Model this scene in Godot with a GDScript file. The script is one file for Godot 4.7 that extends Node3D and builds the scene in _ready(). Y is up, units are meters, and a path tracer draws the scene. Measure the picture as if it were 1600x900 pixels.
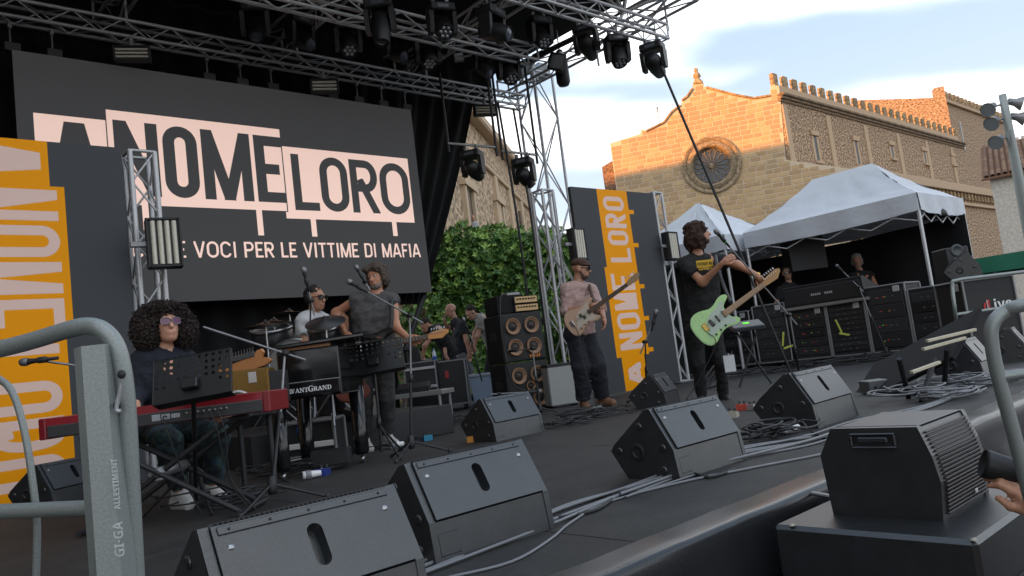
extends Node3D
# Square with a concert stage. x runs along the stage front, -z upstage, y up from the stage floor; the piazza lies at y = -1.2.
const CAM := Vector3(0, 0.64, 0)
var RT := Vector3(0.74546863, -0.12473507, 0.65476537)
var UP := Vector3(0.02835992, 0.98737973, 0.1558107)
var FW := Vector3(0.66593711, 0.0975829, -0.73959809)
var rng := RandomNumberGenerator.new()
var mats := {}
var taken := {}
var unit_cyl: CylinderMesh
var box_cache := {}
var grain_tex: NoiseTexture2D
var blotch_tex: NoiseTexture2D

func ray(x, y) -> Vector3: return FW + RT * ((x - 800.0) / 1200.0) - UP * ((y - 450.0) / 1200.0)
func at(x, y, d) -> Vector3: return CAM + ray(x, y) * d
func gp(x, y, h = 0.0) -> Vector3:
	var r = ray(x, y)
	return CAM + r * ((h - CAM.y) / r.y)
func zp(x, y, z) -> Vector3:
	var r = ray(x, y)
	return CAM + r * (z / r.z)
func plane_hit(x, y, p: Vector3, n: Vector3) -> Vector3:
	var r = ray(x, y)
	return CAM + r * ((p - CAM).dot(n) / r.dot(n))

# ---------- materials: base colours are linear ----------
func M(c: Color, rough = 0.6, metal = 0.0, tex = 1, scale = 3.0) -> StandardMaterial3D:
	var key = "%s %s %s %s %s" % [c, rough, metal, tex, scale]
	if mats.has(key): return mats[key]
	var m := StandardMaterial3D.new()
	m.albedo_color = c.linear_to_srgb()
	m.roughness = rough
	m.metallic = metal
	if tex > 0:
		m.albedo_texture = grain_tex if tex == 1 else blotch_tex
		m.uv1_triplanar = true
		m.uv1_world_triplanar = true
		m.uv1_scale = Vector3.ONE * scale
	mats[key] = m
	return m
func noise_tex(freq, lo, hi, octaves = 4, sd = 1, size = 512, contrast = 0.0) -> NoiseTexture2D:
	var n := FastNoiseLite.new()
	n.seed = sd
	n.frequency = freq
	n.fractal_octaves = octaves
	var t := NoiseTexture2D.new()
	t.width = size
	t.height = size
	t.seamless = true
	t.noise = n
	var g := Gradient.new()
	g.set_color(0, Color(lo, lo, lo))
	g.set_color(1, Color(hi, hi, hi))
	g.set_offset(0, contrast)
	g.set_offset(1, 1.0 - contrast)
	t.color_ramp = g
	return t

# ---------- nodes ----------
func numbered(called: String) -> String:
	var n = taken.get(called, 0)
	taken[called] = n + 1
	return called if n == 0 else "%s_%03d" % [called, n]
func thing(called, label, category, pos = Vector3.ZERO, turn = 0.0, group = "") -> Node3D:
	var o := Node3D.new()
	o.name = numbered(called)
	add_child(o)
	o.position = pos
	o.rotation.y = turn
	tag(o, label, category, group)
	return o
func tag(o, label, category, group = ""):
	o.set_meta("label", label)
	o.set_meta("category", category)
	if group: o.set_meta("group", group)
	return o
func mi(parent, called, mesh, m, xf = Transform3D()) -> MeshInstance3D:
	var o := MeshInstance3D.new()
	o.name = called if parent != self else numbered(called)
	o.mesh = mesh
	o.material_override = m
	o.transform = xf
	parent.add_child(o, true)
	return o
func struct(called, mesh, m, xf = Transform3D()):
	var o = mi(self, called, mesh, m, xf)
	o.set_meta("kind", "structure")
	return o
func copy(o, pos, turn, label, group = "") -> Node3D:
	var c = o.duplicate()
	var base: String = o.name
	if base.length() > 4 and base.substr(base.length() - 3).is_valid_int(): base = base.substr(0, base.length() - 4)
	c.name = numbered(base)
	add_child(c)
	c.position = pos
	c.rotation.y = turn
	tag(c, label, o.get_meta("category"), group if group else o.get_meta("group", ""))
	return c
func rod(parent, called, a: Vector3, b: Vector3, r: float, m) -> MeshInstance3D:
	var y = b - a
	var yn = y.normalized()
	var x = yn.cross(Vector3(0.31, 0.17, 0.93)).normalized()
	var z = x.cross(yn)
	return mi(parent, called, unit_cyl, m, Transform3D(Basis(x * r, y, z * r), (a + b) * 0.5))
func box(parent, called, c: Vector3, s: Vector3, m, basis = Basis(), bevel = 0.006) -> MeshInstance3D:
	return mi(parent, called, bevel_box(s, bevel), m, Transform3D(basis, c))
func bevel_box(s: Vector3, b: float) -> ArrayMesh:
	b = minf(b, minf(s.x, minf(s.y, s.z)) * 0.45)
	var key = "%.4f %.4f %.4f %.4f" % [s.x, s.y, s.z, b]
	if box_cache.has(key): return box_cache[key]
	var st := SurfaceTool.new()
	st.begin(Mesh.PRIMITIVE_TRIANGLES)
	var h = s * 0.5
	var i = h - Vector3.ONE * b
	for ax in 3:
		var u = (ax + 1) % 3
		var v = (ax + 2) % 3
		for sg in [-1.0, 1.0]:
			var q = []
			for k in [[-1, -1], [1, -1], [1, 1], [-1, 1]]:
				var p = Vector3()
				p[ax] = sg * h[ax]
				p[u] = k[0] * i[u]
				p[v] = k[1] * i[v]
				q.append(p)
			quad(st, q[0], q[1], q[2], q[3])
			for sg2 in [-1.0, 1.0]:
				var e = []
				for k in [[0, -1], [0, 1], [1, 1], [1, -1]]:
					var p = Vector3()
					p[ax] = sg * (h[ax] if k[0] == 0 else i[ax])
					p[u] = sg2 * (i[u] if k[0] == 0 else h[u])
					p[v] = k[1] * i[v]
					e.append(p)
				quad(st, e[0], e[1], e[2], e[3])
	for sx in [-1.0, 1.0]:
		for sy in [-1.0, 1.0]:
			for sz in [-1.0, 1.0]:
				var sv = Vector3(sx, sy, sz)
				tri(st, sv * Vector3(h.x, i.y, i.z), sv * Vector3(i.x, h.y, i.z), sv * Vector3(i.x, i.y, h.z))
	var mesh = st.commit()
	box_cache[key] = mesh
	return mesh
# a triangle whose front looks away from the origin (or along out)
func tri(st: SurfaceTool, a: Vector3, b: Vector3, c: Vector3, out = null):
	var n = (c - a).cross(b - a).normalized()
	var o: Vector3 = out if out != null else a + b + c
	if n.dot(o) < 0:
		n = -n
		var t = b
		b = c
		c = t
	st.set_normal(n); st.add_vertex(a)
	st.set_normal(n); st.add_vertex(b)
	st.set_normal(n); st.add_vertex(c)
func quad(st, a, b, c, d, out = null):
	tri(st, a, b, c, out)
	tri(st, a, c, d, out)
func begin() -> SurfaceTool:
	var st := SurfaceTool.new()
	st.begin(Mesh.PRIMITIVE_TRIANGLES)
	return st
# outline in x, y swept along z
func prism(pts, depth: float, st = null) -> Variant:
	var own = st == null
	if own: st = begin()
	var p := PackedVector2Array(pts)
	var idx = Geometry2D.triangulate_polygon(p)
	for s in [-0.5, 0.5]:
		for k in range(0, idx.size(), 3):
			tri(st, Vector3(p[idx[k]].x, p[idx[k]].y, s * depth), Vector3(p[idx[k + 1]].x, p[idx[k + 1]].y, s * depth), Vector3(p[idx[k + 2]].x, p[idx[k + 2]].y, s * depth), Vector3(0, 0, s))
	var cw = Geometry2D.is_polygon_clockwise(p)
	for k in p.size():
		var a = p[k]
		var b = p[(k + 1) % p.size()]
		var o = Vector3(b.y - a.y, a.x - b.x, 0) * (-1.0 if cw else 1.0)
		quad(st, Vector3(a.x, a.y, -depth / 2), Vector3(b.x, b.y, -depth / 2), Vector3(b.x, b.y, depth / 2), Vector3(a.x, a.y, depth / 2), o)
	return st.commit() if own else st
# profile of (radius, height) turned round y, smooth
func lathe(prof, n = 20) -> ArrayMesh:
	var st := begin()
	st.set_smooth_group(0)
	for k in prof.size() - 1:
		for j in n:
			var a0 = TAU * j / n
			var a1 = TAU * (j + 1) / n
			var q = [[prof[k], a0], [prof[k], a1], [prof[k + 1], a1], [prof[k + 1], a0]]
			var v = []
			for e in q: v.append(Vector3(cos(e[1]) * e[0][0], e[0][1], sin(e[1]) * e[0][0]))
			for t in [[0, 1, 2], [0, 2, 3]]:
				if v[t[0]].distance_to(v[t[1]]) < 1e-6 or v[t[1]].distance_to(v[t[2]]) < 1e-6 or v[t[0]].distance_to(v[t[2]]) < 1e-6: continue
				for m in t: st.add_vertex(v[m])
	st.generate_normals()
	return st.commit()
# a smooth tube along points (Catmull-Rom)
func tube(pts, r: float, sides = 7, sub = 4) -> ArrayMesh:
	var c := Curve3D.new()
	for k in pts.size():
		var t = (pts[mini(k + 1, pts.size() - 1)] - pts[maxi(k - 1, 0)]) / 6.0
		c.add_point(pts[k], -t, t)
	var path = []
	var n = (pts.size() - 1) * sub
	for k in n + 1: path.append(c.sample(mini(k / sub, pts.size() - 2), float(k % sub) / sub if k < n else 1.0))
	var V := PackedVector3Array()
	var N := PackedVector3Array()
	var I := PackedInt32Array()
	var x := Vector3.ZERO
	for k in path.size():
		var d = (path[mini(k + 1, path.size() - 1)] - path[maxi(k - 1, 0)]).normalized()
		if k == 0: x = d.cross(Vector3(0.2, 0.9, 0.4)).normalized()
		x = (x - d * x.dot(d)).normalized()
		var z = d.cross(x)
		for j in sides:
			var a = TAU * j / sides
			var o = x * cos(a) + z * sin(a)
			V.append(path[k] + o * r)
			N.append(o)
			if k > 0:
				var j1 = (j + 1) % sides
				var p = (k - 1) * sides
				var q = k * sides
				I.append_array([p + j, q + j, p + j1, p + j1, q + j, q + j1])
	return arr(V, N, I)
func arr(V, N, I, C = null) -> ArrayMesh:
	var a = []
	a.resize(Mesh.ARRAY_MAX)
	a[Mesh.ARRAY_VERTEX] = V
	a[Mesh.ARRAY_NORMAL] = N
	a[Mesh.ARRAY_INDEX] = I
	if C != null: a[Mesh.ARRAY_COLOR] = C
	var m := ArrayMesh.new()
	m.add_surface_from_arrays(Mesh.PRIMITIVE_TRIANGLES, a)
	return m
# a grid surface f(u, v) with smooth normals
func sheet(f: Callable, nu: int, nv: int) -> ArrayMesh:
	var V := PackedVector3Array()
	var N := PackedVector3Array()
	var I := PackedInt32Array()
	for j in nv + 1:
		for i in nu + 1: V.append(f.call(float(i) / nu, float(j) / nv))
	var w = nu + 1
	for j in nv + 1:
		for i in nu + 1:
			var du = V[j * w + mini(i + 1, nu)] - V[j * w + maxi(i - 1, 0)]
			var dv = V[mini(j + 1, nv) * w + i] - V[maxi(j - 1, 0) * w + i]
			N.append(du.cross(dv).normalized())
			if i < nu and j < nv:
				var p = j * w + i
				I.append_array([p, p + w, p + 1, p + 1, p + w, p + w + 1])
	return arr(V, N, I)
func rr_poly(w, h, r, n = 5, c = Vector2.ZERO) -> Array:
	var o = []
	for q in 4:
		var cc = c + Vector2((w / 2 - r) * (1 if q == 0 or q == 3 else -1), (h / 2 - r) * (1 if q < 2 else -1))
		for k in n + 1:
			var a = PI / 2 * (q + float(k) / n)
			o.append(cc + Vector2(cos(a), sin(a)) * r)
	return o

# ---------- print: letters drawn from strokes on an image ----------
func seg(img: Image, a: Vector2, b: Vector2, t: float, col: Color, clip: Rect2, round_cap = false):
	var lo = Vector2(minf(a.x, b.x), minf(a.y, b.y)) - Vector2.ONE * t
	var hi = Vector2(maxf(a.x, b.x), maxf(a.y, b.y)) + Vector2.ONE * t
	lo = lo.max(clip.position).max(Vector2.ZERO)
	hi = hi.min(clip.end).min(Vector2(img.get_width() - 1, img.get_height() - 1))
	var d = b - a
	var l2 = maxf(d.length_squared(), 1e-6)
	var ext = t / sqrt(l2) if absf(d.x) > 0.5 and absf(d.y) > 0.5 else 0.0
	for y in range(int(lo.y), int(hi.y) + 1):
		for x in range(int(lo.x), int(hi.x) + 1):
			var p = Vector2(x + 0.5, y + 0.5)
			if p.x < clip.position.x or p.y < clip.position.y or p.x > clip.end.x or p.y > clip.end.y: continue
			var k = (p - a).dot(d) / l2
			var e = 0.0
			if round_cap: k = clampf(k, 0, 1)
			elif k < -ext or k > 1 + ext: continue
			if (p - a - d * k).length_squared() <= t * t / 4: img.set_pixel(x, y, col)
func arc(img, c: Vector2, rx, ry, a0, a1, t, col, clip):
	var n = 14
	for k in n:
		var p = a0 + (a1 - a0) * k / n
		var q = a0 + (a1 - a0) * (k + 1) / n
		seg(img, c + Vector2(cos(p) * rx, sin(p) * ry), c + Vector2(cos(q) * rx, sin(q) * ry), t, col, clip, true)
func letter(img, ch, x, y, w, h, t, col):
	var c = Rect2(x, y, w, h)
	var g = t / 2
	var L = x + g
	var R = x + w - g
	var T = y + g
	var B = y + h - g
	var mx = x + w / 2
	var my = y + h / 2
	var rad = minf(w, h) / 2 - g
	var st = []
	match ch:
		"A": st = [[x + g * 0.6, y + h, mx - g * 0.35, y], [x + w - g * 0.6, y + h, mx + g * 0.35, y], [x + w * 0.25, y + h * 0.72, x + w * 0.75, y + h * 0.72]]
		"N": st = [[L, y, L, y + h], [R, y, R, y + h], [L, y, R, y + h]]
		"M": st = [[L, y, L, y + h], [R, y, R, y + h], [L, y, mx, y + h * 0.98], [R, y, mx, y + h * 0.98]]
		"E": st = [[L, y, L, y + h], [x, T, x + w, T], [x, B, x + w, B], [x, my, x + w * 0.85, my]]
		"F": st = [[L, y, L, y + h], [x, T, x + w, T], [x, my, x + w * 0.85, my]]
		"L": st = [[L, y, L, y + h], [x, B, x + w, B]]
		"I": st = [[mx, y, mx, y + h]]
		"T": st = [[mx, y, mx, y + h], [x, T, x + w, T]]
		"V": st = [[x + g * 0.6, y, mx, y + h], [x + w - g * 0.6, y, mx, y + h]]
		"X": st = [[L, y, R, y + h], [R, y, L, y + h]]
		"H": st = [[L, y, L, y + h], [R, y, R, y + h], [x, my, x + w, my]]
		"U": st = [[L, y, L, B - rad], [R, y, R, B - rad]]
		"O": st = [[L, T + rad, L, B - rad], [R, T + rad, R, B - rad]]
		"D": st = [[L, y, L, y + h], [x, T, R - rad, T], [x, B, R - rad, B], [R, T + rad, R, B - rad]]
		"P", "R", "B": st = [[L, y, L, y + h], [x, T, R - rad * 0.8, T], [x, my + g * 0.4, R - rad * 0.8, my + g * 0.4]]
		"G": st = [[R, my, R, B - rad], [mx, my, x + w, my]]
	if ch == "R": st.append([x + w * 0.45, my, R, y + h])
	for s in st: seg(img, Vector2(s[0], s[1]), Vector2(s[2], s[3]), t, col, c)
	if ch in "OUCGDS":
		if ch in "OCG": arc(img, Vector2(mx, T + rad), R - mx, rad, PI if ch == "O" else PI, TAU if ch == "O" else TAU - 0.5, t, col, c)
		if ch in "OUCG": arc(img, Vector2(mx, B - rad), R - mx, rad, 0 if ch != "C" else 0.5, PI, t, col, c)
		if ch in "CG": seg(img, Vector2(L, T + rad), Vector2(L, B - rad), t, col, c)
		if ch == "D":
			arc(img, Vector2(R - rad, T + rad), rad, rad, -PI / 2, 0, t, col, c)
			arc(img, Vector2(R - rad, B - rad), rad, rad, 0, PI / 2, t, col, c)
		if ch == "S":
			var q = (h - t) / 4
			arc(img, Vector2(mx, T + q), R - mx, q, PI / 2, TAU - 0.4, t, col, c)
			arc(img, Vector2(mx, B - q), R - mx, q, -PI / 2, PI - 0.4, t, col, c)
	if ch in "PRB":
		var ry = (my + g * 0.4 - T) / 2
		arc(img, Vector2(R - rad * 0.8, T + ry), rad * 0.8, ry, -PI / 2, PI / 2, t, col, c)
	if ch == "B":
		var ry2 = (B - my - g * 0.4) / 2
		seg(img, Vector2(x, B), Vector2(R - rad * 0.8, B), t, col, c)
		arc(img, Vector2(R - rad * 0.8, B - ry2), rad * 0.8, ry2, -PI / 2, PI / 2, t, col, c)
const WIDE := {"I": 0.35, "M": 1.25, "E": 0.8, "L": 0.75, "F": 0.78, "T": 0.9, "A": 1.1, "O": 1.15, "C": 1.1, "S": 0.9, "V": 1.05, " ": 0.45}
func text(img, s: String, x, y, h, t, col, unit, gap) -> float:
	for ch in s:
		var w = unit * WIDE.get(ch, 1.0)
		if ch != " ": letter(img, ch, x, y, w, h, t, col)
		x += w + gap
	return x
func print_mat(img: Image, rough = 0.6) -> StandardMaterial3D:
	img.generate_mipmaps()
	var m := StandardMaterial3D.new()
	m.albedo_texture = ImageTexture.create_from_image(img)
	m.roughness = rough
	m.metallic_specular = 0.25
	return m
# a flat printed face w x h, centred, looking along +z
func print_face(w, h) -> ArrayMesh:
	var st := begin()
	var v = [Vector3(-w / 2, h / 2, 0), Vector3(w / 2, h / 2, 0), Vector3(w / 2, -h / 2, 0), Vector3(-w / 2, -h / 2, 0)]
	var u = [Vector2(0, 0), Vector2(1, 0), Vector2(1, 1), Vector2(0, 1)]
	for k in [0, 1, 2, 0, 2, 3]:
		st.set_normal(Vector3(0, 0, 1))
		st.set_uv(u[k])
		st.add_vertex(v[k])
	return st.commit()
var alu; var alu_dark; var black; var black_gloss; var black_cloth; var rubber; var stone_mats = []; var steel; var galv; var white_plastic

func _ready():
	rng.seed = 7
	# camera
	var cam := Camera3D.new()
	cam.name = "camera"
	cam.transform = Transform3D(Basis(RT, UP, -FW), CAM)
	cam.fov = rad_to_deg(2 * atan(450.0 / 1200.0))
	cam.near = 0.05
	cam.far = 600
	add_child(cam)
	cam.current = true
	# sky
	var env := Environment.new()
	env.background_mode = Environment.BG_SKY
	env.sky = Sky.new()
	env.sky.sky_material = make_sky()
	env.background_energy_multiplier = 1.0
	env.tonemap_mode = Environment.TONE_MAPPER_LINEAR
	env.tonemap_exposure = 2.6
	env.sdfgi_enabled = true
	env.ssao_enabled = true
	env.ssil_enabled = true
	var we := WorldEnvironment.new()
	we.name = "world_environment"
	we.environment = env
	add_child(we)
	# low evening sun from beyond the houses on the audience's left
	var sun := DirectionalLight3D.new()
	sun.name = "sun"
	sun.light_color = Color(1.0, 0.67, 0.33)
	sun.light_energy = 1.05
	sun.light_angular_distance = 0.5
	sun.shadow_enabled = true
	add_child(sun)
	sun.look_at_from_position(Vector3.ZERO, -Vector3(-0.985, tan(deg_to_rad(6.5)), -0.17), Vector3.UP)
	base_materials()
	setting()
	rig()
	gear()
	people()

# worn black paint: mottling, scratches, shoe scuffs, specks of grit
func deck_tex() -> ImageTexture:
	var n := FastNoiseLite.new()
	n.seed = 21
	n.frequency = 0.008
	n.fractal_octaves = 6
	var g := RandomNumberGenerator.new()
	g.seed = 5
	var img: Image = n.get_seamless_image(1024, 1024)
	img.convert(Image.FORMAT_RGB8)
	for y in 1024:
		for x in 1024:
			var v = 0.50 + 0.26 * img.get_pixel(x, y).r + g.randf_range(-0.03, 0.03)
			img.set_pixel(x, y, Color(v, v, v))
	for k in 420:
		var p = Vector2(g.randf(), g.randf()) * 1024
		var d = Vector2.from_angle(g.randf() * TAU + 0.0)
		var bend = g.randf_range(-0.02, 0.02)
		var v = g.randf_range(0.72, 0.98) if g.randf() < 0.75 else g.randf_range(0.35, 0.5)
		for j in int(g.randf_range(6, 70)):
			img.set_pixel(posmod(int(p.x), 1024), posmod(int(p.y), 1024), Color(v, v, v))
			p += d
			d = d.rotated(bend)
	for k in 900:
		var v = g.randf_range(0.75, 1.0)
		img.set_pixel(g.randi() % 1024, g.randi() % 1024, Color(v, v, v))
	img.generate_mipmaps()
	return ImageTexture.create_from_image(img)

func make_sky() -> PanoramaSkyMaterial:
	var w = 1024
	var h = 512
	var img := Image.create(w, h, false, Image.FORMAT_RGB8)
	var n := FastNoiseLite.new()
	n.seed = 11
	n.frequency = 0.55
	n.fractal_octaves = 5
	for y in h:
		var el = (0.5 - (y + 0.5) / h) * PI
		for x in w:
			if el < -0.06:
				img.set_pixel(x, y, Color(0.5, 0.47, 0.44))
				continue
			var th = ((x + 0.5) / w - 0.5) * TAU
			var s = 1.0 / (maxf(sin(el), 0.0) + 0.16)
			var px = sin(th) * cos(el) * s
			var pz = -cos(th) * cos(el) * s
			# long streaks of thin cloud
			var v = n.get_noise_2d(px * 0.55 + pz * 0.4, pz * 1.5 - px * 1.1) * 1.1 + n.get_noise_2d(px * 2.4 + 40, pz * 3.4 - px * 2) * 0.35
			var cover = smoothstep(-0.14, 0.44, v + 0.20 * exp(-el * 3.0))
			var blue = Color(0.62, 0.655, 0.69).lerp(Color(0.475, 0.555, 0.645), smoothstep(0.05, 0.6, el))
			img.set_pixel(x, y, blue.lerp(Color(0.95, 0.945, 0.935), cover * 0.95))
	var m := PanoramaSkyMaterial.new()
	m.panorama = ImageTexture.create_from_image(img)
	return m

func base_materials():
	grain_tex = noise_tex(0.06, 0.78, 1.0, 5, 3)
	blotch_tex = noise_tex(0.012, 0.55, 1.0, 5, 5, 512, 0.15)
	unit_cyl = CylinderMesh.new()
	unit_cyl.top_radius = 1
	unit_cyl.bottom_radius = 1
	unit_cyl.height = 1
	unit_cyl.radial_segments = 10
	unit_cyl.rings = 0
	alu = M(Color(0.62, 0.62, 0.63), 0.42, 0.4)
	alu_dark = M(Color(0.33, 0.33, 0.34), 0.5, 0.7)
	steel = M(Color(0.5, 0.5, 0.51), 0.3, 0.95)
	galv = M(Color(0.34, 0.37, 0.36), 0.48, 0.45, 1, 9.0)
	black = M(Color(0.018, 0.018, 0.02), 0.55)
	black_gloss = M(Color(0.008, 0.008, 0.009), 0.12, 0.0, 0)
	black_cloth = M(Color(0.008, 0.008, 0.009), 0.95)
	rubber = M(Color(0.02, 0.02, 0.021), 0.6, 0.0, 0)
	white_plastic = M(Color(0.72, 0.72, 0.72), 0.5, 0.0, 0)

func setting():
	# ground of the square
	var pl := PlaneMesh.new()
	pl.size = Vector2(500, 500)
	struct("ground", pl, M(Color(0.13, 0.12, 0.11), 0.9, 0, 2, 0.4), Transform3D(Basis(), Vector3(30, -1.2, -30)))
	# stage deck
	var deck := StandardMaterial3D.new()
	deck.albedo_color = Color(0.084, 0.076, 0.072).linear_to_srgb()
	deck.albedo_texture = deck_tex()
	deck.uv1_triplanar = true
	deck.uv1_world_triplanar = true
	deck.uv1_scale = Vector3.ONE * 0.31
	deck.detail_enabled = true
	deck.detail_albedo = noise_tex(0.18, 0.7, 1.0, 3, 4)
	deck.detail_blend_mode = BaseMaterial3D.BLEND_MODE_MUL
	deck.roughness = 0.72
	var fl = Node3D.new()
	fl.name = "stage_floor"
	fl.set_meta("kind", "structure")
	add_child(fl)
	for i in 11:
		for j in 7:
			var zc = -2.75 - j * 2.0 if j > 0 else -2.75
			box(fl, "panel", Vector3(-3.0 + i * 2.0, -0.05 + rng.randf_range(-0.0015, 0), zc), Vector3(1.996, 0.1, 1.996), deck, Basis(), 0.004)
	box(fl, "understructure", Vector3(7, -0.66, -8.8), Vector3(21.8, 1.05, 13.9), black_cloth)
	# vinyl skirt over the front edge
	var nz := FastNoiseLite.new()
	nz.seed = 5
	nz.frequency = 0.9
	var skirt = func(u, v):
		var x = -3.0 + 17.0 * u
		var k = clampf(v * 5.0, 0, 1)
		var drop = clampf((v - 0.19) / 0.81, 0, 1)
		var z = -1.752 + 0.16 * sin(k * PI / 2) + 0.10 * drop + nz.get_noise_2d(x * 1.3, drop * 1.5) * 0.12 * smoothstep(0.05, 0.5, drop)
		var y = 0.006 - 0.03 * pow(k, 6) - 1.14 * drop + nz.get_noise_2d(x * 2, 40) * 0.008
		return Vector3(x, y, z)
	struct("stage_skirt", sheet(skirt, 220, 26), M(Color(0.022, 0.023, 0.026), 0.27, 0, 1, 2.0))
	church()
	palazzo()
	west_houses()
	white_house()
	var tr = [[668, 20.5, 1.7, 4.0, "broad green tree beside the black curtain edge"], [745, 20.0, 1.9, 5.1, "dense green tree behind the crew and the bass cabinets"], [825, 19.5, 1.6, 4.6, "green tree showing through the lattice tower"]]
	for k in 3:
		var p = at(tr[k][0], 500, tr[k][1])
		tree(Vector3(p.x, -1.2, p.z), tr[k][2], tr[k][3], tr[k][4], 31 + k)
	lamp_post()

# ---- church ----
func church():
	var K = at(1215, 135, 45.0)
	var tl = Vector3(-0.53, 0, -0.85).normalized()
	var nf = Vector3(-0.85, 0, 0.53).normalized()
	var ch = thing("church", "old tan stone church with round window and battlements", "church", Vector3(K.x, -1.2, K.z))
	var fb = Basis(-tl, Vector3.UP, nf)   # x to the right along the front, z out of it
	var fp = func(x, y):
		var p = plane_hit(x, y, K, nf) - Vector3(K.x, -1.2, K.z)
		return Vector2(p.dot(-tl), p.y)
	var stone = func(c, s = 0.8): return M(c, 0.92, 0, 2, s)
	var mortar = M(Color(0.76, 0.61, 0.44), 0.95, 0, 1, 1.0)
	var rc: Vector2 = fp.call(1112, 258)
	var ro = 1.16
	var out = []
	for q in [[953, 224], [1000, 209], [1001, 203], [1008, 203], [1010, 206], [1037, 193], [1050, 176], [1063, 166], [1066, 158], [1074, 152], [1082, 140], [1085, 131], [1097, 130], [1104, 138], [1150, 150], [1178, 155], [1203, 151], [1204, 134], [1217, 134], [1228, 250], [1332, 264]]: out.append(fp.call(q[0], q[1]))
	var rt = out[-1].x
	var poly = out.duplicate()
	poly.append(Vector2(rt + 0.2, 0))
	poly.append(Vector2(rc.x + 0.0005, 0))
	for k in 41:
		var a = -PI / 2 + TAU * k / 40.0
		poly.append(rc + Vector2(cos(a), sin(a)) * ro + Vector2(0.0005 if k == 0 else (-0.0005 if k == 40 else 0.0), 0))
	poly.append(Vector2(rc.x - 0.0005, 0))
	poly.append(Vector2(out[0].x, 0))
	var wall = mi(ch, "front_wall", prism(poly, 0.9), mortar, Transform3D(fb, nf * -0.45))
	# blocks of the front: the largest-looking ones each a part, the others together
	var tones = [Color(0.60, 0.405, 0.215), Color(0.66, 0.46, 0.25), Color(0.53, 0.35, 0.19), Color(0.63, 0.425, 0.225), Color(0.50, 0.345, 0.20)]
	var ow = PackedVector2Array(out)
	ow.append(Vector2(rt + 0.2, 0))
	ow.append(Vector2(out[0].x, 0))
	var cells = []
	var v = 1.0
	while v < 17.5:
		var hgt = rng.randf_range(0.27, 0.31)
		var u = out[0].x + 0.03
		while u < rt:
			var wd = rng.randf_range(0.42, 0.72)
			var c = Vector2(u + wd / 2, v + hgt / 2)
			var ok = false
			for cut in 4:   # stones at an edge are cut to fit
				c = Vector2(u + wd / 2, v + hgt / 2)
				ok = c.distance_to(rc) > 1.72
				for s in [Vector2(-1, -1), Vector2(1, -1), Vector2(1, 1), Vector2(-1, 1)]:
					if not Geometry2D.is_point_in_polygon(c + s * Vector2(wd / 2, hgt / 2), ow): ok = false
				if ok or wd < 0.22: break
				wd *= 0.7
			if ok: cells.append([c, Vector2(wd - 0.05, hgt - 0.05)])
			u += wd
		v += hgt
	# mortared joints: stones stand 2 to 5 cm proud
	var far = []
	var stain := FastNoiseLite.new()
	stain.seed = 8
	stain.frequency = 0.5
	for t in 5: far.append(begin())
	var sizes = {}
	cells.sort_custom(func(a, b): return a[0].x * 0.3 + a[1].x * a[1].y * 14 > b[0].x * 0.3 + b[1].x * b[1].y * 14)
	for k in cells.size():
		var c = cells[k]
		var t = rng.randi() % 4
		if stain.get_noise_2d(c[0].x * 1.6, c[0].y * 0.5) > 0.28 - maxf(c[0].y - 11.0, 0.0) * 0.07: t = 4   # weathered stones
		var d = rng.randf_range(0.014, 0.028)
		if k < 296:
			var sx = snappedf(c[1].x, 0.04)
			box(wall, "stone_block", Vector3(c[0].x, c[0].y, 0.45 + d / 2 - 0.004), Vector3(minf(sx, c[1].x + 0.01), 0.245 if c[1].y > 0.24 else 0.225, d), M(tones[t], 0.92, 0, 1, 0.9), Basis(), 0.01)
		else:
			var st = far[t]
			var o = Vector3(c[0].x, c[0].y, 0.45)
			var hx = c[1].x / 2
			var hy = c[1].y / 2
			var q = [Vector3(-hx, -hy, 0), Vector3(hx, -hy, 0), Vector3(hx, hy, 0), Vector3(-hx, hy, 0)]
			var f = []
			for e in q: f.append(e * 0.95 + Vector3(0, 0, d))
			quad(st, o + f[0], o + f[1], o + f[2], o + f[3], Vector3(0, 0, 1))
			for e in 4: quad(st, o + q[e], o + q[(e + 1) % 4], o + f[(e + 1) % 4], o + f[e], q[e] + q[(e + 1) % 4])
	for t in 5: mi(wall, "stonework", far[t].commit(), M(tones[t], 0.92, 0, 1, 0.9)).set_meta("kind", "stuff")
	# round window
	var rb = Transform3D(fb * Basis(Vector3.RIGHT, PI / 2), fb * Vector3(rc.x, rc.y, 0.0))
	var rose = Node3D.new()
	rose.name = "round_window"
	ch.add_child(rose)
	rose.transform = rb
	var trim = stone.call(Color(0.46, 0.34, 0.21))
	mi(rose, "outer_moulding", lathe([[1.52, -0.05], [1.72, 0.0], [1.74, 0.09], [1.66, 0.14], [1.58, 0.08], [1.50, 0.08], [1.44, -0.02]], 48), trim)
	mi(rose, "inner_moulding", lathe([[1.46, 0.0], [1.44, 0.08], [1.30, 0.05], [1.24, 0.1], [1.14, 0.04], [1.10, -0.15], [1.04, -0.4], [1.04, -0.8]], 48), trim)
	mi(rose, "pane", lathe([[0.0, -0.34], [1.12, -0.34]], 40), M(Color(0.07, 0.085, 0.11), 0.2, 0, 2, 3.0))
	mi(rose, "hub", lathe([[0.0, -0.2], [0.13, -0.2], [0.16, -0.25], [0.16, -0.34]], 20), trim)
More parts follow.
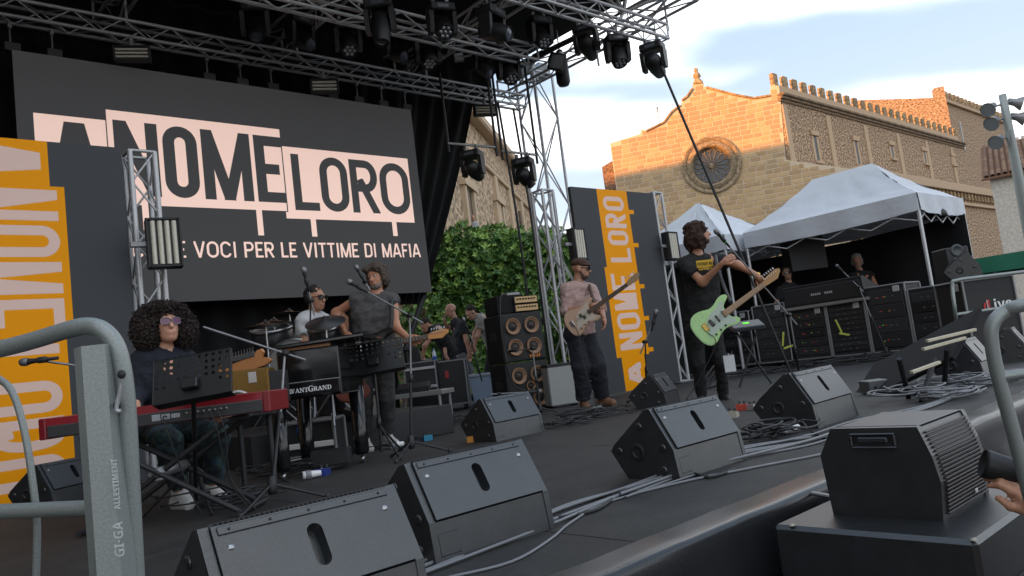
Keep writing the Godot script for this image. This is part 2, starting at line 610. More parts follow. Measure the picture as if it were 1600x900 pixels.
	for k in 16:
		var a = TAU * k / 16
		var d = Vector3(cos(a), 0, sin(a))
		rod(rose, "spoke", d * 0.15 + Vector3(0, -0.28, 0), d * 0.85 + Vector3(0, -0.28, 0), 0.022, trim)
		var a2 = a + TAU / 32
		var pts = []
		for j in 5: pts.append(Vector3(cos(a + TAU / 16 * j / 4), 0, sin(a + TAU / 16 * j / 4)) * (0.84 + 0.2 * sin(PI * j / 4)) + Vector3(0, -0.28, 0))
		mi(rose, "arch", tube(pts, 0.024, 5, 2), trim)
	mi(ch, "finial", lathe([[0.0, 1.0], [0.1, 0.95], [0.14, 0.82], [0.08, 0.7], [0.2, 0.62], [0.24, 0.4], [0.14, 0.3], [0.3, 0.1], [0.34, -0.2]], 10), stone.call(tones[1]), Transform3D(fb, fb * Vector3(out[11].x + 0.2, out[11].y + 0.1, -0.4)))
	# coping along the slopes
	for k in range(4, 17):
		var a = out[k]
		var b = out[k + 1]
		if absf(b.x - a.x) < 0.25: continue
		var mid = (a + b) / 2
		box(ch, "coping", fb * Vector3(mid.x, mid.y + 0.05, -0.4), Vector3(a.distance_to(b) + 0.03, 0.12, 1.05), stone.call(tones[k % 5]), fb * Basis(Vector3.BACK, (b - a).angle()), 0.02)
	# the long side wall with battlements, running away along x
	var sp = func(x, y):
		var p = plane_hit(x, y, K, Vector3(0, 0, 1)) - Vector3(K.x, -1.2, K.z)
		return Vector2(p.x, p.y)
	var e0: Vector2 = sp.call(1219, 165)
	var e1: Vector2 = sp.call(1503, 226)
	var L = e1.x
	var wt = (e0.y + e1.y) / 2
	var rubble = StandardMaterial3D.new()
	rubble.albedo_color = Color(0.68, 0.46, 0.29).linear_to_srgb()
	rubble.albedo_texture = noise_tex(0.05, 0.42, 1.0, 4, 77, 1024, 0.22)
	rubble.uv1_triplanar = true
	rubble.uv1_world_triplanar = true
	rubble.uv1_scale = Vector3.ONE * 0.11
	rubble.roughness = 0.95
	var side = box(ch, "side_wall", Vector3(L / 2, wt / 2, -0.5), Vector3(L, wt, 1.0), rubble, Basis(), 0.03)
	var smooth = M(Color(0.64, 0.45, 0.29), 0.92, 0, 1, 0.6)
	for k in 3: box(ch, "cornice", Vector3(L / 2 + 0.03, wt + 0.02 + k * 0.16, -0.4 + k * 0.07), Vector3(L + 0.2, 0.155, 1.0 + 0.1 * k), stone.call(Color(0.40, 0.28, 0.18) * (1.0 - 0.08 * k)), Basis(), 0.03)
	box(ch, "parapet", Vector3(L / 2, wt + 0.78, -0.3), Vector3(L, 0.6, 0.28), smooth, Basis(), 0.02)
	var nm = 26
	for k in nm: box(ch, "merlon", Vector3(0.25 + (L - 0.5) * k / (nm - 1), wt + 1.42, -0.3), Vector3(L / nm * 0.46, 0.7, 0.26), stone.call(tones[k % 5] * 0.92), Basis(), 0.03)
	for q in [[1272, 213, 252, 5.0], [1336, 221, 258, 5.0], [1392, 228, 248, 4.4], [1443, 237, 256, 4.0], [1488, 245, 258, 3.4]]:
		var a: Vector2 = sp.call(q[0], q[1])
		var b: Vector2 = sp.call(q[0] + 4, q[2])
		var hh = a.y - b.y
		var w = Node3D.new()
		w.name = "slit_window"
		ch.add_child(w, true)
		w.position = Vector3(a.x, b.y, 0)
		box(w, "pane", Vector3(0, hh / 2, 0.012), Vector3(0.36, hh, 0.03), M(Color(0.02, 0.018, 0.016), 0.4), Basis(), 0.002)
		for s in [-1, 1]: box(w, "jamb", Vector3(s * 0.3, hh / 2, 0.02), Vector3(0.24, hh, 0.06), smooth, Basis(), 0.02)
		box(w, "lintel", Vector3(0, hh + 0.17, 0.07), Vector3(0.95, 0.32, 0.14), smooth, Basis(), 0.03)
		box(w, "sill", Vector3(0, -0.09, 0.07), Vector3(0.9, 0.16, 0.24), smooth, Basis(), 0.02)
	for k in 6: box(ch, "pilaster", Vector3(0.35 + k * L / 5.6, wt / 2 - 0.1, 0.03), Vector3(0.55, wt - 0.25, 0.1), smooth, Basis(), 0.02)
	# aisle in front of the side wall: its front is part of the church front, its own wall carries corbels
	var A1 = fb * Vector3(rt, out[-1].y, 0)
	var A0 = fb * Vector3(0.1, out[-2].y, 0)
	var st = begin()
	quad(st, A0 + Vector3(0, -0.1, -0.3), A1 + Vector3(0, -0.1, -0.3), A1 + Vector3(26, -0.1, -0.3), A0 + Vector3(26, -0.1, -0.3), Vector3.UP)
	quad(st, A0 + Vector3(0, -0.3, -0.3), A1 + Vector3(0, -0.3, -0.3), A1 + Vector3(26, -0.3, -0.3), A0 + Vector3(26, -0.3, -0.3), Vector3.DOWN)
	mi(ch, "aisle_roof", st.commit(), stone.call(Color(0.5, 0.42, 0.32)))
	box(ch, "aisle_wall", Vector3(A1.x + 13, A1.y / 2 - 0.05, A1.z - 0.4), Vector3(26, A1.y, 0.8), rubble, Basis(), 0.03)
	for k in 36: box(ch, "corbel", Vector3(A1.x + 0.5 + k * 0.7, A1.y - 0.75, A1.z + 0.1), Vector3(0.3, 0.5, 0.22), stone.call(tones[k % 5]), Basis(), 0.04)
	box(ch, "aisle_parapet", Vector3(A1.x + 13, A1.y - 0.2, A1.z + 0.1), Vector3(26.2, 0.55, 0.5), smooth, Basis(), 0.03)
	box(ch, "string_course", Vector3(A1.x + 13, A1.y - 1.3, A1.z + 0.06), Vector3(26.1, 0.22, 0.3), smooth, Basis(), 0.03)
	# the taller block behind: gable towards the front, battlements along its side
	var g0: Vector2 = sp.call(1366, 168)
	var gx = sp.call(1497, 200).x
	var back = Vector3(gx, 0, -0.9)
	var gt = sp.call(1494, 158).y + 0.6
	var gw = 11.5
	mi(ch, "rear_gable", prism([Vector2(-gw, 0), Vector2(-gw, gt - 0.9), Vector2(-gw * 0.56, gt + 1.0), Vector2(-0.5, gt - 0.1), Vector2(-0.45, gt + 0.75), Vector2(0.3, gt + 0.75), Vector2(0.3, 0)], 0.8), rubble, Transform3D(fb, back))
	box(ch, "rear_wall", back + Vector3(9, gt / 2, -0.3), Vector3(18, gt, 0.8), rubble, Basis(), 0.03)
	box(ch, "rear_cornice", back + Vector3(9, gt - 0.4, -0.1), Vector3(18, 0.25, 0.9), smooth, Basis(), 0.03)
	for k in 18: box(ch, "rear_merlon", back + Vector3(0.5 + k * 1.0, gt + 0.33, -0.05), Vector3(0.46, 0.7, 0.26), stone.call(tones[k % 5] * 0.95), Basis(), 0.03)
	box(ch, "drain_pipe", back + Vector3(3.2, gt - 3.2, 0.15), Vector3(0.16, 2.6, 0.12), M(Color(0.6, 0.58, 0.55), 0.5))
	# body and tiled roof behind the front
	mi(ch, "nave_roof", prism([Vector2(-11, 0), Vector2(-11, out[4].y - 1.4), Vector2(out[11].x, out[11].y - 1.3), Vector2(-0.2, out[16].y - 0.7), Vector2(-0.2, 0)], 16.0), stone.call(Color(0.36, 0.22, 0.14)), Transform3D(Basis(-tl, Vector3.UP, Vector3(-1, 0, 0).cross(Vector3.UP).cross(Vector3.UP).normalized() * -1.0), Vector3(8.5, 0, -0.9)) if false else Transform3D(fb, nf * -8.95))
	for q in [[1026, 163, 1029, 190], [1000, 187, 1003, 204]]:
		var ae = thing("antenna", "thin rooftop antenna with a cross arm on the church front" if q[0] > 1010 else "short bare rod on the church front beside the antenna", "antenna", K + fb * Vector3(fp.call(q[2], q[3]).x, 0, -0.5) + Vector3(0, fp.call(q[2], q[3]).y - 1.2 - K.y - 0.05, 0))
		var hh = (fp.call(q[0], q[1]) - fp.call(q[2], q[3])).y
		rod(ae, "mast", Vector3(0, -0.4, 0), Vector3(0, hh, 0), 0.03, alu_dark)
		if q[0] > 1010:
			rod(ae, "boom", Vector3(-0.35, hh - 0.1, 0.3), Vector3(0.35, hh - 0.1, -0.3), 0.02, alu_dark)
			for k in 4: rod(ae, "element", Vector3(-0.3 + k * 0.2, hh - 0.1, 0.25 - k * 0.17) + Vector3(-0.15, 0, -0.17), Vector3(-0.3 + k * 0.2, hh - 0.1, 0.25 - k * 0.17) + Vector3(0.15, 0, 0.17), 0.012, alu_dark)

func palazzo():
	var P1 = at(742, 196, 27.0)
	var r2 = ray(824, 288)
	var P2 = CAM + r2 * ((P1.y - CAM.y) / r2.y)
	var t = (P2 - P1)
	var len = t.length()
	t = t.normalized()
	var n = Vector3(-t.z, 0, t.x)
	if n.dot(CAM - P1) < 0: n = -n
	var p = thing("palazzo", "tan stone palace with tall windows behind the green trees", "building", Vector3(P1.x, -1.2, P1.z))
	var b = Basis(t, Vector3.UP, t.cross(Vector3.UP))
	var sg = 1.0 if b.z.dot(n) > 0 else -1.0
	var H = P1.y + 1.2
	var m = StandardMaterial3D.new()
	m.albedo_color = Color(0.76, 0.56, 0.37).linear_to_srgb()
	m.albedo_texture = noise_tex(0.05, 0.5, 1.0, 4, 99, 512, 0.25)
	m.uv1_triplanar = true
	m.uv1_world_triplanar = true
	m.uv1_scale = Vector3.ONE * 0.16
	m.roughness = 0.95
	box(p, "wall", b * Vector3(len / 2 - 4, H / 2, -3.0 * sg), Vector3(len + 8, H, 6), m, b, 0.04)
	var trim = M(Color(0.7, 0.53, 0.36), 0.9, 0, 1)
	box(p, "cornice", b * Vector3(len / 2 - 4, H + 0.1, -2.9 * sg), Vector3(len + 8.4, 0.35, 6.6), trim, b, 0.06)
	box(p, "string_course", b * Vector3(len / 2 - 4, H - 1.3, 0.04 * sg), Vector3(len + 8.1, 0.16, 0.16), trim, b, 0.03)
	for k in 4: box(p, "pilaster", b * Vector3(len - 0.3 - k * 2.6, H / 2 - 0.7, 0.05 * sg), Vector3(0.4, H - 1.4, 0.14), trim, b, 0.02)
	for q in [[722, 292, 742, 374], [774, 318, 783, 362]]:
		var a = plane_hit(q[0], q[1], P1, n) - P1
		var c = plane_hit(q[2], q[3], P1, n) - P1
		var w = clampf(absf((c - a).dot(t)), 0.8, 1.5)
		var u = (a + c).dot(t) / 2
		var y0 = c.y + P1.y + 1.2 - 0.4
		var y1 = a.y + P1.y + 1.2
		var win = Node3D.new()
		win.name = "window"
		p.add_child(win, true)
		win.transform = Transform3D(b, b * Vector3(u, y0, 0.02 * sg))
		var h = y1 - y0
		box(win, "pane", Vector3(0, h / 2, 0), Vector3(w, h, 0.05), M(Color(0.06, 0.055, 0.05), 0.25), Basis(), 0.002)
		for s in [-1, 1]: box(win, "jamb", Vector3(s * (w / 2 + 0.11), h / 2, 0.05 * sg), Vector3(0.22, h, 0.16), trim)
		box(win, "lintel", Vector3(0, h + 0.15, 0.06 * sg), Vector3(w + 0.6, 0.28, 0.26), trim)
		box(win, "shutter", Vector3(-w * 0.25, h / 2, 0.06 * sg), Vector3(w * 0.48, h * 0.98, 0.05), M(Color(0.20, 0.14, 0.10), 0.7))
		box(win, "mullion", Vector3(0.03, h / 2, 0.05 * sg), Vector3(0.06, h, 0.05), M(Color(0.24, 0.17, 0.12), 0.7))
	rod(p, "drain_pipe", b * Vector3(len * 0.62, 0, 0.12 * sg), b * Vector3(len * 0.62, H - 2.0, 0.12 * sg), 0.07, M(Color(0.2, 0.15, 0.11), 0.6))
	window_spot = plane_hit(738, 372, P1, n) + n * 0.25

var window_spot := Vector3.ZERO

# the row of houses on the left of the square, whose shadow lies over the stage
func west_houses():
	var d = Vector3(-0.53, 0, -0.85).normalized()
	var cols = [Color(0.48, 0.38, 0.3), Color(0.5, 0.4, 0.28), Color(0.55, 0.47, 0.37), Color(0.45, 0.34, 0.24), Color(0.52, 0.42, 0.3)]
	var words = ["rose plastered", "ochre plastered", "pale cream", "brown stone", "tan plastered"]
	for k in 5:
		var c = Vector3(-32, -1.2, -34) - d * (k - 2) * 17.0
		var h = thing("town_house", "tall %s town house beside the square" % words[k], "house", c)
		var b = Basis(d, Vector3.UP, d.cross(Vector3.UP))
		var H = 19.9
		box(h, "wall", b * Vector3(0, H / 2, 0), Vector3(17, H, 10), M(cols[k], 0.95, 0, 2, 0.3), b, 0.05)
		box(h, "cornice", b * Vector3(0, H + 0.2, 0), Vector3(17.0, 0.4, 10.8), M(cols[k] * 0.9, 0.95), b, 0.05)
		for f in 4:
			for j in 4:
				var s = -1.0 if b.z.dot(Vector3(1, 0, 0)) < 0 else 1.0
				var w = box(h, "window", b * Vector3(-6 + j * 4.0, 3 + f * 4.6, 5.02 * s), Vector3(1.3, 2.2, 0.1), M(Color(0.05, 0.05, 0.055), 0.25), b)
				box(w, "sill", Vector3(0, -1.2, 0.1 * s), Vector3(1.7, 0.15, 0.3), M(cols[k] * 1.1, 0.9))

func white_house():
	var c = at(1546, 280, 36.0)
	var h = thing("white_house", "white plastered house with sloping clay tile roof behind the lamp post", "house", Vector3(c.x, -1.2, c.z), deg_to_rad(-76))
	var top = c.y + 1.2
	box(h, "wall", Vector3(4, top / 2, -3), Vector3(8, top, 6), M(Color(0.62, 0.57, 0.50), 0.9, 0, 1, 0.2), Basis(), 0.03)
	var rf = Node3D.new()
	rf.name = "roof"
	h.add_child(rf)
	rf.position = Vector3(-0.25, top, 0.3)
	var tile = [M(Color(0.36, 0.19, 0.11), 0.9, 0, 2), M(Color(0.42, 0.25, 0.15), 0.9, 0, 2), M(Color(0.29, 0.16, 0.1), 0.9, 0, 2)]
	var tl = atan2(2.6, 6.5)
	box(rf, "slab", Vector3(4.2, 1.27, -3.25), Vector3(8.5, 0.1, 7.0), tile[0], Basis(Vector3.RIGHT, tl), 0.01)
	var half = begin()
	for k in 6:
		var a0 = PI * k / 6
		var a1 = PI * (k + 1) / 6
		quad(half, Vector3(cos(a0) * 0.11, sin(a0) * 0.11, 0), Vector3(cos(a1) * 0.11, sin(a1) * 0.11, 0), Vector3(cos(a1) * 0.09, sin(a1) * 0.09, -0.5), Vector3(cos(a0) * 0.09, sin(a0) * 0.09, -0.5), Vector3(cos((a0 + a1) / 2), sin((a0 + a1) / 2), 0))
	var hm = half.commit()
	for i in 18:
		for j in 15: mi(rf, "roof_tile", hm, tile[rng.randi() % 3], Transform3D(Basis(Vector3.RIGHT, tl), Vector3(0.15 + i * 0.25, 0.07 + j * 0.172, -0.02 - j * 0.43)))

func tree(pos: Vector3, r: float, h: float, label: String, sd: int):
	var t = thing("tree", label, "tree", pos, 0, "trees behind the stage")
	var bark = M(Color(0.09, 0.065, 0.045), 0.95, 0, 2, 4)
	mi(t, "trunk", lathe([[0.22, 0], [0.17, 0.5], [0.14, 1.5], [0.09, 2.6]], 12), bark)
	for k in 6:
		var a = TAU * k / 6
		mi(t, "limb", tube([Vector3(0, 1.2 + k * 0.15, 0), Vector3(cos(a) * r * 0.3, 2.0 + k * 0.12, sin(a) * r * 0.3), Vector3(cos(a) * r * 0.65, 2.7 + k * 0.25, sin(a) * r * 0.65)], 0.05, 6), bark)
	var rg := RandomNumberGenerator.new()
	rg.seed = sd
	var lumps = []
	for k in 64:
		var a = k * 2.4 + rg.randf() * 0.6
		var f = (k + 0.5) / 64.0
		var rr = r * sqrt(maxf(1.0 - pow(maxf(f - 0.45, 0.0) / 0.62, 2.0), 0.0)) * rg.randf_range(0.6, 1.05)
		lumps.append([Vector3(cos(a) * rr, 0.5 + f * (h - 0.6) + rg.randf_range(-0.15, 0.15), sin(a) * rr), rg.randf_range(0.45, 0.75)])
	var leaf := begin()
	for k in 5:   # a sprig of five leaves
		var b = Basis(Vector3.UP, TAU * k / 5 + 0.4) * Basis(Vector3.RIGHT, -0.5 - 0.25 * (k % 2))
		var p = [Vector3(0, 0, 0.01), Vector3(0.03, 0.008, 0.055), Vector3(0, 0.0, 0.12), Vector3(-0.03, 0.008, 0.055)]
		for e in 4: p[e] = b * p[e]
		tri(leaf, p[0], p[1], p[2], Vector3.UP)
		tri(leaf, p[0], p[2], p[3], Vector3.UP)
	var mm := MultiMesh.new()
	mm.transform_format = MultiMesh.TRANSFORM_3D
	mm.use_colors = true
	mm.mesh = leaf.commit()
	var per = 330
	mm.instance_count = lumps.size() * per
	var k = 0
	for l in lumps:
		for j in per:
			var d = Vector3(rg.randfn(), rg.randfn(), rg.randfn()).normalized()
			var q = l[0] + d * l[1] * (0.55 + 0.5 * sqrt(rg.randf()))
			var ax = (d + Vector3(rg.randfn(), rg.randfn() + 0.6, rg.randfn()) * 0.6).normalized()
			var bx = ax.cross(Vector3(0.3, 0.2, 0.9)).normalized()
			var b = Basis(bx, ax, bx.cross(ax)) * Basis(Vector3.UP, rg.randf() * TAU)
			mm.set_instance_transform(k, Transform3D(b.scaled(Vector3.ONE * rg.randf_range(0.6, 1.5)), q))
			var g = rg.randf()
			g = g * g * g if rg.randf() < 0.8 else 1.4
			mm.set_instance_color(k, Color(0.055 + 0.13 * g, 0.14 + 0.17 * g, 0.028 + 0.03 * g))
			k += 1
	var o := MultiMeshInstance3D.new()
	o.name = "crown"
	o.set_meta("kind", "stuff")
	o.multimesh = mm
	var m := StandardMaterial3D.new()
	m.vertex_color_use_as_albedo = true
	m.roughness = 0.5
	m.backlight = Color(0.25, 0.35, 0.08)
	o.material_override = m
	t.add_child(o)

func lamp_post():
	var b = at(1600, 420, 22.0)
	var top = at(1566, 148, 22.0)
	var t = thing("lamp_post", "tall grey steel post carrying four round floodlights", "lamp post", Vector3(top.x, -1.2, top.z))
	var H = top.y + 1.2
	mi(t, "pole", lathe([[0.16, 0], [0.15, H * 0.5], [0.11, H * 0.9], [0.10, H], [0, H]], 16), galv)
	rod(t, "conduit", Vector3(-0.2, 0, 0.1), Vector3(-0.2, H - 1.1, 0.1), 0.06, galv)
	var side = Vector3(RT.x, 0, RT.z).normalized()
	for q in [[1548, 168, 1.0], [1586, 160, -1.0], [1553, 190, 1.0], [1590, 183, -1.0], [1560, 219, 1.0]]:
		var p = at(q[0], q[1], 22.0) - t.position
		var f = Node3D.new()
		f.name = "floodlight"
		t.add_child(f, true)
		f.position = p
		var ax = (-side * q[2] * 0.8 + Vector3(0, -0.45, 0) + Vector3(-0.3, 0, 0.35)).normalized()
		var bx = ax.cross(Vector3.UP).normalized()
		var bs = Basis(bx, ax, bx.cross(ax))
		mi(f, "housing", lathe([[0.0, -0.2], [0.09, -0.19], [0.11, 0.0], [0.2, 0.16], [0.21, 0.2]], 18), alu_dark, Transform3D(bs, Vector3.ZERO))
		mi(f, "glass", lathe([[0.0, 0.18], [0.2, 0.18]], 18), M(Color(0.3, 0.32, 0.34), 0.1, 0.4, 0), Transform3D(bs, Vector3.ZERO))
		rod(f, "bracket", Vector3.ZERO, Vector3(-p.x, 0.05, -p.z), 0.03, alu_dark)
# ---- trusses: four chords and zigzag braces on each side, from a to b ----
func truss(parent, a: Vector3, b: Vector3, w: float, m, step = 0.0, rc = 0.025, rbr = 0.009, up = Vector3.UP):
	var d = (b - a)
	var L = d.length()
	d /= L
	var s = d.cross(up).normalized()
	var u = s.cross(d)
	var h = w / 2
	var c = [s * h + u * h, -s * h + u * h, -s * h - u * h, s * h - u * h]
	for k in 4: rod(parent, "chord", a + c[k], b + c[k], rc, m)
	if step <= 0: step = w
	var n = maxi(2, roundi(L / step))
	for k in 4:
		var p = c[k]
		var q = c[(k + 1) % 4]
		for j in n:
			var x0 = a + d * L * j / n
			var x1 = a + d * L * (j + 1) / n
			if (j + k) % 2 == 0: rod(parent, "brace", x0 + p, x1 + q, rbr, m)
			else: rod(parent, "brace", x0 + q, x1 + p, rbr, m)
	for x in [a, b]:
		for k in 4: rod(parent, "end_bar", x + c[k], x + c[(k + 1) % 4], rbr * 1.6, m)

func clamp_hook(parent, p: Vector3, h = 0.16):
	box(parent, "clamp", p + Vector3(0, 0.02, 0), Vector3(0.05, 0.07, 0.07), alu_dark)
	rod(parent, "hook", p, p - Vector3(0, h, 0), 0.012, alu_dark)

# moving-head lamp hung from p: base, yoke of two arms, head turned by pan and tilt
func moving_head(label, p: Vector3, pan: float, tilt: float, s = 1.0, beam = false):
	var t = thing("moving_head_lamp", label, "stage lamp", p, pan, "moving heads hung from the stage rig")
	var bl = M(Color(0.012, 0.012, 0.013), 0.5)
	for k in [-1, 1]: box(t, "clamp", Vector3(k * 0.1, -0.03, 0) * s, Vector3(0.05, 0.1, 0.06) * s, alu_dark)
	var base = box(t, "base", Vector3(0, -0.14, 0) * s, Vector3(0.36, 0.13, 0.27) * s, bl, Basis(), 0.02)
	box(base, "display", Vector3(0, 0, 0.136) * s, Vector3(0.16, 0.05, 0.006) * s, M(Color(0.12, 0.13, 0.15), 0.2))
	for k in [-1, 1]: mi(t, "yoke_arm", prism([Vector2(-0.1, 0), Vector2(0.1, 0), Vector2(0.085, -0.2), Vector2(0.06, -0.3), Vector2(-0.06, -0.3), Vector2(-0.085, -0.2)], 0.06), bl, Transform3D(Basis(Vector3.UP, PI / 2).scaled(Vector3.ONE * s), Vector3(k * 0.165, -0.2, 0) * s))
	var hd = Node3D.new()
	hd.name = "head"
	t.add_child(hd)
	hd.position = Vector3(0, -0.40, 0) * s
	hd.rotation = Vector3(tilt, 0, 0)
	hd.scale = Vector3.ONE * s
	mi(hd, "housing", lathe([[0.0, -0.17], [0.10, -0.165], [0.135, -0.1], [0.135, 0.05], [0.118, 0.17], [0.112, 0.175], [0.106, 0.16]] if not beam else [[0.0, -0.2], [0.1, -0.19], [0.13, -0.08], [0.125, 0.1], [0.095, 0.27], [0.09, 0.28], [0.085, 0.26]], 22), bl)
	if beam: mi(hd, "lens", lathe([[0.0, 0.275], [0.05, 0.27], [0.086, 0.255]], 18), M(Color(0.08, 0.09, 0.11), 0.06, 0.2, 0))
	else:
		mi(hd, "front_plate", lathe([[0.0, 0.155], [0.108, 0.155]], 20), M(Color(0.02, 0.02, 0.02), 0.4))
		for k in 7:
			var o = Vector3.ZERO if k == 0 else Vector3(cos(TAU * k / 6), 0, sin(TAU * k / 6)) * 0.068
			mi(hd, "lens", lathe([[0.0, 0.172], [0.018, 0.17], [0.028, 0.157]], 12), M(Color(0.35, 0.37, 0.4), 0.08, 0.3, 0), Transform3D(Basis(), o))
	return t

# blinder / strip floodlight: dark case, ribbed cream tubes; face looks along local +z
func blinder(label, p: Vector3, basis: Basis, w, h, rows, upright = false):
	var t = thing("strip_floodlight", label, "stage lamp", p, 0, "strip floodlights on the rig")
	t.basis = basis
	box(t, "case", Vector3(0, 0, -0.06), Vector3(w, h, 0.12), black, Basis(), 0.012)
	for s in [-1, 1]:
		box(t, "rim", Vector3(s * (w / 2 - 0.012), 0, 0.012), Vector3(0.024, h, 0.03), black)
		box(t, "rim", Vector3(0, s * (h / 2 - 0.012), 0.012), Vector3(w - 0.05, 0.024, 0.03), black)
	var cream = M(Color(0.74, 0.70, 0.58), 0.3)
	for k in rows:
		var f = (k + 0.5) / rows - 0.5
		if upright:
			rod(t, "tube", Vector3(f * (w - 0.06), -h / 2 + 0.03, 0.008), Vector3(f * (w - 0.06), h / 2 - 0.03, 0.008), (w - 0.06) / rows * 0.36, cream)
		else:
			rod(t, "tube", Vector3(-w / 2 + 0.03, f * (h - 0.06), 0.008), Vector3(w / 2 - 0.03, f * (h - 0.06), 0.008), (h - 0.06) / rows * 0.36, cream)
	box(t, "bracket", Vector3(0, h / 2 + 0.06, -0.06) if not upright else Vector3(-w / 2 - 0.06, 0, -0.06), Vector3(0.05, 0.14, 0.05) if not upright else Vector3(0.14, 0.05, 0.05), alu_dark)
	return t

func drape(called, label, f: Callable, nu, nv, m):
	var o = mi(self, called, sheet(f, nu, nv), m)
	tag(o, label, "drape")
	return o

const PINK := Color(0.905, 0.775, 0.725)
const INK := Color(0.225, 0.225, 0.23)
const AMBER := Color(0.945, 0.605, 0.02)

func rig():
	var nz := FastNoiseLite.new()
	nz.seed = 9
	nz.frequency = 1.0
	# screen truss, mid truss and front truss
	var t1 = thing("roof_truss", "silver lattice truss directly above the big dark screen", "truss", Vector3(0, 5.66, -10.42))
	truss(t1, Vector3(-3, 0, 0), Vector3(10.25, 0, 0), 0.22, alu, 0.30, 0.025, 0.009)
	var t2 = thing("roof_truss", "shaded lattice truss under the black roof with lamps hung along it", "truss", Vector3(0, 5.62, -8.55))
	truss(t2, Vector3(0, 0, 0), Vector3(8.8, 0, 0), 0.24, alu, 0.45, 0.025, 0.011)
	var t3 = thing("roof_truss", "silver lattice truss ending in the open sky with three lamps", "truss", Vector3(0, 5.63, -7.0))
	truss(t3, Vector3(0, 0, 0), Vector3(10.25, 0, 0), 0.24, alu, 0.33, 0.025, 0.009)
	# rafters of the roof
	for k in 4:
		var rf = thing("roof_rafter", ["dark roof rafter beyond the screen truss", "dark roof rafter above the mid stage lamps", "dark roof rafter between the lamps and the lattice tower", "outermost dark roof rafter beside the lattice tower"][k], "truss", Vector3(3.0 + k * 2.45, 6.15, 0))
		truss(rf, Vector3(0, 0, -11.0), Vector3(0, 0, -6.4), 0.3, alu, 0.6, 0.026, 0.013)
		for j in 3: rod(rf, "hanger", Vector3(0.1, -0.42, [-10.42, -8.55, -7.0][j]), Vector3(0.1, 0.2, [-10.42, -8.55, -7.0][j]), 0.02, alu)
	# black roof skin
	var rs = mi(self, "stage_roof", bevel_box(Vector3(16, 0.06, 5.6), 0.01), black_cloth, Transform3D(Basis(), Vector3(2.3, 6.55, -8.75)))
	tag(rs, "black fabric roof stretched over the stage rig", "roof")
	# big screen
	var scr = thing("video_screen", "big dark screen reading A NOME LORO in black on pink boxes", "screen", Vector3(4.66, 3.575, -10.4))
	var W = 5.8
	var H = 3.16
	box(scr, "back_panel", Vector3(0, 0, -0.05), Vector3(W, H, 0.09), black)
	var img = screen_image(W, H)
	var sm = print_mat(img, 0.5)
	sm.emission_enabled = true   # a lit video wall
	sm.emission_texture = sm.albedo_texture
	sm.emission_operator = BaseMaterial3D.EMISSION_OP_MULTIPLY
	sm.emission = Color(1, 1, 1)
	sm.emission_energy_multiplier = 0.28
	mi(scr, "front_face", print_face(W, H), sm, Transform3D(Basis(), Vector3(0, 0, 0.002)))
	for x in [22, 88, 330, 382, 430, 523, 564, 602, 639]:
		var p = zp(x, 92 + (x - 22) * 0.13, -10.4) - scr.position
		box(scr, "hanging_bracket", Vector3(p.x, H / 2 + 0.055, -0.05), Vector3(0.17, 0.11, 0.06), M(Color(0.06, 0.06, 0.062), 0.6))
		clamp_hook(scr, Vector3(p.x - 0.02, H / 2 + 0.30, -0.05), 0.2)
	# black drapes
	var bk = M(Color(0.006, 0.006, 0.0065), 0.97)
	drape("backdrop_drape", "black backdrop curtain hanging behind the screen and drummer", func(u, v): return Vector3(-5.0 + 12.1 * u, 6.5 - 6.5 * v, -11.0 + 0.07 * sin(u * 150 + sin(v * 3) * 2)), 300, 6, bk)
	drape("upper_drape", "black valance above the screen truss under the roof", func(u, v): return Vector3(6.7 + 3.35 * u, 6.52 - (0.62 + 0.22 * u + 0.05 * sin(u * 9)) * v, -11.05 + 0.06 * sin(u * 40)), 60, 4, bk)
	var gather = func(u, v):
		var tx = lerpf(6.75, 9.45, u)
		var bx = lerpf(6.75, 7.66, u)
		var s = pow(v, 1.12)
		return Vector3(lerpf(tx, bx, s), 5.95 - v * 4.1, -10.75 + 0.06 * sin(u * 44 + v * 2) * (1 - 0.4 * v) - 0.1 * u)
	drape("side_drape", "black curtain gathered diagonally beside the screen's pale end", gather, 90, 24, bk)
	drape("wing_drape", "black side curtain at the far end of the stage beside the yellow banner", func(u, v): return Vector3(-1.2 + 0.05 * sin(u * 60), 6.5 - 6.5 * v, -11.0 + 3.5 * u), 80, 4, bk)
	var brace = thing("prop_pole", "black slanting pole below the screen corner", "pole", Vector3(7.5, 0, -10.6))
	rod(brace, "shaft", zp(634, 545, -10.6) - brace.position, zp(662, 462, -10.6) - brace.position, 0.05, black)
	box(brace, "foot", zp(634, 545, -10.6) - brace.position, Vector3(0.2, 0.06, 0.2), black)
	rod(brace, "lower_shaft", Vector3(-0.35, 0, 0), zp(634, 545, -10.6) - brace.position, 0.05, black)
	# lattice tower at the rear corner
	var tw = thing("lattice_tower", "tall silver lattice tower rising beside the screen truss", "tower", Vector3(10.75, 0, -10.5))
	truss(tw, Vector3(0, 0, 0), Vector3(0, 6.3, 0), 0.52, alu, 0.95, 0.03, 0.015, Vector3(0, 0, 1))
	box(tw, "base_plate", Vector3(0, 0.03, 0), Vector3(0.9, 0.05, 0.9), alu_dark)
	for s in [-1, 1]:
		box(tw, "head_block", Vector3(s * 0.2, 6.4, 0), Vector3(0.1, 0.2, 0.5), alu_dark)
		mi(tw, "pulley", lathe([[0.0, -0.03], [0.11, -0.03], [0.09, 0], [0.11, 0.03], [0, 0.03]], 16), steel, Transform3D(Basis(Vector3.BACK, PI / 2), Vector3(s * 0.2, 6.52, 0)))
	var ho = thing("chain_hoist", "dark chain hoist barrel hanging beside the lattice tower", "hoist", at(878, 110, 13.6))
	mi(ho, "barrel", lathe([[0.0, 0.26], [0.08, 0.25], [0.12, 0.18], [0.12, -0.22], [0.09, -0.28], [0, -0.29]], 16), black)
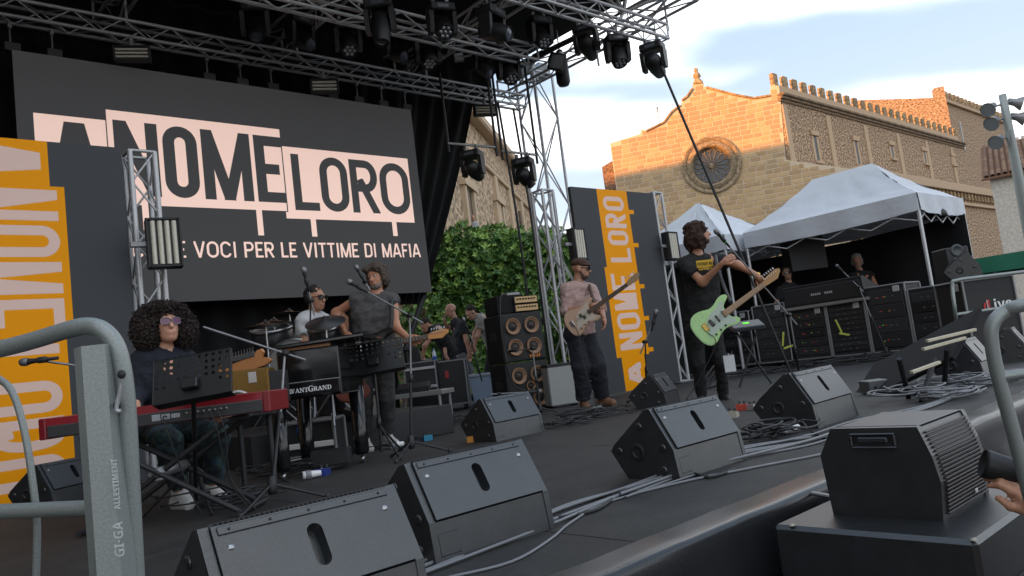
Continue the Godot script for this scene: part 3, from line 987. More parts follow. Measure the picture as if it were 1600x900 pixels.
	rod(ho, "chain", Vector3(0, 0.25, 0), Vector3(0, 0.75, 0), 0.012, steel)
	mi(ho, "hook", lathe([[0.0, 0.4], [0.06, 0.36], [0.07, 0.3], [0.03, 0.25]], 10), steel)
	var pl = thing("panel_lamp", "square black panel lamp on the diagonal boom by the tower", "stage lamp", at(870, 97, 13.0))
	pl.basis = Basis(-FW.rotated(UP, 0.5), 0.0) if false else Basis(Vector3(RT.x, RT.y - 0.25, RT.z).normalized(), (UP + RT * 0.3).normalized(), -FW).orthonormalized()
	box(pl, "case", Vector3.ZERO, Vector3(0.28, 0.3, 0.08), black, Basis(), 0.02)
	box(pl, "glass", Vector3(0, 0, 0.042), Vector3(0.22, 0.24, 0.008), M(Color(0.06, 0.065, 0.07), 0.2))
	rod(pl, "yoke", Vector3(-0.15, 0.0, -0.03), Vector3(-0.1, 0.3, -0.05), 0.015, alu_dark)
	var bm = thing("boom_arm", "black diagonal boom between the roof lamps and the tower", "boom", at(805, 104, 13.2))
	rod(bm, "shaft", Vector3.ZERO, at(905, 56, 12.6) - bm.position, 0.045, black)
	rod(bm, "sleeve", (at(905, 56, 12.6) - bm.position) * 0.3, (at(905, 56, 12.6) - bm.position) * 0.45, 0.06, black)
	# roof corner struts seen against the sky
	var rc = thing("roof_strut", "dark roof struts meeting at a corner above the open sky", "strut", at(974, 20, 12.6))
	for q in [[945, -6], [962, -6], [978, -8], [1030, -6]]: rod(rc, "bar", Vector3.ZERO, at(q[0], q[1], 12.6) - rc.position, 0.035, alu)
	rod(rc, "leg", Vector3.ZERO, Vector3(-0.3, -0.35, 0), 0.03, alu)
	# stay cable from the lamp down behind the singer
	var sc = thing("stay_cable", "taut black cable running from the truss end down towards the tents", "cable", at(1033, 104, 11.9))
	var sd = (at(1131, 335, 11.6) - sc.position)
	rod(sc, "line", Vector3.ZERO, sd * (sc.position.y / -sd.y), 0.02, rubber)
	# lamps
	var heads = [
		[840, 22, 12.4, 0.5, 2.5, 0, "moving head lamp beside the lattice tower's head pointing down"],
		[912, 34, 12.2, -0.4, -1.9, 1, "large moving head lamp with open yoke first left of the three in the sky"],
		[960, 50, 12.3, 0.2, 2.75, 0, "seven-lens moving head lamp in the middle of the three in the sky"],
		[1017, 62, 12.2, -0.5, -1.9, 1, "moving head lamp at the outer end of the truss in the sky"],
		[540, 28, 11.2, 0.3, 2.6, 0, "seven-lens moving head lamp under the roof nearest the screen centre"],
		[466, 20, 11.0, 0.9, 2.2, 1, "dark moving head lamp under the roof above the word LORO"],
		[612, 42, 11.6, 0.8, 2.2, 1, "dark moving head lamp with small lens under the mid roof"],
		[664, 50, 11.7, 0.3, 2.65, 0, "seven-lens moving head lamp right of the dark one under the mid roof"],
		[686, 0, 10.6, 0.4, 2.4, 0, "moving head lamp cut by the top edge of the picture"],
		[590, -6, 10.0, 0.0, 2.9, 1, "large dark lamp barrel at the top edge of the picture"],
		[765, 6, 10.4, 1.0, 2.0, 1, "big dark lamp hung before the black roof left of the tower"],
		[745, 66, 12.4, 0.9, 2.4, 1, "dark lamp with pale yoke against the end of the valance"],
		[790, 78, 12.6, 0.4, 2.6, 0, "small moving head lamp against the patch of sky by the tower"],
		[395, 0, 10.6, 0.3, 2.5, 1, "dark lamp at the top edge above the letter E"]]
	for q in heads: moving_head(q[6], at(q[0], q[1], q[2]), deg_to_rad(-42) + q[3], q[4], 1.0, q[5] == 1)
	var wl = thing("work_light", "small square white work light under the roof", "lamp", at(717, 90, 12.0))
	wl.rotation.y = deg_to_rad(-42)
	box(wl, "case", Vector3.ZERO, Vector3(0.15, 0.13, 0.06), alu_dark)
	box(wl, "glass", Vector3(0, 0, 0.034), Vector3(0.11, 0.09, 0.008), M(Color(0.6, 0.65, 0.7), 0.2))
	rod(wl, "arm", Vector3(0.06, 0, 0), Vector3(0.2, 0.02, 0), 0.015, alu)
	# two lamps on frames hung by bars
	for q in [[735, 228, 12.6, 700, 775, 160, "moving head lamp on a hung bar in front of the black curtain", "hanging frame of thin bars in front of the black curtain"], [815, 240, 12.8, 784, 838, 165, "moving head lamp on a hung bar in front of the palace end wall", "hanging frame of thin bars beside the lattice tower"]]:
		var p = at(q[0], q[1], q[2])
		var fr = thing("hanging_frame", q[7], "frame", p)
		var a = at(q[3], q[1] - 4, q[2]) - p
		var b = at(q[4], q[1] + 2, q[2]) - p
		rod(fr, "crossbar", a, b, 0.022, alu)
		for e in [a, b]: rod(fr, "hanger", e - Vector3(0, 0.15, 0), Vector3(e.x, 5.55 - p.y, e.z), 0.022, rubber)
		moving_head(q[6], p - Vector3(0, 0.02, 0), deg_to_rad(-42) - 0.35, -1.85, 0.95, true)
	for q in [[778, 160, 12.9, 831, 520, 12.0, "long black hoist cable falling in front of the trees"], [802, 170, 13.0, 846, 470, 12.4, "thin black cable falling close to the lattice tower"]]:
		var c0 = at(q[0], q[1], q[2])
		var o = mi(self, "hoist_cable", tube([Vector3.ZERO, (at(q[3], q[4], q[5]) - c0) * 0.5 + Vector3(0.05, -0.1, 0), at(q[3], q[4], q[5]) - c0, Vector3(at(q[3], q[4], q[5]).x - c0.x, -c0.y, at(q[3], q[4], q[5]).z - c0.z)], 0.02, 6), rubber, Transform3D(Basis(), c0))
		tag(o, q[6], "cable")
	# strip floodlights
	var cf = Basis(Vector3.UP, deg_to_rad(-24)) * Basis(Vector3.RIGHT, 0.12)
	blinder("strip floodlight hung under the truss above the letter N", zp(206, 83, -10.05), cf, 0.44, 0.20, 3)
	blinder("strip floodlight hung under the truss above the letter E", zp(507, 134, -10.05), cf, 0.42, 0.22, 3)
	blinder("strip floodlight at the truss end before the curtain edge", zp(759, 172, -10.05), cf, 0.42, 0.20, 3)
	var cu = Basis(Vector3.UP, deg_to_rad(-12))
	blinder("upright strip floodlight on the truss post beside the screen", zp(257, 379, -7.2), cu, 0.30, 0.46, 4, true)
	blinder("upright strip floodlight on the post behind the bassist's cap", zp(906, 381, -7.3), Basis(Vector3.UP, deg_to_rad(4)), 0.26, 0.46, 4, true)
	blinder("upright strip floodlight behind the singer's hair", zp(1052, 384, -7.35), Basis(Vector3.UP, deg_to_rad(4)), 0.28, 0.46, 4, true)
	# truss posts of the side banners
	for q in [[2.28, -7.62, 3.08, "silver truss post at the edge of the yellow banner by the pianist", alu], [8.0, -7.95, 3.12, "silver truss post between the bassist and the lattice tower", alu], [10.34, -7.72, 3.15, "slim truss post at the outer edge of the banner by the singer", alu]]:
		var t = thing("truss_post", q[3], "truss", Vector3(q[0], 0, q[1]), 0, "posts holding the side banners")
		truss(t, Vector3(0, 0.02, 0), Vector3(0, q[2], 0), 0.22, q[4], 0.30, 0.026, 0.010, Vector3(0, 0, 1))
		box(t, "base_plate", Vector3(0, 0.012, 0), Vector3(0.5, 0.02, 0.5), alu_dark)
	banner("side banner with A NOME LORO in pink on yellow behind the pianist", 1.12, true)
	banner("side banner with A NOME LORO in pink on yellow between bassist and singer", 9.1, false)

func screen_image(W, H) -> Image:
	var s = 300.0
	var img := Image.create(int(W * s), int(H * s), false, Image.FORMAT_RGB8)
	img.fill(INK)
	var org = Vector3(4.66 - W / 2, 3.575 + H / 2, -10.4)
	var px = func(x, y):
		var p = zp(x, y, -10.4)
		return Vector2((p.x - org.x) * s, (org.y - p.y) * s)
	var rect = func(a: Vector2, b: Vector2, c: Color): img.fill_rect(Rect2i(int(a.x), int(a.y), int(b.x - a.x), int(b.y - a.y)), c)
	var k1: Vector2 = px.call(52, 176)
	var k2: Vector2 = px.call(165, 171)
	var k3: Vector2 = px.call(449, 330)
	var k4: Vector2 = px.call(449, 226)
	var k5: Vector2 = px.call(648, 347)
	var base: float = k3.y
	# three boxes: A, NOME, LORO, each with a dark outline
	rect.call(Vector2(k1.x, k1.y), Vector2(k2.x + 4, base - 30), PINK)
	rect.call(Vector2(k2.x - 4, k2.y - 4), Vector2(k3.x + 4, base + 4), INK)
	rect.call(k2, Vector2(k3.x, base), PINK)
	rect.call(Vector2(k3.x - 6, k4.y + 10), Vector2(k5.x, base + 34), PINK)
	rect.call(Vector2(k3.x, k4.y + 6), Vector2(k3.x + 5, base + 4), INK)
	rect.call(Vector2(k3.x - 6, base), Vector2(k3.x + 4, base + 4), INK)
	# pegs under the boxes
	for q in [[408, 368], [492, 370], [618, 369]]:
		var p: Vector2 = px.call(q[0], q[1])
		rect.call(Vector2(p.x - 12, base - 2), Vector2(p.x + 14, p.y), PINK)
	for q in [[230, 1]]:
		var p: Vector2 = px.call(q[0], 360)
		rect.call(Vector2(p.x - 12, base - 2), Vector2(p.x + 14, p.y), PINK)
	var lh = (base - k2.y) * 0.80
	var ly = k2.y + (base - k2.y) * 0.10
	var lx = [px.call(180, 250).x, px.call(256, 250).x, px.call(316, 250).x, px.call(398, 250).x, px.call(450, 250).x]
	letter(img, "A", px.call(84, 250).x, k1.y + 22, 150, base - k1.y - 80, 50, INK)
	letter(img, "N", lx[0], ly, lx[1] - lx[0] - 18, lh, 46, INK)
	letter(img, "O", lx[1], ly, lx[2] - lx[1] - 18, lh, 46, INK)
	letter(img, "M", lx[2], ly, lx[3] - lx[2] - 18, lh, 46, INK)
	letter(img, "E", lx[3], ly, lx[4] - lx[3] - 26, lh, 46, INK)
	var l2 = [px.call(458, 290).x, px.call(501, 290).x, px.call(548, 290).x, px.call(594, 290).x, px.call(642, 290).x]
	var y2 = k4.y + (base + 34 - k4.y) * 0.12
	var h2 = (base + 34 - k4.y) * 0.76
	letter(img, "L", l2[0], y2, l2[1] - l2[0] - 14, h2, 38, INK)
	letter(img, "O", l2[1], y2, l2[2] - l2[1] - 14, h2, 38, INK)
	letter(img, "R", l2[2], y2, l2[3] - l2[2] - 14, h2, 38, INK)
	letter(img, "O", l2[3], y2, l2[4] - l2[3] - 14, h2, 38, INK)
	# the line below
	var e0: Vector2 = px.call(302, 378)
	var e1: Vector2 = px.call(657, 381)
	var b1: Vector2 = px.call(657, 402)
	var hh = (b1.y - e1.y)
	var phrase = "VOCI PER LE VITTIME DI MAFIA"
	var units = 0.0
	for ch in phrase: units += WIDE.get(ch, 1.0)
	var gap = 7.0
	var unit = (e1.x - e0.x - gap * phrase.length()) / units
	text(img, phrase, e0.x, e1.y, hh, 9.5, PINK, unit, gap)
	var x0 = e0.x
	for ch in "MUSICHE E ": x0 -= unit * WIDE.get(ch, 1.0) + gap
	text(img, "MUSICHE E ", x0, e1.y, hh, 9.5, PINK, unit, gap)
	return img

# upright banner 2 m x 3.06 m with text running along it
func banner(label, xc, down: bool):
	var W = 1.94
	var H = 3.06
	var t = thing("side_banner", label, "banner", Vector3(xc, H / 2 + 0.03, -7.5), 0, "upright side banners")
	box(t, "panel", Vector3(0, 0, -0.03), Vector3(W, H, 0.056), M(Color(0.035, 0.037, 0.04), 0.6))
	# drawn lying down: image x along the reading direction, y across; then turned
	var s = 300.0
	var iw = int(H * s)
	var ih = int(W * s)
	var img := Image.create(iw, ih, false, Image.FORMAT_RGB8)
	img.fill(Color(0.275, 0.283, 0.295))
	# across: 0 = letter tops
	var top = (0.66 if not down else 0.60) * s
	var bands = [[0.0, 0.5, 0.04, -0.13], [0.5, 1.86, -0.06, 0.0], [1.86, 3.06, -0.0, 0.0]]
	if down: bands = [[0.0, 0.41, 0.0, 0.0], [0.41, 1.73, -0.11, 0.0], [1.73, 3.06, -0.05, 0.0]]
	var wband = (0.70 if not down else 1.02) * s
	if not down: top = 0.57 * s
	for b in bands:
		img.fill_rect(Rect2i(int(b[0] * s), int(top + b[2] * s), int((b[1] - b[0]) * s), int(wband - b[2] * s + b[3] * s)), AMBER)
	for q in ([[0.57, 0], [1.05, 0], [1.55, 0], [2.2, 0], [2.73, 0]]):
		if not down: img.fill_rect(Rect2i(int(q[0] * s) - 10, int(top + wband) - 2, 20, int(0.12 * s)), AMBER)
	var words = [["A", 0.08, 0.44], ["NOME", 0.60, 1.80], ["LORO", 1.93, 3.0]]
	if down: words = [["A", 0.02, 0.39], ["NOME", 0.44, 1.72], ["LORO", 1.79, 3.02]]
	for k in 3:
		var w = words[k]
		var cells = w[0].length()
		var a = w[1] * s
		var step = (w[2] - w[1]) * s / cells
		var tt = top + bands[k][2] * s + (0.11 * s if not down else 0.06 * s)
		var hh = wband - bands[k][2] * s + bands[k][3] * s - (0.22 if not down else 0.16) * s
		for ch in w[0]:
			letter(img, ch, a, tt, step - 13, hh, step * 0.27 if cells > 1 else step * 0.3, PINK)
			a += step
	img.rotate_90(CLOCKWISE if down else COUNTERCLOCKWISE)
	mi(t, "print", print_face(W, H), print_mat(img, 0.55), Transform3D(Basis(), Vector3(0, 0, 0.002)))
	for y in [-1.2, 0.0, 1.2]: box(t, "batten", Vector3(0, y, -0.085), Vector3(W - 0.1, 0.06, 0.05), alu_dark)
# ---- stage gear ----
# textured black cabinet paint, slightly glossy, with dust and scuffs
func speaker_coat() -> StandardMaterial3D:
	if mats.has("coat"): return mats["coat"]
	var m := StandardMaterial3D.new()
	m.albedo_color = Color(0.036, 0.041, 0.050).linear_to_srgb()
	m.albedo_texture = scuff_tex()
	m.uv1_triplanar = true
	m.uv1_world_triplanar = true
	m.uv1_scale = Vector3.ONE * 1.7
	m.roughness = 0.36
	m.metallic_specular = 1.0
	m.normal_enabled = true
	m.normal_scale = 0.25
	var nt := noise_tex(0.3, 0, 1, 2, 31, 512)
	nt.color_ramp = null
	nt.as_normal_map = true
	nt.bump_strength = 3.0
	m.normal_texture = nt
	mats["coat"] = m
	return m
func scuff_tex() -> ImageTexture:
	var g := RandomNumberGenerator.new()
	g.seed = 15
	var n := FastNoiseLite.new()
	n.seed = 2
	n.frequency = 0.01
	n.fractal_octaves = 5
	var img: Image = n.get_seamless_image(512, 512)
	img.convert(Image.FORMAT_RGB8)
	for y in 512:
		for x in 512:
			var v = 0.52 + 0.22 * img.get_pixel(x, y).r
			img.set_pixel(x, y, Color(v, v, v))
	for k in 60:
		var p = Vector2(g.randf(), g.randf()) * 512
		var d = Vector2.from_angle(g.randf() * TAU)
		var v = g.randf_range(0.7, 1.0)
		for j in int(g.randf_range(3, 34)):
			img.set_pixel(posmod(int(p.x), 512), posmod(int(p.y), 512), Color(v, v, v))
			p += d
	for k in 140: img.set_pixel(g.randi() % 512, g.randi() % 512, Color(0.95, 0.95, 0.95))
	img.generate_mipmaps()
	return ImageTexture.create_from_image(img)
func wedge(label, p: Vector3, w = 0.56, turn = 0.0, s = 1.0):
	var t = thing("stage_monitor", label, "speaker", p, turn, "wedge monitors on the stage floor")
	var side = [Vector2(-0.27, 0.133), Vector2(-0.245, 0.165), Vector2(-0.03, 0.328), Vector2(0.005, 0.335), Vector2(0.117, 0.14), Vector2(0.135, 0), Vector2(-0.18, 0)]
	var sp = []
	for q in side: sp.append(q * s)
	var coat = speaker_coat()
	var inner = []
	for q in [Vector2(-0.27, 0.133), Vector2(-0.245, 0.165), Vector2(-0.03, 0.328), Vector2(-0.021, 0.32), Vector2(0.091, 0.125), Vector2(0.1165, 0.1385), Vector2(0.135, 0), Vector2(-0.18, 0)]: inner.append(q * s)
	mi(t, "cabinet", prism(inner, w - 0.05), coat, Transform3D(Basis(Vector3.UP, -PI / 2), Vector3(0, 0, 0)))
	var e = []
	for q in side: e.append((q - Vector2(-0.05, 0.15)) * s * 1.015 + Vector2(-0.05, 0.15) * s)
	for k in [-1, 1]: mi(t, "side_cheek", prism(e, 0.026), coat, Transform3D(Basis(Vector3.UP, -PI / 2), Vector3(k * (w / 2 - 0.013), 0.002, 0)))
	# sloping panel facing the audience, with the recessed handle
	var a = Vector2(0.005, 0.335) * s
	var b = Vector2(0.117, 0.14) * s
	var ang = atan2(a.y - b.y, b.x - a.x)
	var pb = Basis(Vector3.RIGHT, -(PI / 2 - ang))
	var mid = Vector3(0, (a.y + b.y) / 2, (a.x + b.x) / 2)
	var L = a.distance_to(b)
	var hb = Node3D.new()
	hb.name = "rear_panel"
	t.add_child(hb)
	hb.transform = Transform3D(pb, mid)
	var pw = w / 2 - 0.028
	mi(hb, "plate", slotted_plate(pw, L * 0.49, rr_poly(0.044 * s, 0.115 * s, 0.021 * s, 4), 0.042 * s), coat, Transform3D(Basis(), Vector3(0, 0, 0.0135 - 0.021 * s)))
	box(hb, "grip_strip", Vector3(0, L * 0.42, 0.0155), Vector3(w - 0.08, 0.022, 0.004), coat, Basis(), 0.002)
	for k in [-1, 1]:
		for y in [0.30]: mi(hb, "screw", lathe([[0.0, 0.004], [0.006, 0.004], [0.009, 0.0]], 10), steel, Transform3D(Basis(Vector3.RIGHT, PI / 2), Vector3(k * (pw - 0.035), L * 0.22, 0.0135)))
	for k in 5: mi(hb, "small_screw", lathe([[0.0, 0.003], [0.003, 0.003], [0.004, 0.0]], 8), black, Transform3D(Basis(Vector3.RIGHT, PI / 2), Vector3((k - 2) * pw * 0.42, L * 0.42, 0.0175)))
	# grille towards the players
	var g0 = Vector2(-0.245, 0.165) * s
	var g1 = Vector2(-0.03, 0.328) * s
	var ga = atan2(g1.y - g0.y, g1.x - g0.x)
	box(t, "grille", Vector3(0, (g0.y + g1.y) / 2 + 0.008, (g0.x + g1.x) / 2 - 0.006), Vector3(w - 0.08, 0.02, g0.distance_to(g1) * 0.95), M(Color(0.025, 0.025, 0.027), 0.8, 0, 1, 30.0), Basis(Vector3.RIGHT, -ga), 0.004)
	for i in 34: box(t, "grille_rib", Vector3((i - 16.5) * (w - 0.1) / 34.0, 0.332 * s, -0.022 * s), Vector3(0.006, 0.014, 0.022), black, Basis(), 0.002)
	# connector bay and rubber feet on the near cheek
	box(t, "connector_bay", Vector3(-w / 2 + 0.07, 0.062 * s, 0.1255 * s + 0.003), Vector3(0.09, 0.075, 0.006), coat, Basis(Vector3.RIGHT, -0.128))
	for q in [Vector2(-0.215, 0.135), Vector2(-0.07, 0.255), Vector2(0.06, 0.15), Vector2(0.05, 0.045)]:
		mi(t, "rubber_foot", lathe([[0.0, 0.006], [0.006, 0.004], [0.015, 0.008], [0.019, 0.0]], 14), coat, Transform3D(Basis(Vector3.BACK, PI / 2), Vector3(-w / 2 - 0.001, q.y * s, q.x * s)))
	mi(t, "pole_cup", lathe([[0.0, -0.004], [0.02, -0.002], [0.022, 0.006], [0.04, 0.004], [0.045, 0.0]], 18), black, Transform3D(Basis(Vector3.BACK, PI / 2), Vector3(-w / 2 - 0.002, 0.13 * s, -0.1 * s)))
	return t

# rectangular plate with a hole through it
func slotted_plate(hw, hh, hole, d) -> ArrayMesh:
	var st := begin()
	var out = []
	for q in hole:
		var k = minf(hw / maxf(absf(q.x), 1e-5), hh / maxf(absf(q.y), 1e-5))
		out.append(q * k)
	for c in [Vector2(hw, hh), Vector2(-hw, hh), Vector2(-hw, -hh), Vector2(hw, -hh)]:
		var best = 0
		for i in out.size():
			if out[i].distance_to(c) < out[best].distance_to(c): best = i
		out[best] = c
	var n = hole.size()
	for i in n:
		var j = (i + 1) % n
		var a = Vector3(hole[i].x, hole[i].y, d / 2)
		var b = Vector3(hole[j].x, hole[j].y, d / 2)
		var e = Vector3(out[i].x, out[i].y, d / 2)
		var f = Vector3(out[j].x, out[j].y, d / 2)
		var z = Vector3(0, 0, d)
		if e.distance_to(f) > 1e-5: quad(st, a, b, f, e, Vector3(0, 0, 1))
		else: tri(st, a, b, e, Vector3(0, 0, 1))
		quad(st, a, b, b - z, a - z, -(a + b) * Vector3(1, 1, 0))
		if e.distance_to(f) > 1e-5: quad(st, e, f, f - z, e - z, (e + f) * Vector3(1, 1, 0))
	return st.commit()

func mic_stand(label, foot: Vector3, top: Vector3, tip = null, mic = true, ring = Color(0.02, 0.02, 0.02), mic_dir = null, straight_up = true):
	var t = thing("microphone_stand", label, "microphone stand", foot)
	var tp = top - foot
	for k in 3:
		var a = TAU * k / 3 + 0.5
		rod(t, "leg", Vector3(0, 0.13, 0), Vector3(cos(a) * 0.3, 0.012, sin(a) * 0.3), 0.009, black)
		mi(t, "foot", lathe([[0.0, 0.03], [0.014, 0.028], [0.016, 0.0], [0, 0]], 8), rubber, Transform3D(Basis(), Vector3(cos(a) * 0.3, 0, sin(a) * 0.3)))
	mi(t, "hub", lathe([[0.0, 0.18], [0.022, 0.17], [0.03, 0.1], [0.022, 0.07], [0, 0.07]], 12), black)
	rod(t, "lower_tube", Vector3(0, 0.1, 0), tp * 0.55 + Vector3(0, 0.04, 0), 0.012, black)
	rod(t, "upper_tube", tp * 0.5, tp, 0.008, alu_dark)
	mi(t, "clutch", lathe([[0.0, 0.03], [0.018, 0.03], [0.02, -0.03], [0, -0.03]], 10), black, Transform3D(Basis(), tp * 0.55))
	var end = tp
	if tip != null:
		end = tip - foot
		var d = (end - tp).normalized()
		rod(t, "boom", tp - d * 0.14, end, 0.0075, alu_dark)
		mi(t, "boom_clutch", lathe([[0.0, 0.025], [0.02, 0.025], [0.02, -0.025], [0, -0.025]], 10), black, Transform3D(Basis(Vector3.RIGHT, PI / 2), tp))
	if mic:
		var d2 = mic_dir if mic_dir != null else (end - tp).normalized()
		microphone(label.replace("stand", "held in stand") if false else "", t, end, d2, ring)
	return t
# handheld vocal microphone in its clip; a part group of the stand
func microphone(_l, parent, p: Vector3, d: Vector3, ring: Color):
	var m = Node3D.new()
	m.name = "microphone"
	parent.add_child(m, true)
	var bx = d.cross(Vector3(0.2, 0.9, 0.3)).normalized()
	m.transform = Transform3D(Basis(bx, d, bx.cross(d)), p)
	mi(m, "body", lathe([[0.0, -0.12], [0.011, -0.12], [0.012, -0.02], [0.018, 0.05], [0.02, 0.06]], 14), black)
	mi(m, "ring", lathe([[0.0126, -0.06], [0.0155, -0.055], [0.0165, -0.03], [0.0146, -0.02]], 14), M(ring, 0.4, 0, 0))
	mi(m, "grille", lathe([[0.02, 0.06], [0.026, 0.075], [0.026, 0.09], [0.021, 0.108], [0.01, 0.116], [0, 0.117]], 14), M(Color(0.3, 0.3, 0.31), 0.5, 0.7))
	mi(m, "clip", lathe([[0.016, -0.05], [0.02, -0.045], [0.02, 0.0], [0.0175, 0.005]], 12), rubber)

func music_stand(label, foot: Vector3, c: Vector3, facing: float, w = 0.5, h = 0.34, tilt = 0.3):
	var t = thing("music_stand", label, "music stand", foot)
	var m = M(Color(0.010, 0.010, 0.011), 0.45)
	for k in 3:
		var a = TAU * k / 3 + facing + 0.3
		rod(t, "leg", Vector3(0, 0.28, 0), Vector3(cos(a) * 0.32, 0.01, sin(a) * 0.32), 0.009, m)
		rod(t, "leg_brace", Vector3(0, 0.12, 0), Vector3(cos(a) * 0.2, 0.11, sin(a) * 0.2), 0.005, m)
	rod(t, "shaft", Vector3(0, 0.06, 0), c - foot - Vector3(0, h * 0.25, 0), 0.012, m)
	mi(t, "collar", lathe([[0.0, 0.04], [0.02, 0.04], [0.022, -0.04], [0, -0.04]], 10), m, Transform3D(Basis(), Vector3(0, 0.3, 0)))
	var d = Node3D.new()
	d.name = "desk"
	t.add_child(d)
	d.transform = Transform3D(Basis(Vector3.UP, facing) * Basis(Vector3.FORWARD, -0.06) * Basis(Vector3.RIGHT, tilt), c - foot)
	# perforated plate: round holes in the upper rows
	var st = begin()
	var nx = 11
	var ny = 7
	var cw = w / nx
	var chh = h / ny
	for i in nx:
		for j in ny:
			var o = Vector3(-w / 2 + (i + 0.5) * cw, -h / 2 + (j + 0.5) * chh, 0)
			var q = [Vector3(cw / 2, chh / 2, 0), Vector3(-cw / 2, chh / 2, 0), Vector3(-cw / 2, -chh / 2, 0), Vector3(cw / 2, -chh / 2, 0)]
			if j < 2 or (j == 2 and i > 1 and i < 9) or i == 0 and j == 6: quad(st, o + q[0], o + q[1], o + q[2], o + q[3], Vector3(0, 0, 1))
			else:
				for k in 4:
					var a0 = q[k]
					var a1 = q[(k + 1) % 4]
					var pr = []
					for e in 4:
						var an = PI / 4 + PI / 2 * k + PI / 2 * e / 3
						pr.append(o + Vector3(cos(an), sin(an), 0) * minf(cw, chh) * 0.27)
					tri(st, o + a0, pr[0], pr[1], Vector3(0, 0, 1))
					tri(st, o + a0, pr[1], pr[2], Vector3(0, 0, 1))
					tri(st, o + a0, pr[2], o + a1, Vector3(0, 0, 1))
					tri(st, o + a1, pr[2], pr[3], Vector3(0, 0, 1))
	mi(d, "perforated_plate", st.commit(), m)
	for s in [-1, 1]: box(d, "side_lip", Vector3(s * w / 2, 0, -0.008), Vector3(0.006, h, 0.02), m)
	box(d, "top_lip", Vector3(0, h / 2, -0.008), Vector3(w, 0.006, 0.02), m)
	box(d, "ledge", Vector3(0, -h / 2, -0.035), Vector3(w, 0.006, 0.075), m)
	box(d, "bracket", Vector3(0, -h * 0.2, 0.025), Vector3(0.09, 0.06, 0.04), m)
	return t

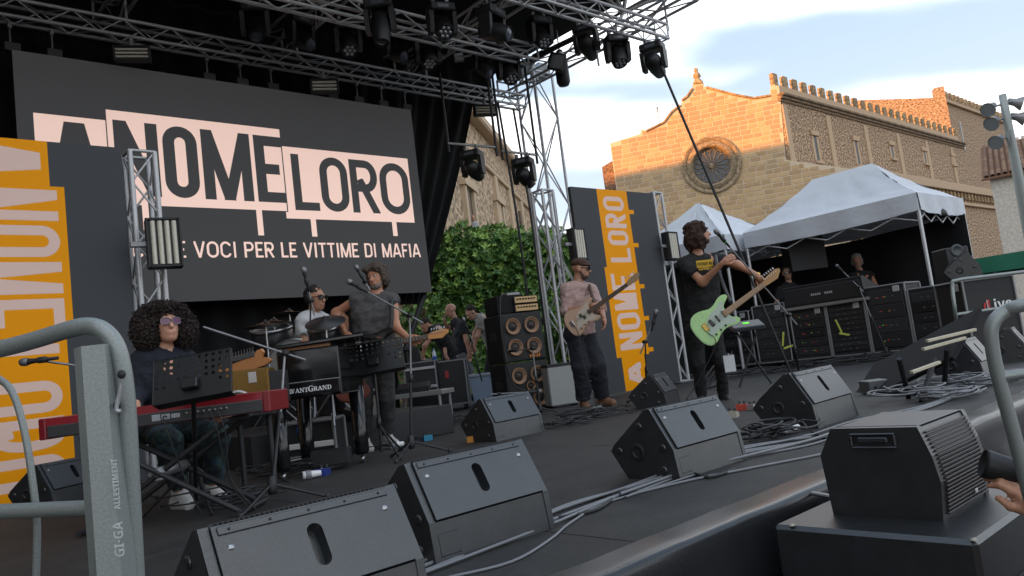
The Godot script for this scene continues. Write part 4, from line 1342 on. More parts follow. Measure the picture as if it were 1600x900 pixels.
# electric guitar or bass between butt and headstock tip; n faces the viewer
func guitar(called, label, butt: Vector3, tip: Vector3, n: Vector3, body_m, guard_m, neck_m, bass = false, gold = false):
	var t = thing(called, label, "bass guitar" if bass else "guitar", butt)
	var L = butt.distance_to(tip)
	var x = (tip - butt).normalized()
	n = (n - x * n.dot(x)).normalized()
	var y = n.cross(x)
	t.basis = Basis(x, y, n)
	var s = L / (1.14 if bass else 1.0)
	var out = [[0.0, 0.0], [0.012, 0.09], [0.06, 0.15], [0.13, 0.165], [0.2, 0.145], [0.25, 0.125], [0.31, 0.13], [0.37, 0.155], [0.42, 0.16], [0.455, 0.145], [0.462, 0.12], [0.435, 0.1], [0.39, 0.075], [0.37, 0.045], [0.37, -0.03], [0.38, -0.065], [0.41, -0.09], [0.425, -0.115], [0.41, -0.14], [0.37, -0.145], [0.31, -0.125], [0.25, -0.118], [0.19, -0.135], [0.12, -0.17], [0.055, -0.165], [0.012, -0.1]]
	var c := Curve2D.new()
	for k in out.size():
		var a = Vector2(out[(k - 1 + out.size()) % out.size()][0], out[(k - 1 + out.size()) % out.size()][1])
		var b = Vector2(out[(k + 1) % out.size()][0], out[(k + 1) % out.size()][1])
		c.add_point(Vector2(out[k][0], out[k][1]) * s, (a - b) / 6 * s, (b - a) / 6 * s)
	c.add_point(Vector2.ZERO)
	var pl = []
	for k in out.size():
		for j in 3: pl.append(c.sample(k, j / 3.0))
	var inner = []
	for q in pl: inner.append((q - Vector2(0.2, 0) * s) * 0.955 + Vector2(0.2, 0) * s)
	mi(t, "body", prism(pl, 0.03 * s), body_m)
	mi(t, "body_face", prism(inner, 0.044 * s), body_m)
	var gd = [Vector2(0.1, -0.11), Vector2(0.2, -0.085), Vector2(0.3, -0.1), Vector2(0.37, -0.125), Vector2(0.39, -0.105), Vector2(0.37, -0.06), Vector2(0.365, 0.06), Vector2(0.4, 0.11), Vector2(0.36, 0.115), Vector2(0.3, 0.09), Vector2(0.22, 0.075), Vector2(0.17, 0.04), Vector2(0.14, -0.02)]
	for k in gd.size(): gd[k] *= s
	mi(t, "pickguard", prism(gd, 0.004), guard_m, Transform3D(Basis(), Vector3(0, 0, 0.024 * s)))
	var z = 0.03 * s
	if bass:
		for k in 2: box(t, "pickup", Vector3(0.23 + k * 0.03, 0.022 - k * 0.045, 0.028) * s, Vector3(0.04, 0.05, 0.012) * s, M(Color(0.06, 0.09, 0.04), 0.4))
	else:
		for k in 3: box(t, "pickup", Vector3(0.19 + k * 0.07, 0, 0.028) * s, Vector3(0.036 if k == 0 else 0.02, 0.075, 0.012) * s, M(Color(0.02, 0.02, 0.02) if gold else Color(0.05, 0.05, 0.05), 0.4), Basis(Vector3.BACK, 0.12 if k == 0 else 0.0))
	box(t, "bridge", Vector3(0.12 if not bass else 0.08, 0, 0.027) * s, Vector3(0.05, 0.08, 0.014) * s, M(Color(0.55, 0.38, 0.1), 0.3, 0.9) if gold else steel)
	for k in 3: mi(t, "knob", lathe([[0.0, 0.014], [0.009, 0.014], [0.011, 0.0]], 10), black if gold else steel, Transform3D(Basis(Vector3.RIGHT, PI / 2), Vector3(0.28 - k * 0.06, -0.095 - k * 0.008, 0.026) * s))
	var nl = (0.80 if not bass else 0.93) * s
	mi(t, "neck", prism([Vector2(0.34, 0.029) * s, Vector2(nl, 0.022 * s), Vector2(nl, -0.022 * s), Vector2(0.34, -0.029) * s], 0.024 * s), neck_m, Transform3D(Basis(), Vector3(0, 0, 0.02 * s)))
	mi(t, "fretboard", prism([Vector2(0.33, 0.027) * s, Vector2(nl, 0.0205 * s), Vector2(nl, -0.0205 * s), Vector2(0.33, -0.027) * s], 0.006 * s), M(Color(0.11, 0.06, 0.03), 0.5) if bass or not gold else neck_m, Transform3D(Basis(), Vector3(0, 0, 0.035 * s)))
	for k in 18: box(t, "fret", Vector3((nl - (nl - 0.36 * s) * (1 - pow(0.94, k + 1)) / 0.68), 0, 0.0385 * s), Vector3(0.0025, 0.044, 0.002) * s, steel, Basis(), 0.0005)
	var hs = [Vector2(0, 0.022), Vector2(0.03, 0.04), Vector2(0.1, 0.052), Vector2(0.16, 0.055), Vector2(0.195, 0.04), Vector2(0.19, 0.012), Vector2(0.16, -0.005), Vector2(0.13, -0.03), Vector2(0.06, -0.026), Vector2(0, -0.022)]
	for k in hs.size(): hs[k] = hs[k] * s + Vector2(nl, 0)
	mi(t, "headstock", prism(hs, 0.016 * s), neck_m, Transform3D(Basis(), Vector3(0, 0, 0.016 * s)))
	var np = 4 if bass else 6
	for k in np:
		var hp = Vector3(nl + (0.03 + k * 0.145 / np) * s, 0.03 * s, 0.03 * s)
		rod(t, "tuning_post", hp - Vector3(0, 0, 0.01), hp + Vector3(0, 0, 0.008), 0.005 * s, steel)
		box(t, "tuning_key", hp + Vector3(0, (0.042 if not bass else 0.05) * s, -0.018 * s), Vector3(0.012, 0.025 if not bass else 0.035, 0.008) * s, steel)
		rod(t, "string", Vector3(0.12 * s, (k - (np - 1) / 2.0) * 0.0095 * s, 0.041 * s), Vector3(nl, (k - (np - 1) / 2.0) * 0.006 * s, 0.041 * s), 0.0008, steel)
	return t

func cable(label, pix, r, m, group = "", lift = 0.0):
	var pts = []
	for q in pix:
		var p = gp(q[0], q[1])
		pts.append(Vector3(p.x, r + lift + (q[2] if q.size() > 2 else 0.0), p.z))
	var o = mi(self, "cable", tube(pts, r, 6, 5), m)
	tag(o, label, "cable", group)
	return o
func loops(label, c: Vector3, n, rad, r, m, group = ""):
	var t = thing("cable_coil", label, "cable", c, 0, group)
	for k in n:
		var pts = []
		var cc = Vector3(rng.randf_range(-1, 1), 0, rng.randf_range(-1, 1)) * rad * 0.9
		var rr = rad * rng.randf_range(0.4, 1.0)
		for j in 11:
			var a = TAU * j / 10.0 * rng.randf_range(0.9, 1.1) + k
			pts.append(cc + Vector3(cos(a) * rr, r + 0.012 * k * 0.5 + rng.randf_range(0, 0.03), sin(a) * rr * 0.75))
		mi(t, "loop", tube(pts, r, 6, 4), m)
	return t

# road case / rack: dark panels, aluminium edges, ball corners
func flight_case(label, c: Vector3, size: Vector3, turn = 0.0, units = 0, face = 1.0, lit = false, wheels = true, called = "flight_case"):
	var t = thing(called, label, "equipment case", c, turn, "black equipment cases")
	var y0 = 0.1 if wheels else 0.0
	var pm = M(Color(0.02, 0.02, 0.022), 0.6)
	box(t, "shell", Vector3(0, y0 + size.y / 2, 0), size - Vector3(0.01, 0.01, 0.01), pm)
	for sx in [-1, 1]:
		for sz in [-1, 1]:
			box(t, "edge", Vector3(sx * size.x / 2, y0 + size.y / 2, sz * size.z / 2), Vector3(0.028, size.y, 0.028), alu_dark)
			if wheels: mi(t, "caster", lathe([[0.0, -0.02], [0.045, -0.02], [0.048, 0], [0.045, 0.02], [0, 0.02]], 14), rubber, Transform3D(Basis(Vector3.BACK, PI / 2), Vector3(sx * size.x * 0.38, 0.048, sz * size.z * 0.38)))
		for sy in [0, 1]:
			box(t, "edge", Vector3(sx * size.x / 2, y0 + sy * size.y, 0), Vector3(0.026, 0.026, size.z - 0.03), alu_dark)
			box(t, "edge", Vector3(0, y0 + sy * size.y, sx * size.z / 2), Vector3(size.x - 0.03, 0.026, 0.026), alu_dark)
	for k in units:
		var u = Vector3(-size.x / 2 - 0.006, y0 + 0.06 + (size.y - 0.12) * (k + 0.5) / units, 0)
		var pn = box(t, "rack_unit", u, Vector3(0.012, (size.y - 0.12) / units - 0.008, size.z - 0.08), M(Color(0.03, 0.03, 0.032) * rng.randf_range(0.4, 1.6), 0.5, 0.3))
		for j in 3: box(pn, "dial", Vector3(-0.008, 0, (j - 1) * size.z * 0.2 + rng.randf_range(-0.03, 0.03)), Vector3(0.008, 0.018, 0.03), M(Color(0.12, 0.12, 0.12), 0.4))
		if lit:
			for j in 3: box(pn, "indicator", Vector3(-0.008, rng.randf_range(-0.02, 0.02), rng.randf_range(-0.3, 0.15) * size.z), Vector3(0.004, 0.006, 0.007), glow(Color(1, 0.06, 0.04) if (k + j) % 3 else Color(0.5, 1, 0.1), 0.6), Basis(), 0.001)
	box(t, "latch", Vector3(-size.x / 2 - 0.01, y0 + size.y - 0.07, size.z * 0.3), Vector3(0.012, 0.09, 0.1), alu)
	return t
func glow(c: Color, e) -> StandardMaterial3D:
	var key = "glow %s %s" % [c, e]
	if mats.has(key): return mats[key]
	var m := StandardMaterial3D.new()
	m.albedo_color = c
	m.emission_enabled = true
	m.emission = c
	m.emission_energy_multiplier = e
	mats[key] = m
	return m
func lettering(parent, txt, h, m, xf: Transform3D, depth = 0.003, font_name = "Droid Sans", bold = true):
	var tm := TextMesh.new()
	tm.text = txt
	var f := SystemFont.new()
	f.font_names = PackedStringArray([font_name])
	if bold: f.font_weight = 700
	tm.font = f
	tm.font_size = 64
	tm.pixel_size = h / 46.0
	tm.depth = depth
	return mi(parent, "lettering", tm, m, xf)
const VIEW_YAW := -0.7330383
func gear():
	var RH = Vector3(RT.x, 0, RT.z).normalized()
	var FH = Vector3(FW.x, 0, FW.z).normalized()
	# --- wedges ---
	wedge("large wedge monitor cut off by the lower picture edge beside the barrier", Vector3(0.93, 0, -1.965), 0.56)
	wedge("wedge monitor with a pale cable plugged into its side", Vector3(1.775, 0, -2.345), 0.56)
	wedge("dusty grey wedge monitor in front of the bass cabinets", Vector3(4.52, 0, -5.3), 0.6, 0.05, 1.1)
	wedge("wedge monitor with a blue plug in its side in the middle of the stage front", Vector3(3.26, 0, -2.43), 0.58)
	wedge("wedge monitor beside the heap of coiled cables before the singer", Vector3(4.93, 0, -2.6), 0.64, 0.05, 1.05)
	wedge("small wedge monitor between the bassist and the singer", gp(1034, 633), 0.5, 0.35, 1.0)
	wedge("wedge monitor behind the slanted black board", gp(1522, 590), 0.52, 0.1, 1.05)
	wedge("dark wedge monitor lying behind the barrier post at the yellow banner", gp(108, 787), 0.56, 0.6, 1.0)
	wedge("wedge monitor partly hidden by the bent railing tube", gp(1588, 563), 0.5, 0.2, 1.05)
	# --- subwoofer and active speaker in front of the stage ---
	var sb = thing("subwoofer", "large scuffed black subwoofer box under the small speaker", "speaker", Vector3(2.98, -1.2, -1.18))
	var sbm = speaker_coat()
	box(sb, "cabinet", Vector3(0, 0.59, 0), Vector3(1.14, 1.18, 0.64), sbm, Basis(), 0.014)
	box(sb, "side_rail", Vector3(-0.572, 1.0, 0.02), Vector3(0.012, 0.02, 0.5), M(Color(0.06, 0.06, 0.065), 0.5))
	box(sb, "side_rail", Vector3(-0.572, 0.93, 0.06), Vector3(0.012, 0.012, 0.42), M(Color(0.07, 0.07, 0.075), 0.5))
	box(sb, "grille", Vector3(0.02, 0.56, 0.322), Vector3(0.96, 0.9, 0.012), M(Color(0.012, 0.012, 0.013), 0.7, 0.2, 1, 40.0))
	for q in [[-0.56, 0.31], [-0.56, -0.25], [0.5, 0.31]]: mi(sb, "corner_stud", lathe([[0.0, 0.006], [0.008, 0.005], [0.011, 0.0]], 8), M(Color(0.5, 0.45, 0.38), 0.5, 0.4), Transform3D(Basis(), Vector3(q[0], 1.18, q[1])))
	box(sb, "top_rail", Vector3(-0.19, 1.187, -0.2), Vector3(0.5, 0.012, 0.03), alu_dark, Basis(Vector3.UP, 1.15))
	var sp = thing("active_speaker", "small black speaker with ribbed grille standing on the subwoofer", "speaker", Vector3(2.82, -0.021, -1.19))
	var oct = [Vector2(-0.21, 0.0), Vector2(0.2, 0.0), Vector2(0.215, 0.12), Vector2(0.2, 0.2), Vector2(0.165, 0.292), Vector2(-0.165, 0.292), Vector2(-0.225, 0.2)]
	oct = oct.map(func(q): return q * Vector2(0.86, 1.0))
	mi(sp, "cabinet", prism(oct, 0.38), speaker_coat(), Transform3D(Basis(Vector3.UP, -PI / 2), Vector3(0, 0.0, 0)))
	for k in [-1, 1]: mi(sp, "cheek", prism(oct.map(func(q): return (q - Vector2(0, 0.146)) * 1.02 + Vector2(0, 0.149)), 0.03), speaker_coat(), Transform3D(Basis(Vector3.UP, -PI / 2), Vector3(k * 0.2, 0, 0)))
	box(sp, "top_plate", Vector3(0, 0.297, 0), Vector3(0.37, 0.006, 0.27), speaker_coat())
	for s in [-1, 1]:
		box(sp, "handle_frame", Vector3(-0.222, 0.256 + s * 0.022, 0.0), Vector3(0.018, 0.008, 0.15), speaker_coat(), Basis(), 0.003)
		box(sp, "handle_frame", Vector3(-0.222, 0.256, s * 0.072), Vector3(0.018, 0.036, 0.008), speaker_coat(), Basis(), 0.003)
	box(sp, "handle_grip", Vector3(-0.226, 0.259, 0.0), Vector3(0.012, 0.02, 0.1), speaker_coat(), Basis(), 0.004)
	for k in 22:
		var y = 0.02 + k * 0.0122
		var z = lerpf(0.2, 0.215, y / 0.12) if y < 0.12 else (lerpf(0.215, 0.2, (y - 0.12) / 0.08) if y < 0.2 else lerpf(0.2, 0.165, (y - 0.2) / 0.092))
		box(sp, "grille_slat", Vector3(0, y, z * 0.86 + 0.007), Vector3(0.37, 0.0065, 0.012), M(Color(0.045, 0.035, 0.035), 0.5), Basis(), 0.002)
	box(sp, "badge", Vector3(0.05, 0.045, 0.195), Vector3(0.022, 0.014, 0.004), alu)
	# --- barriers ---
	var pb = at(160, 720, 1.0)
	var br = thing("barrier_post", "galvanised barrier post with a bent tube and stamped lettering", "barrier", Vector3(pb.x, -1.2, pb.z), VIEW_YAW)
	var pt = at(160, 538, 1.0).y + 1.2
	mi(br, "post", prism([Vector2(-0.024, 0.02), Vector2(0.022, 0.022), Vector2(0.024, -0.018), Vector2(-0.004, -0.024), Vector2(-0.024, -0.006)], pt), galv, Transform3D(Basis(Vector3.RIGHT, -PI / 2), Vector3(0, pt / 2, 0)))
	var toL = func(x, y, d): return br.global_transform.affine_inverse() * at(x, y, d) if br.is_inside_tree() else br.transform.affine_inverse() * at(x, y, d)
	var lm = M(Color(0.62, 0.66, 0.66), 0.4, 0.3)
	lettering(br, "ALLESTIMENT", 0.0070, lm, Transform3D(Basis(Vector3.UP, 0.12) * Basis(Vector3.BACK, PI / 2 + 0.0), toL.call(181, 756, 0.9745)), 0.001)
	lettering(br, "GI·GA", 0.0115, lm, Transform3D(Basis(Vector3.UP, 0.12) * Basis(Vector3.BACK, PI / 2), toL.call(186, 843, 0.9715)), 0.001)
	mi(br, "top_tube", tube([toL.call(-140, 578, 1.12), toL.call(-60, 560, 1.08), toL.call(40, 536, 1.05), toL.call(110, 515, 1.03), toL.call(140, 509, 1.025), toL.call(163, 514, 1.02), toL.call(183, 535, 1.02), toL.call(195, 572, 1.02), toL.call(203, 640, 1.02), toL.call(209, 760, 1.02), toL.call(216, 900, 1.02), toL.call(222, 1010, 1.02)].map(func(q): return q - Vector3(0.004, 0, 0)), 0.0118, 14, 6), galv)
	rod(br, "lower_rail", toL.call(-140, 805, 1.1), toL.call(150, 793, 1.02), 0.0105, galv)
	mi(br, "bent_rod", tube([toL.call(-40, 580, 1.1), toL.call(10, 600, 1.09), toL.call(35, 660, 1.08), toL.call(52, 760, 1.07), toL.call(58, 840, 1.07), toL.call(52, 1000, 1.07)], 0.005, 8, 4), galv)
	for q in [[190, 585], [183, 634]]: mi(br, "rivet", lathe([[0.0, 0.003], [0.004, 0.002], [0.006, 0.0]], 10), rubber, Transform3D(Basis(Vector3.RIGHT, PI / 2), toL.call(q[0], q[1], 0.995)))
	mi(br, "weld_seam", tube([toL.call(190, 600, 0.993), toL.call(186, 618, 0.993), toL.call(182, 640, 0.993), toL.call(190, 642, 0.994)], 0.003, 6, 3), M(Color(0.6, 0.62, 0.64), 0.5, 0.6))
	mi(br, "stamp", lathe([[0.0075, 0.001], [0.009, 0.002], [0.0105, 0.001]], 18), M(Color(0.5, 0.55, 0.55), 0.4, 0.5), Transform3D(Basis(Vector3.UP, -0.75) * Basis(Vector3.RIGHT, PI / 2), toL.call(150, 738, 0.985)))
	var rr = thing("railing", "bent grey steel railing tube close by the picture's outer edge", "barrier", Vector3(at(1585, 600, 1.9).x, -1.2, at(1585, 600, 1.9).z))
	mi(rr, "bent_tube", tube([at(1700, 450, 1.85), at(1600, 476, 1.88), at(1572, 486, 1.9), at(1553, 503, 1.9), at(1549, 530, 1.9), at(1560, 590, 1.9), at(1590, 700, 1.9), at(1640, 900, 1.9)].map(func(q): return q - rr.position), 0.0165, 12, 6), galv)
	rod(rr, "lower_bar", at(1560, 590, 1.9) - rr.position, at(1690, 570, 1.86) - rr.position, 0.012, galv)
	var r2 = thing("railing", "far grey guard rail at the end of the stage in front of the tent", "barrier", Vector3(at(1490, 480, 9.0).x, 0, at(1490, 480, 9.0).z))
	mi(r2, "frame", tube([gp(1500, 558), at(1494, 500, 9.0), at(1488, 447, 9.0), at(1496, 438, 9.0), at(1540, 432, 9.0), at(1640, 420, 9.0)].map(func(q): return q - r2.position), 0.022, 10, 5), galv)
	rod(r2, "mid_rail", at(1492, 492, 9.0) - r2.position, at(1640, 470, 9.0) - r2.position, 0.02, galv)
	# --- tents ---
	gazebo("large pale grey gazebo over the mixing desk", Vector3(13.6, 0, -5.98), Vector3(2.0, 2.2, 3.05), 3.3, 0.55, canvas(), true)
	var pk = at(1090, 318, 15.8)
	gazebo("second pale gazebo behind the singer's head", Vector3(pk.x, 0, pk.z), Vector3(2.6, 2.2, 2.6), pk.y, 0.05, canvas(), false)
	var gk = at(1640, 392, 16.0)
	gazebo("dark green gazebo at the picture's outer edge", Vector3(gk.x, -0.3, gk.z), Vector3(3, 1.6, 3), gk.y + 0.3, 0.1, M(Color(0.012, 0.16, 0.09), 0.7), false)
	var bc = mi(self, "tent_back_cloth", sheet(func(u, v): return Vector3(14.45 + 0.05 * sin(u * 30), 2.2 - 0.08 * sin(u * PI) * (1 - v) - 2.19 * v, -10.2 + 5.8 * u), 80, 6), black_cloth)
	tag(bc, "black cloth wall closing the back of the large gazebo", "drape")
	var bc2 = mi(self, "tent_side_cloth", sheet(func(u, v): return Vector3(11.1 + 4.5 * u, 2.1 - 2.09 * v, -9.0 + 0.05 * sin(u * 30)), 40, 4), black_cloth)
	tag(bc2, "black cloth wall between the two pale gazebos", "drape")
	# --- mixing desk area ---
	var zc = [-7.75, -7.05, -6.35, -5.7, -5.05, -4.4]
	var hh = [0.95, 1.0, 0.85, 0.85, 1.02, 0.9]
	var lb = ["open rack case at the end of the row behind the singer", "rack case next to the mixing desk on the singer's side", "rack case with red lights under the mixing desk", "closed rack case with ribbed front under the mixing desk", "rack case with cables just past the mixing desk", "rack case by the gazebo's corner leg"]
	for k in 6: flight_case(lb[k], Vector3(12.55, 0, zc[k]), Vector3(0.6, hh[k], 0.62), 0.0, [6, 5, 5, 9, 4, 5][k], 1.0, k == 2 or k == 4)
	var ds = thing("mixing_desk", "long black mixing console seen from behind on rack cases", "mixing console", Vector3(12.55, 0.98, -6.02))
	mi(ds, "body", prism([Vector2(-0.32, 0.0), Vector2(-0.36, 0.34), Vector2(-0.30, 0.36), Vector2(0.35, 0.14), Vector2(0.35, 0.0)], 1.36), M(Color(0.015, 0.015, 0.017), 0.45))
	box(ds, "base_tray", Vector3(-0.03, -0.02, 0), Vector3(0.72, 0.05, 1.5), M(Color(0.3, 0.29, 0.27), 0.5, 0.5))
	box(ds, "rear_panel", Vector3(-0.345, 0.17, 0), Vector3(0.012, 0.26, 1.3), M(Color(0.03, 0.03, 0.033), 0.4), Basis(Vector3.BACK, 0.117))
	for k in 9: box(ds, "badge_bar", Vector3(-0.356, 0.17, -0.17 + k * 0.035 + (0.06 if k > 4 else 0.0)), Vector3(0.006, 0.035, 0.024), M(Color(0.5, 0.5, 0.5), 0.4), Basis(Vector3.BACK, 0.117))
	var dm = mic_stand("boom stand with a white-tipped talkback microphone at the mixing desk", Vector3(12.1, 0, -5.1), Vector3(12.1, 1.15, -5.35), at(1312, 419, 12.6))
	var pa = thing("hung_speaker", "dark speaker hanging in the gazebo beside the engineer", "speaker", at(1254, 385, 14.1))
	mi(pa, "cabinet", prism([Vector2(-0.32, -0.45), Vector2(0.32, -0.45), Vector2(0.32, 0.1), Vector2(0.2, 0.26), Vector2(-0.2, 0.26), Vector2(-0.34, 0.1)], 0.4), black, Transform3D(Basis(Vector3.UP, VIEW_YAW), Vector3.ZERO))
	box(pa, "handle", Vector3(-0.17, 0.14, 0.15), Vector3(0.14, 0.025, 0.02), alu, Basis(Vector3.UP, VIEW_YAW))
	var fan = thing("round_lamp", "round black lamp under the gazebo's corner", "lamp", at(1462, 338, 12.6))
	mi(fan, "shell", lathe([[0.0, 0.16], [0.1, 0.14], [0.17, 0.05], [0.18, -0.02], [0.15, -0.03]], 18), black)
	rod(fan, "stem", Vector3(0, 0.15, 0), Vector3(0, 0.3, 0), 0.015, alu_dark)
	var dl = at(1530, 500, 9.6)
	var dc = flight_case("tall road case with red and white lettering at the stage's end", Vector3(dl.x, 0, dl.z), Vector3(0.62, 0.85, 0.62), VIEW_YAW, 0)
	lettering(dc, "d", 0.12, M(Color(0.6, 0.03, 0.03), 0.5), Transform3D(Basis(), Vector3(-0.06, 0.62, 0.314)))
	lettering(dc, "Live", 0.12, white_plastic, Transform3D(Basis(), Vector3(0.09, 0.62, 0.314)))
	var wt = wedge("wedge monitor lying on top of the tall road case", Vector3(dl.x, 0.96, dl.z) + Vector3(-0.02, 0, 0.0), 0.5, 0.3)
	var ts = thing("tower_speaker", "narrow black cabinet beside the gazebo's corner leg", "speaker", Vector3(at(1492, 440, 10.2).x, 0, at(1492, 440, 10.2).z), VIEW_YAW)
	box(ts, "cabinet", Vector3(0, 0.72, 0), Vector3(0.3, 1.42, 0.35), black, Basis(), 0.012)
	for k in 4: mi(ts, "driver", lathe([[0.0, 0.004], [0.05, 0.0], [0.075, 0.012], [0.085, 0.0]], 16), M(Color(0.05, 0.06, 0.065), 0.3, 0.3), Transform3D(Basis(Vector3.RIGHT, PI / 2), Vector3(0, 0.9 + k * 0.16, 0.178)))
	# slanted board with pale wooden slats
	var sl = thing("slanted_board", "slanted black board with pale wooden slats near the stage front", "stand", gp(1440, 612))
	var q0 = gp(1345, 606, 0.03) - sl.position
	var q1 = at(1512, 520, 5.9) - sl.position
	var dx = (q1 - q0)
	var bx = dx.normalized()
	var bz = Vector3.UP.cross(bx).normalized()
	var bb = Basis(bx, bz.cross(bx) * -1.0 if (bz.cross(bx)).y > 0 else bz.cross(bx), bz)
	bb = Basis(bx, -(bx.cross(bz)), bz) if (bx.cross(bz)).y < 0 else Basis(bx, bx.cross(bz), bz * -1.0)
	box(sl, "board", (q0 + q1) / 2, Vector3(dx.length(), 0.035, 0.62), black_cloth, Basis(bx, 0.62) * bb, 0.004)
	var wood = M(Color(0.62, 0.56, 0.42), 0.6)
	for q in [[1448, 533, 1524, 515, 5.7], [1442, 546, 1508, 528, 5.62], [1424, 582, 1468, 566, 5.5]]:
		var s0 = at(q[0], q[1], q[4]) - sl.position
		var s1 = at(q[2], q[3], q[4] + 0.12) - sl.position
		var sx = (s1 - s0).normalized()
		var sz = sx.cross(Vector3.UP).normalized()
		box(sl, "slat", (s0 + s1) / 2, Vector3(s0.distance_to(s1), 0.022, 0.03), wood, Basis(sx, sz.cross(sx), sz), 0.003)
	for q in [[1405, 560, 1420, 622], [1460, 560, 1440, 628], [1480, 545, 1475, 612]]: rod(sl, "strut", at(q[0], q[1], 5.7) - sl.position, gp(q[2], q[3]) - sl.position, 0.02, black)
	box(sl, "base", Vector3(0, 0.03, 0), Vector3(0.5, 0.05, 0.3), black)
	var sbx = thing("stage_box", "grey metal connection box under the slanted board", "stage box", gp(1372, 614), VIEW_YAW)
	box(sbx, "case", Vector3(0, 0.06, 0), Vector3(0.22, 0.11, 0.2), M(Color(0.2, 0.21, 0.22), 0.4, 0.5))
	for k in 3: mi(sbx, "socket", lathe([[0.0, 0.01], [0.012, 0.01], [0.014, 0.0]], 10), black, Transform3D(Basis(Vector3.RIGHT, PI / 2), Vector3((k - 1) * 0.06, 0.06, 0.1)))
	# --- bass rig ---
	var cabp = Vector3(7.0, 0, -7.85)
	var ct = -0.26
	for k in 2: bass_cab(["lower bass cabinet with four tan cones behind the grey wedge", "upper bass cabinet with four tan cones under the amplifiers"][k], cabp + Vector3(0, k * 0.66, 0), ct, k)
	var ap = thing("amplifier_rack", "dark rack of orange-fronted amplifiers on the bass cabinets", "amplifier", cabp + Vector3(0, 1.32, 0), ct)
	box(ap, "sleeve", Vector3(-0.1, 0.12, 0), Vector3(0.4, 0.24, 0.4), black_cloth)
	for k in 2:
		var un = box(ap, "amplifier", Vector3(0.12, 0.05 + k * 0.11, 0.05), Vector3(0.36, 0.095, 0.38), black)
		box(un, "front_plate", Vector3(0, 0, 0.192), Vector3(0.34, 0.085, 0.006), M(Color(0.50, 0.33, 0.16), 0.35, 0.5))
		for j in 7: mi(un, "knob", lathe([[0.0, 0.016], [0.011, 0.016], [0.013, 0.0]], 8), black, Transform3D(Basis(Vector3.RIGHT, PI / 2), Vector3(-0.13 + j * 0.043, 0.01, 0.195)))
	mi(ap, "cable", tube([Vector3(-0.1, 0.26, 0.1), Vector3(-0.26, 0.2, 0.24), Vector3(-0.33, -0.3, 0.3), Vector3(-0.28, -0.9, 0.32), Vector3(-0.1, -1.05, 0.34), Vector3(0.1, -1.02, 0.33)], 0.01, 6), rubber)
	box(ap, "tuner", Vector3(0.02, 0.26, 0.02), Vector3(0.2, 0.05, 0.14), M(Color(0.3, 0.3, 0.31), 0.4, 0.6))
	var wa = thing("guitar_amplifier", "pale grey amplifier beside the bassist's trousers", "amplifier", gp(882, 636) + FH * 0.2, VIEW_YAW + 0.3)
	box(wa, "cabinet", Vector3(0, 0.28, 0), Vector3(0.42, 0.52, 0.26), M(Color(0.42, 0.43, 0.42), 0.6, 0.1), Basis(), 0.015)
	box(wa, "control_panel", Vector3(0, 0.55, 0), Vector3(0.43, 0.04, 0.27), black)
	for k in 2: box(wa, "foot", Vector3((k - 0.5) * 0.3, 0.01, 0), Vector3(0.05, 0.02, 0.2), rubber)
	mic_stand("short boom stand with a microphone at the upper bass cabinet", gp(846, 655), gp(846, 655) + Vector3(0, 0.78, 0), at(800, 548, 9.0))
	mic_stand("low boom stand with a microphone aimed at the lower bass cabinet", gp(785, 662), gp(785, 662) + Vector3(0, 0.33, 0), at(835, 612, 8.9))
	# --- crew corner ---
	var pf = thing("low_platform", "low aluminium platform carrying a small mixer", "platform", gp(657, 655) + FH * 0.35, VIEW_YAW - 0.25)
	box(pf, "deck", Vector3(0, 0.36, 0), Vector3(0.9, 0.07, 0.55), M(Color(0.6, 0.6, 0.58), 0.4, 0.6))
	for sx in [-1, 1]:
		for sz in [-1, 1]: rod(pf, "leg", Vector3(sx * 0.38, 0, sz * 0.22), Vector3(sx * 0.38, 0.33, sz * 0.22), 0.024, alu)
	var mx = thing("small_mixer", "small mixer with red-capped knobs on the low platform", "mixer", pf.position + Vector3(0, 0.4, 0) - RH * 0.1, VIEW_YAW)
	box(mx, "case", Vector3(0, 0.06, 0), Vector3(0.5, 0.1, 0.3), black, Basis(Vector3.RIGHT, 0.25))
	for k in 24: box(mx, "knob", Vector3(-0.2 + (k % 8) * 0.056, 0.125 - (k / 8) * 0.026, -0.08 + (k / 8) * 0.085), Vector3(0.016, 0.03, 0.016), M([Color(0.5, 0.03, 0.03), Color(0.05, 0.05, 0.05), Color(0.3, 0.3, 0.3)][k % 3], 0.4))
	var fc1 = flight_case("flight case with bright silver edges beside the crouching crew man", at(657, 560, 12.6) * Vector3(1, 0, 1), Vector3(0.5, 0.75, 0.5), VIEW_YAW, 0)
	var fc2 = flight_case("wide black case with a red label behind the walking crew man", at(700, 580, 13.0) * Vector3(1, 0, 1), Vector3(0.62, 0.72, 0.5), VIEW_YAW, 0)
	box(fc2, "red_label", Vector3(0.0, 0.6, 0.256), Vector3(0.06, 0.12, 0.004), M(Color(0.5, 0.03, 0.03), 0.5))
	for f in [fc1]:
		for k in 2: box(f, "silver_bar", Vector3(0, 0.45 + k * 0.3, 0.26), Vector3(0.5, 0.045, 0.03), alu)
	var lap = thing("laptop", "open laptop with a bright screen on the silver-edged case", "laptop", fc1.position + Vector3(0, 0.87, 0), VIEW_YAW + 2.4)
	box(lap, "base", Vector3(0, 0.01, 0), Vector3(0.32, 0.016, 0.22), alu_dark)
	box(lap, "screen", Vector3(0, 0.12, -0.13), Vector3(0.32, 0.21, 0.01), alu_dark, Basis(Vector3.RIGHT, -0.2))
	var wb = thing("water_bottle", "clear plastic water bottle with a blue label on the case", "bottle", fc2.position + Vector3(0, 0.825, 0) - RH * 0.2)
	mi(wb, "bottle", lathe([[0.0, 0], [0.034, 0], [0.035, 0.14], [0.03, 0.18], [0.013, 0.2], [0.013, 0.22]], 14), M(Color(0.55, 0.6, 0.65), 0.1, 0, 0))
